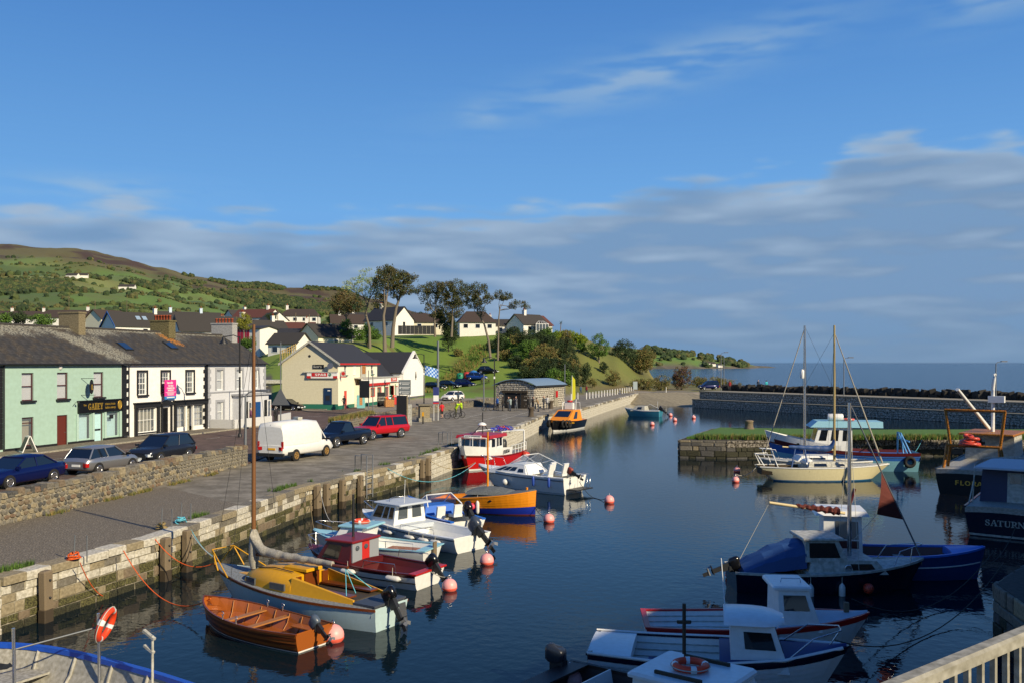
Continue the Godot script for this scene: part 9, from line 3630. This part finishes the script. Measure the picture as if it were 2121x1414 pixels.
func make_furniture() -> void:
	lantern("tall black lamp post with a lantern in front of the grey house",V(-21.95,1.45,-73.89),8.1,-1.0)
	modern_lamp("thin grey lamp post at the end of the stone wall",V(-15.67,1.5,-53.89),4.0,1.0,MT.galvanised)
	lantern("black lamp post flying the blue chequered flag",V(-12.58,1.47,-131.01),7.2,-1.0)
	lantern("black lamp post with white cone beside the shelter",V(-2.24,1.5,-116.77),6.6,-1.0)
	var t = thing("flag","blue and white chequered flag hanging from the lamp post","flag",V(-12.58,1.47,-131.01) + V(0.12,4.3,0),0.0)
	for i in 8:
		for j in 5:
			var st = S()
			var q = []
			for d in [[0, 0], [1, 0], [1, 1], [0, 1]]:
				var x = (i + d[0]) * 0.24
				q.append(V(x,(j + d[1]) * 0.27 - x * 0.28,0.12 * sin(x * 3.0)))
			plate(st, q, 0.004, 0.004)
			obj("check",st,mat("flag_blue","2a6cc0",0.8) if (i + j) % 2 == 0 else mat("flag_white","b8d0e8",0.8),t)
	post("mast_pole","tall pale grey mast pole beside the white cottage","pole",V(-12.72,1.6,-157.43),9.6,0.24,MT.galvanised)
	for q in [[V(2.76,4,-269.17),5.2,"wooden telegraph pole on the lawn left of the bank shrubs"],[V(9.23,1.5,-160.14),5.6,"grey pole by the right corner of the stone shelter"],[V(21.38,5,-285),6.2,"wooden pole standing on the dry grass bank"],[V(50.42,3.5,-352.86),4.6,"wooden pole at the right end of the bank"],[V(9.52,4.2,-304),3.6,"dark lamp pole among the bank shrubs"],[V(96.9,7,380),8.0,"wooden pole above the outbuilding roof"],[V(-3.52,1.5,-114.39),4.6,"thin grey pole left of the shelter on the quay"]]:
		var base = q[0]
		if base.z < -140.0:
			base.y = land_height(base.x, -base.z)
		post("utility_pole",q[2],"pole",base,q[1],0.1,MT.wood_weathered if "wooden" in q[2] else MT.galvanised)
	var k = 0
	for q in [[V(-203.04,38.35,-420),14],[V(-150.15,29.98,-330),12],[V(-168.11,35.19,-400),14],[V(-63.88,22.14,-250),11],[V(-56.65,20.54,-240),9],[V(-47.58,18.72,-215),9],[V(-47.66,19.48,-225),9]]:
		post("utility_pole",nth(k) + " slim telegraph pole from the left among the village roofs","pole",q[0] - V(0,q[1],0),q[1],0.12,MT.wood_weathered,"telegraph poles of the village")
		k += 1
	for q in [[V(40.25,2.2,-176.43),7.0,1.0,"left of two lamp posts at the landward end of the pier"],[V(42.32,2.2,-182.96),6.6,-1.0,"right of two lamp posts at the landward end of the pier"],[V(pier_x(-133.0) + 4.0,2.74,-133),5.2,1.0,"lamp post on the pier between the two yacht masts"],[V(pier_x(-114.0) + 3.5,2.74,-114),4.6,1.0,"lamp post on the pier right of the yachts"]]:
		modern_lamp(q[3],q[0],q[1],q[2],MT.galvanised)
	# road signs
	for q in [[V(-15.95,1.45,-101.85),"left of two poles carrying the back of a road sign"],[V(-15.75,1.45,-103.72),"right of two poles carrying the back of a road sign"]]:
		post("sign_pole",q[1],"pole",q[0],5.2,0.06,MT.galvanised)
	t = thing("road_sign","dark back of a road sign on two grey poles before the shop","sign",V(-15.84,1.45,-101.85) + V(0,2.7,0.12),-0.3)
	board(t,"panel",V(-0.6,0.4,0),V(1.2,1.9,0.06),MT.dark_metal)
	t = post("road_sign","triangular road sign seen from behind near the garden wall","sign",V(-20.38,1.45,-80.75),7.8,0.06,MT.galvanised)
	var st = S()
	extrude(st,[Vector2(-0.8,2.3),Vector2(0.8,2.3),Vector2(0,3.8)],0.08,0.12)
	obj("triangle", st, MT.grey_metal, t)
	t = thing("direction_sign","grey direction sign board with arrows beside the information panel","sign",V(-10.85,1.5,-92.64),-0.1)
	for x in [-0.55, 0.45]:
		rails(t,"pole",[[V(x,-0.1,-0.05),V(x,4.2,-0.05)]],0.05,MT.galvanised)
	board(t,"panel",V(0,3.5,0),V(1.25,1.5,0.06),mat("sign_grey","6a7274",0.6))
	st = S()
	for y in [3.95, 3.5, 3.05]:
		box(st,V(0.08,y,0.04),V(0.9,0.05,0.02))
		box(st,V(0.08,y - 0.14,0.04),V(0.7,0.05,0.02))
		tri(st,V(-0.55,y - 0.05,0.045),V(-0.4,y + 0.1,0.045),V(-0.4,y - 0.2,0.045))
	obj("arrow", st, MT.white_gloss, t)
	t = thing("information_panel","tall black information panel beside the red pickup","sign",V(-9.99,1.5,-83.04),-0.15)
	board(t,"panel",V(0,1.45,0),V(0.95,3.1,0.14),MT.black_paint)
	board(t,"edge_strip",V(0.52,1.45,0),V(0.08,3.2,0.16),MT.stone_tan)
	t = thing("sale_board","blue and white agent board on two white legs by the wall","sign",V(-7.88,1.5,-95),0.1)
	for x in [-0.22, 0.22]:
		rails(t,"leg",[[V(x,-0.1,0),V(x,2.4,0)]],0.035,MT.white_gloss)
	board(t,"board",V(0,2.6,0.05),V(0.6,1.7,0.05),mat("board_blue","22306e",0.5))
	board(t,"white_panel",V(0,2.3,0.085),V(0.56,0.6,0.02),MT.white_gloss)
	board(t,"red_strip",V(0,1.8,0.085),V(0.6,0.14,0.03),MT.shop_red)
	t = thing("poster_board","teal advertising board standing outside the shop","sign",V(-19.84,1.45,-120.27) + V(0,0.1,0),0.5)
	board(t,"panel",V(0,0.85,0),V(1.1,1.7,0.08),MT.poster_teal)
	board(t,"print",V(0,0.9,0.05),V(0.4,1.0,0.02),MT.poster_tan)
	t = thing("poster_board","black chalk board standing outside the shop door","sign",V(-17.95,1.45,-125.61) + V(0,0.1,0),0.5)
	board(t,"panel",V(0,0.95,0),V(1.1,1.9,0.08),MT.sign_black)
	words("COFFEE",0.3,MT.white_dirty,t,at(V(0,1.2,0.06)))
	words("TO GO",0.3,MT.white_dirty,t,at(V(0,0.85,0.06)))
	t = thing("sandwich_board","chalkboard sandwich sign on the pavement at far left","sign",on_face(0.2,1.9,0.1),yaw_of(FACE_X) - 0.5)
	for s in [-1.0, 1.0]:
		st = S()
		box(st,V(s * 0.24,0.55,0),V(0.05,1.15,0.7),Basis(V(0,0,1),s * 0.38))
		obj("frame", st, MT.white_paint, t)
		st = S()
		box(st,V(s * 0.27,0.56,0),V(0.04,0.95,0.58),Basis(V(0,0,1),s * 0.38))
		obj("chalk_panel", st, MT.sign_black, t)
	t = post("post_box","red post box on a black post by the shop gable","post box",V(-25.6,1.45,-120.27),1.0,0.05,MT.black_paint)
	board(t,"box",V(0,1.3,0),V(0.35,0.65,0.3),MT.red_paint)
	t = thing("yellow_bin","yellow grit bin fixed beside the shop gable","bin",V(-31.31,1.45,-131.45) + V(0,1.6,0),0.1)
	st = S()
	cbox(st,V(0,0.35,0),V(0.7,0.7,0.5),0.08)
	obj("body",st,mat("bin_yellow","d4cc1c",0.5),t)
	# produce stand and bins
	for q in [[V(-16.64,1.45,-124.23),"fruit stand heaped with produce at the shop door","poster_tan"],[V(-16.99,1.45,-131.45),"flower stand with bright bunches by the shop door","shop_red"]]:
		t = thing("produce_stand",q[1],"stand",q[0] + V(0,0.1,0),0.4)
		board(t,"crate",V(0,0.5,0),V(1.2,1.0,0.8),MT[q[2]])
		for j in 14:
			ball(t,"fruit",V(rf(-0.5,0.5),1.05 + rf(0,0.2),rf(-0.3,0.3)),rf(0.1,0.17),[MT.orange_red,MT.white_gloss,MT.yellow_paint,MT.shop_green][j % 4])
	for q in [[V(-10.41,3.24,-184),"green cylindrical recycling bank at the car park edge","bank_green","1f7a5c"],[V(-9.05,3.24,-184),"red cylindrical recycling bank between the green and blue ones","bank_red","a8382c"],[V(-7.7,3.24,-184),"blue cylindrical recycling bank at the car park edge","bank_blue","2a70b0"]]:
		t = thing("recycling_bank",q[1],"recycling bank",V(q[0].x,land_height(q[0].x,-q[0].z),q[0].z),0.0)
		st = S()
		lathe(st,[[0.6,0],[0.75,0.2],[0.78,1.3],[0.6,1.7],[0.1,1.85]],14)
		obj("body", st, mat(q[2], q[3], 0.5), t)
		st = S()
		lathe(st,[[0.16,0],[0.16,0.06]],10,Transform3D(Basis(V(1,0,0),PI / 2),V(0,1.3,0.74)))
		obj("mouth", st, MT.black_rubber, t)
	t = thing("stone_pillar","square stone gate pillar with a white base on the quay","pillar",V(-8.97,1.5,-93.42),0.3)
	board(t,"base",V(0,0.2,0),V(1.3,0.4,1.3),MT.concrete_pale)
	board(t,"shaft",V(0,1.0,0),V(1.0,1.3,1.0),MT.stone_tan)
	board(t,"cap",V(0,1.72,0),V(1.4,0.18,1.4),MT.stone_grey)
	t = post("marker_post","short black and yellow marker post before the stone pillar","post",V(-8.71,1.5,-89.68),0.8,0.08,MT.black_paint)
	board(t,"band",V(0,0.95,0),V(0.17,0.4,0.17),MT.yellow_paint)
	t = thing("petrol_pump","white and yellow fuel stand beside the information panel","pump",V(-9.84,1.5,-87.58),0.0)
	board(t,"body",V(0,1.0,0),V(0.5,2.0,0.4),MT.white_dirty)
	board(t,"bracket",V(-0.35,1.2,0.1),V(0.5,0.12,0.1),MT.yellow_paint)
	for q in [[V(-6.39,1.5,-97.48),0.3,"left"],[V(-5.93,1.5,-100.09),-0.2,"middle"],[V(-3.04,1.5,-114.39),0.5,"right"]]:
		t = thing("bicycle",q[2] + " one of three dark bicycles near the rubble wall","bicycle",q[0],q[1],"bicycles by the rubble wall")
		for x in [-0.5, 0.5]:
			st = S()
			torus(st,Transform3D(Basis(V(1,0,0),PI / 2),V(x,0.34,0)),0.32,0.03,16,5)
			obj("wheel", st, MT.black_rubber, t)
		rails(t,"frame",[[V(-0.5,0.34,0),V(-0.1,0.32,0),V(0.38,0.8,0),V(-0.2,0.8,0),V(-0.5,0.34,0)],[V(-0.1,0.32,0),V(-0.25,0.92,0)],[V(0.5,0.34,0),V(0.36,0.95,0)]],0.02,MT.dark_metal)
		rails(t,"handlebar",[[V(0.36,0.97,-0.22),V(0.36,0.97,0.22)]],0.018,MT.dark_metal)
		board(t,"saddle",V(-0.26,0.95,0),V(0.26,0.06,0.14),MT.black_rubber)
	# white post railing on the far quay
	t = thing("white_railing","row of white posts with thin rails along the far quay edge","railing")
	var a = V(12.32, 1.5, -151.49)
	var b = V(25.15, 1.5, -190)
	for i in 19:
		st = S()
		var p = a.lerp(b, i / 18.0)
		box(st,p + V(0,0.55,0),V(0.13,1.1,0.13))
		obj("post", st, MT.white_paint, t)
	rails(t,"rail",[[a + V(0,1.0,0),b + V(0,1.0,0)],[a + V(0,0.5,0),b + V(0,0.5,0)]],0.02,MT.galvanised)
	for q in [[V(9.39,1.5,-145.58),"thin white post standing left of the far railing"],[V(10.88,1.5,-151.49),"second thin white post left of the far railing"],[V(31.42,1.5,-186.83),"lone white post at the top of the slipway"]]:
		post("white_post",q[1],"post",q[0],1.1,0.08,MT.white_paint)
	t = post("banner_flag","tall narrow yellow feather flag beside the tour boat","flag",V(8.54,1.5,-130.35),4.2,0.04,MT.white_gloss)
	st = S()
	extrude(st,[Vector2(0.05,0.6),Vector2(0.5,0.9),Vector2(0.45,3.6),Vector2(0.05,4.1)],-0.02,0.02)
	obj("cloth",st,mat("banner_yellow","c9c41c",0.7),t)
	t = thing("notice_board","pale notice board on posts at the top of the slipway","sign",V(23.55,1.5,-175.16),0.2)
	board(t,"board",V(0,1.7,0),V(0.9,1.5,0.06),mat("board_pale","8c9a9c",0.6))
	for x in [-0.4, 0.4]:
		rails(t,"post",[[V(x,-0.1,0),V(x,2.4,0)]],0.04,MT.galvanised)
	t = thing("boat_trailer","red steel boat cradle parked behind the slipway","trailer",V(26.61,1.5,-243.7),0.3)
	rails(t,"frame",[[V(-2,0.5,-1),V(2,0.9,-1)],[V(-2,0.5,1),V(2,0.9,1)],[V(-2,0.5,-1),V(-2,0.5,1)],[V(2,0.9,-1),V(2,0.9,1)],[V(0,0.7,-1),V(0,0.7,1)]],0.15,mat("cradle_red","8c2a1e",0.7))
	for q in [[-2.4,-1.2],[-2.4,1.2],[3.0,-1.2],[3.0,1.2]]:
		rails(t,"upright",[[V(q[0],0,q[1]),V(q[0],3.4,q[1])]],0.14,MT.cradle_red)
	for q in [[V(-5.18,4.6,-177.33),"left picnic bench on the lawn"],[V(-0.38,4.4,-203.57),"middle picnic bench on the lawn"],[V(5.52,4.4,-203.57),"right picnic bench on the lawn by the shrubs"]]:
		t = thing("picnic_bench",q[1],"bench",V(q[0].x,land_height(q[0].x,-q[0].z),q[0].z),0.2)
		board(t,"table_top",V(0,0.75,0),V(1.8,0.07,0.8),MT.wood_wet)
		for z in [-0.75, 0.75]:
			board(t,"seat",V(0,0.45,z),V(1.8,0.06,0.3),MT.wood_wet)
		for x in [-0.7, 0.7]:
			rails(t,"leg",[[V(x,-0.1,-0.7),V(x,0.75,-0.2)],[V(x,-0.1,0.7),V(x,0.75,0.2)]],0.05,MT.wood_wet)
	for q in [[V(9.56,4,-269.17),"left dark road sign on the bank foot"],[V(25.54,1.5,-295),"right dark road sign beyond the shelter"]]:
		t = post("road_sign",q[1],"sign",V(q[0].x,land_height(q[0].x,-q[0].z),q[0].z),2.0,0.05,MT.galvanised)
		board(t,"panel",V(0,2.3,0.05),V(1.0,1.0,0.05),MT.rub_grey)
	for q in [[V(-37.93,8.35,-150),V(-39.15,10.66,-172),"wooden post and rail fence beside the uphill road"]]:
		t = thing("rail_fence", q[2], "fence")
		for i in 12:
			var p = q[0].lerp(q[1], i / 11.0)
			st = S()
			box(st,p + V(0,0.3,0),V(0.14,1.6,0.14))
			obj("post",st,mat("fence_yellow","a8905a",0.9),t)
		for y in [0.5, 0.95]:
			rails(t,"rail",[[q[0] + V(0,y,0),q[1] + V(0,y,0)]],0.06,MT.fence_yellow)
	for q in [[V(2.12,1.5,-101.91),"iron bollard on the quay corner near the tour boat"],[V(5.05,1.5,-119.26),"iron bollard beside the tour boat gantry"]]:
		t = thing("bollard",q[1],"bollard",q[0],0.0)
		st = S()
		lathe(st,[[0.4,0],[0.3,0.12],[0.27,0.8],[0.38,0.9],[0.38,1.05],[0.1,1.12]],12)
		obj("post",st,mat("bollard_brown","5e5346",0.9,0.0,"patch",0.5),t)
	t = thing("mooring_stone","stubby stone bollard on the grass of the mole","bollard",V(21.03,1.58,-81.31),0.0)
	st = S()
	lathe(st,[[0.5,0],[0.38,0.2],[0.36,0.6],[0.44,0.7],[0.3,0.8]],10)
	obj("post", st, MT.stone_brown, t)
	# steel ladders and hoops on the quay edge
	for q in [[V(-8.13,1.5,-50.04),"steel quay ladder above the pale blue boat"],[V(-4.93,1.5,-66.73),"steel quay ladder beside the red fishing boat"]]:
		t = thing("quay_ladder",q[1],"ladder",q[0],1.25)
		rails(t,"rail",[[V(-0.35,-1.4,0.4),V(-0.35,0.9,0.4),V(-0.35,0.9,-0.3),V(-0.35,0,-0.3)],[V(0.35,-1.4,0.4),V(0.35,0.9,0.4),V(0.35,0.9,-0.3),V(0.35,0,-0.3)]],0.035,MT.galvanised)
		for i in 5:
			rails(t,"rung",[[V(-0.35,-1.2 + i * 0.3,0.4),V(0.35,-1.2 + i * 0.3,0.4)]],0.02,MT.galvanised)

func make_buoys_and_ropes() -> void:
	var k = 0
	for q in [[V(-4.77,0,-24.45),0.29,"large pink mooring buoy between the dinghy and the yellow sailing boat"],[V(-2.04,0,-29.91),0.25,"pink mooring buoy off the maroon cabin boat stern"],[V(-0.93,0,-33.8),0.26,"pink mooring buoy off the white pilothouse boat"],[V(1.72,0,-42.74),0.26,"pink mooring buoy off the orange wooden boat"],[V(5.16,0,-48.65),0.27,"pale mooring buoy off the cabin cruiser stern"],[V(15.34,0,-62.49),0.23,"upper of two pink buoys left of the cream yacht"],[V(13.94,0,-57.15),0.23,"lower of two pink buoys left of the cream yacht"],[V(7.67,0,-31.67),0.30,"pink buoy in the shade by the navy motor sailer stern"],[V(16.79,0,-109.84),0.28,"nearest of the four far pink buoys"],[V(20.99,0,-118.15),0.28,"middle far pink buoy nearer the slipway"],[V(22.3,0,-128.99),0.28,"far pink buoy close to the teal boat outboard"],[V(24.44,0,-123.33),0.28,"rightmost of the four far pink buoys"],[V(1.32,0,-20.92),0.3,"pale pink buoy at the bottom edge by the nearest boat"]]:
		var t = thing("mooring_buoy",q[2],"buoy",q[0] + V(0,q[1] * 0.55,0),rf(0,6),"pink mooring buoys")
		ball(t,"float",V(0,0,0),q[1],MT.buoy_pink)
		var st = S()
		torus(st,Transform3D(Basis(V(1,0,0),PI / 2),V(0,q[1] + 0.05,0)),0.06,0.014,10,5)
		obj("ring", st, MT.steel, t)
		st = S()
		lathe(st,[[q[1] * 0.86,-q[1] * 0.52],[q[1] * 1.004,-q[1] * 0.3],[q[1] * 1.006,-q[1] * 0.16]],16)
		obj("wet_band", st, MT.buoy_wet, t)
	for q in [[V(-12.79,1.5,-27.14),V(-12.8,0,-29.11),"rope_orange",0.3,"orange line hanging from the near quay steps"],[V(-12.25,1.5,-28.89),V(-8.6,0,-26.13) + V(0,0.7,0),"rope_orange",0.8,"long orange mooring line to the varnished dinghy"],[V(-12.04,1.5,-30.88),V(-9.61,0,-29.91) + V(0,0.95,0),"rope_orange",0.5,"taut orange line to the sailing boat bow"],[V(-11.86,1.5,-33.36),V(-9.63,0,-29.91) + V(0,1.0,0),"rope_white",0.15,"white line from the quay to the yellow pulpit"],[V(-11.84,1.5,-33.56),V(-9.58,0,-29.91) + V(0,1.05,0),"rope_blue",0.25,"pale blue line from the quay to the yellow pulpit"],[V(-9.88,1.5,-44.66),V(-7.39,0,-34.63) + V(0,0.9,0),"rope_tan",0.6,"tan mooring line to the maroon boat bow"],[V(-9.61,1.5,-45.57),V(-7.25,0,-37.2) + V(0,0.95,0),"rope_white",0.5,"white mooring line to the pale blue boat bow"],[V(-8.12,1.5,-48.11),V(-6.25,0,-41.6) + V(0,1.1,0),"rope_tan",0.5,"mooring line to the white pilothouse boat bow"],[V(-7.12,1.5,-51.9),V(-2.35,0,-59.08) + V(0,1.0,0),"rope_blue",1.0,"long blue line sagging to the cabin cruiser bow"],[V(-5.52,1.5,-58.08),V(-2.35,0,-59.08) + V(0,1.05,0),"rope_tan",0.6,"tan line to the cabin cruiser bow"],[V(-6.41,1.5,-55.22),V(-4.9,0,-44.21) + V(0,0.9,0),"rope_tan",0.5,"line from the quay to the blue speedboat"],[V(14.17,0,-58.1) + V(0,0.4,0),V(16.31,0,-60.34) + V(0,0.9,0),"rope_white",0.4,"white line from the pink buoys to the cream yacht"],[V(5.18,0,-48.82) + V(0,0.3,0),V(3.82,0,-52.07) + V(0,0.7,0),"rope_dark",0.5,"dark line from the cruiser stern to its buoy"],[V(1.73,0,-42.87) + V(0,0.3,0),V(0.87,0,-45.35) + V(0,0.9,0),"rope_dark",0.4,"dark line from the orange boat to its buoy"],[V(-2.05,0,-30.04) + V(0,0.4,0),V(-2.81,0,-30.43) + V(0,0.6,0),"rope_white",0.1,"white line from the maroon boat to its buoy"],[V(32.84,1.5,-73.27),V(27.5,0,-63.91) + V(0,1.1,0),"rope_blue",0.5,"pale blue line from the mole to the blue fishing boat"],[V(15.87,0,-32.1) + V(0,0.7,0),V(19.51,0,-35.33) + V(0,1.3,0),"rope_dark",0.9,"dark line from the blue open boat to the right quay"],[V(9.1,0,-24.54) + V(0,1.1,0),V(15.97,0,-30.37) + V(0,1.2,0),"rope_dark",1.0,"dark line from the red rimmed boat to the right quay"],[V(7.59,0,-21.53) + V(0,0.9,0),V(15.3,0,-28.52) + V(0,1.2,0),"rope_dark",1.0,"dark line from the navy decked boat to the right quay"]]:
		var pts = []
		for i in 17:
			var f = i / 16.0
			var p = q[0].lerp(q[1], f)
			pts.append(p - V(0,q[3] * 4.0 * f * (1.0 - f),0))
			pts[i].y = maxf(pts[i].y, 0.015)
		var st = S()
		tube(st, pts, 0.016, -1, 5)
		tag(obj("mooring_line",st,MT[q[2]]),q[4],"rope","mooring lines")
		k += 1
	# rope bundles on the quay edge
	for q in [[V(-12.04,1.5,-33.87),"pale blue rope bundle tied round the quay ring post","rope_blue"],[V(-12.94,1.5,-27.48),"orange rope bundle at the near quay steps","rope_orange"],[V(-12.27,1.5,-32.59),"tan rope coil hanging over the quay edge","rope_tan"]]:
		var t = thing("rope_coil",q[1],"rope",q[0] + V(-0.2,0.0,0),0.0)
		var st = S()
		for j in 5:
			torus(st,Transform3D(Basis.from_euler(V(rf(-0.4,0.4),rf(0,3),rf(-0.4,0.4))),V(0,0.05 + j * 0.04,0)),0.2 - j * 0.02,0.02,14,5)
		obj("coil", st, MT[q[2]], t)
		rails(t,"ring_post",[[V(0,-0.1,0),V(0.03,0.75,0)],[V(0.3,-0.1,-0.2),V(0.3,0.7,-0.2)]],0.02,MT.galvanised)
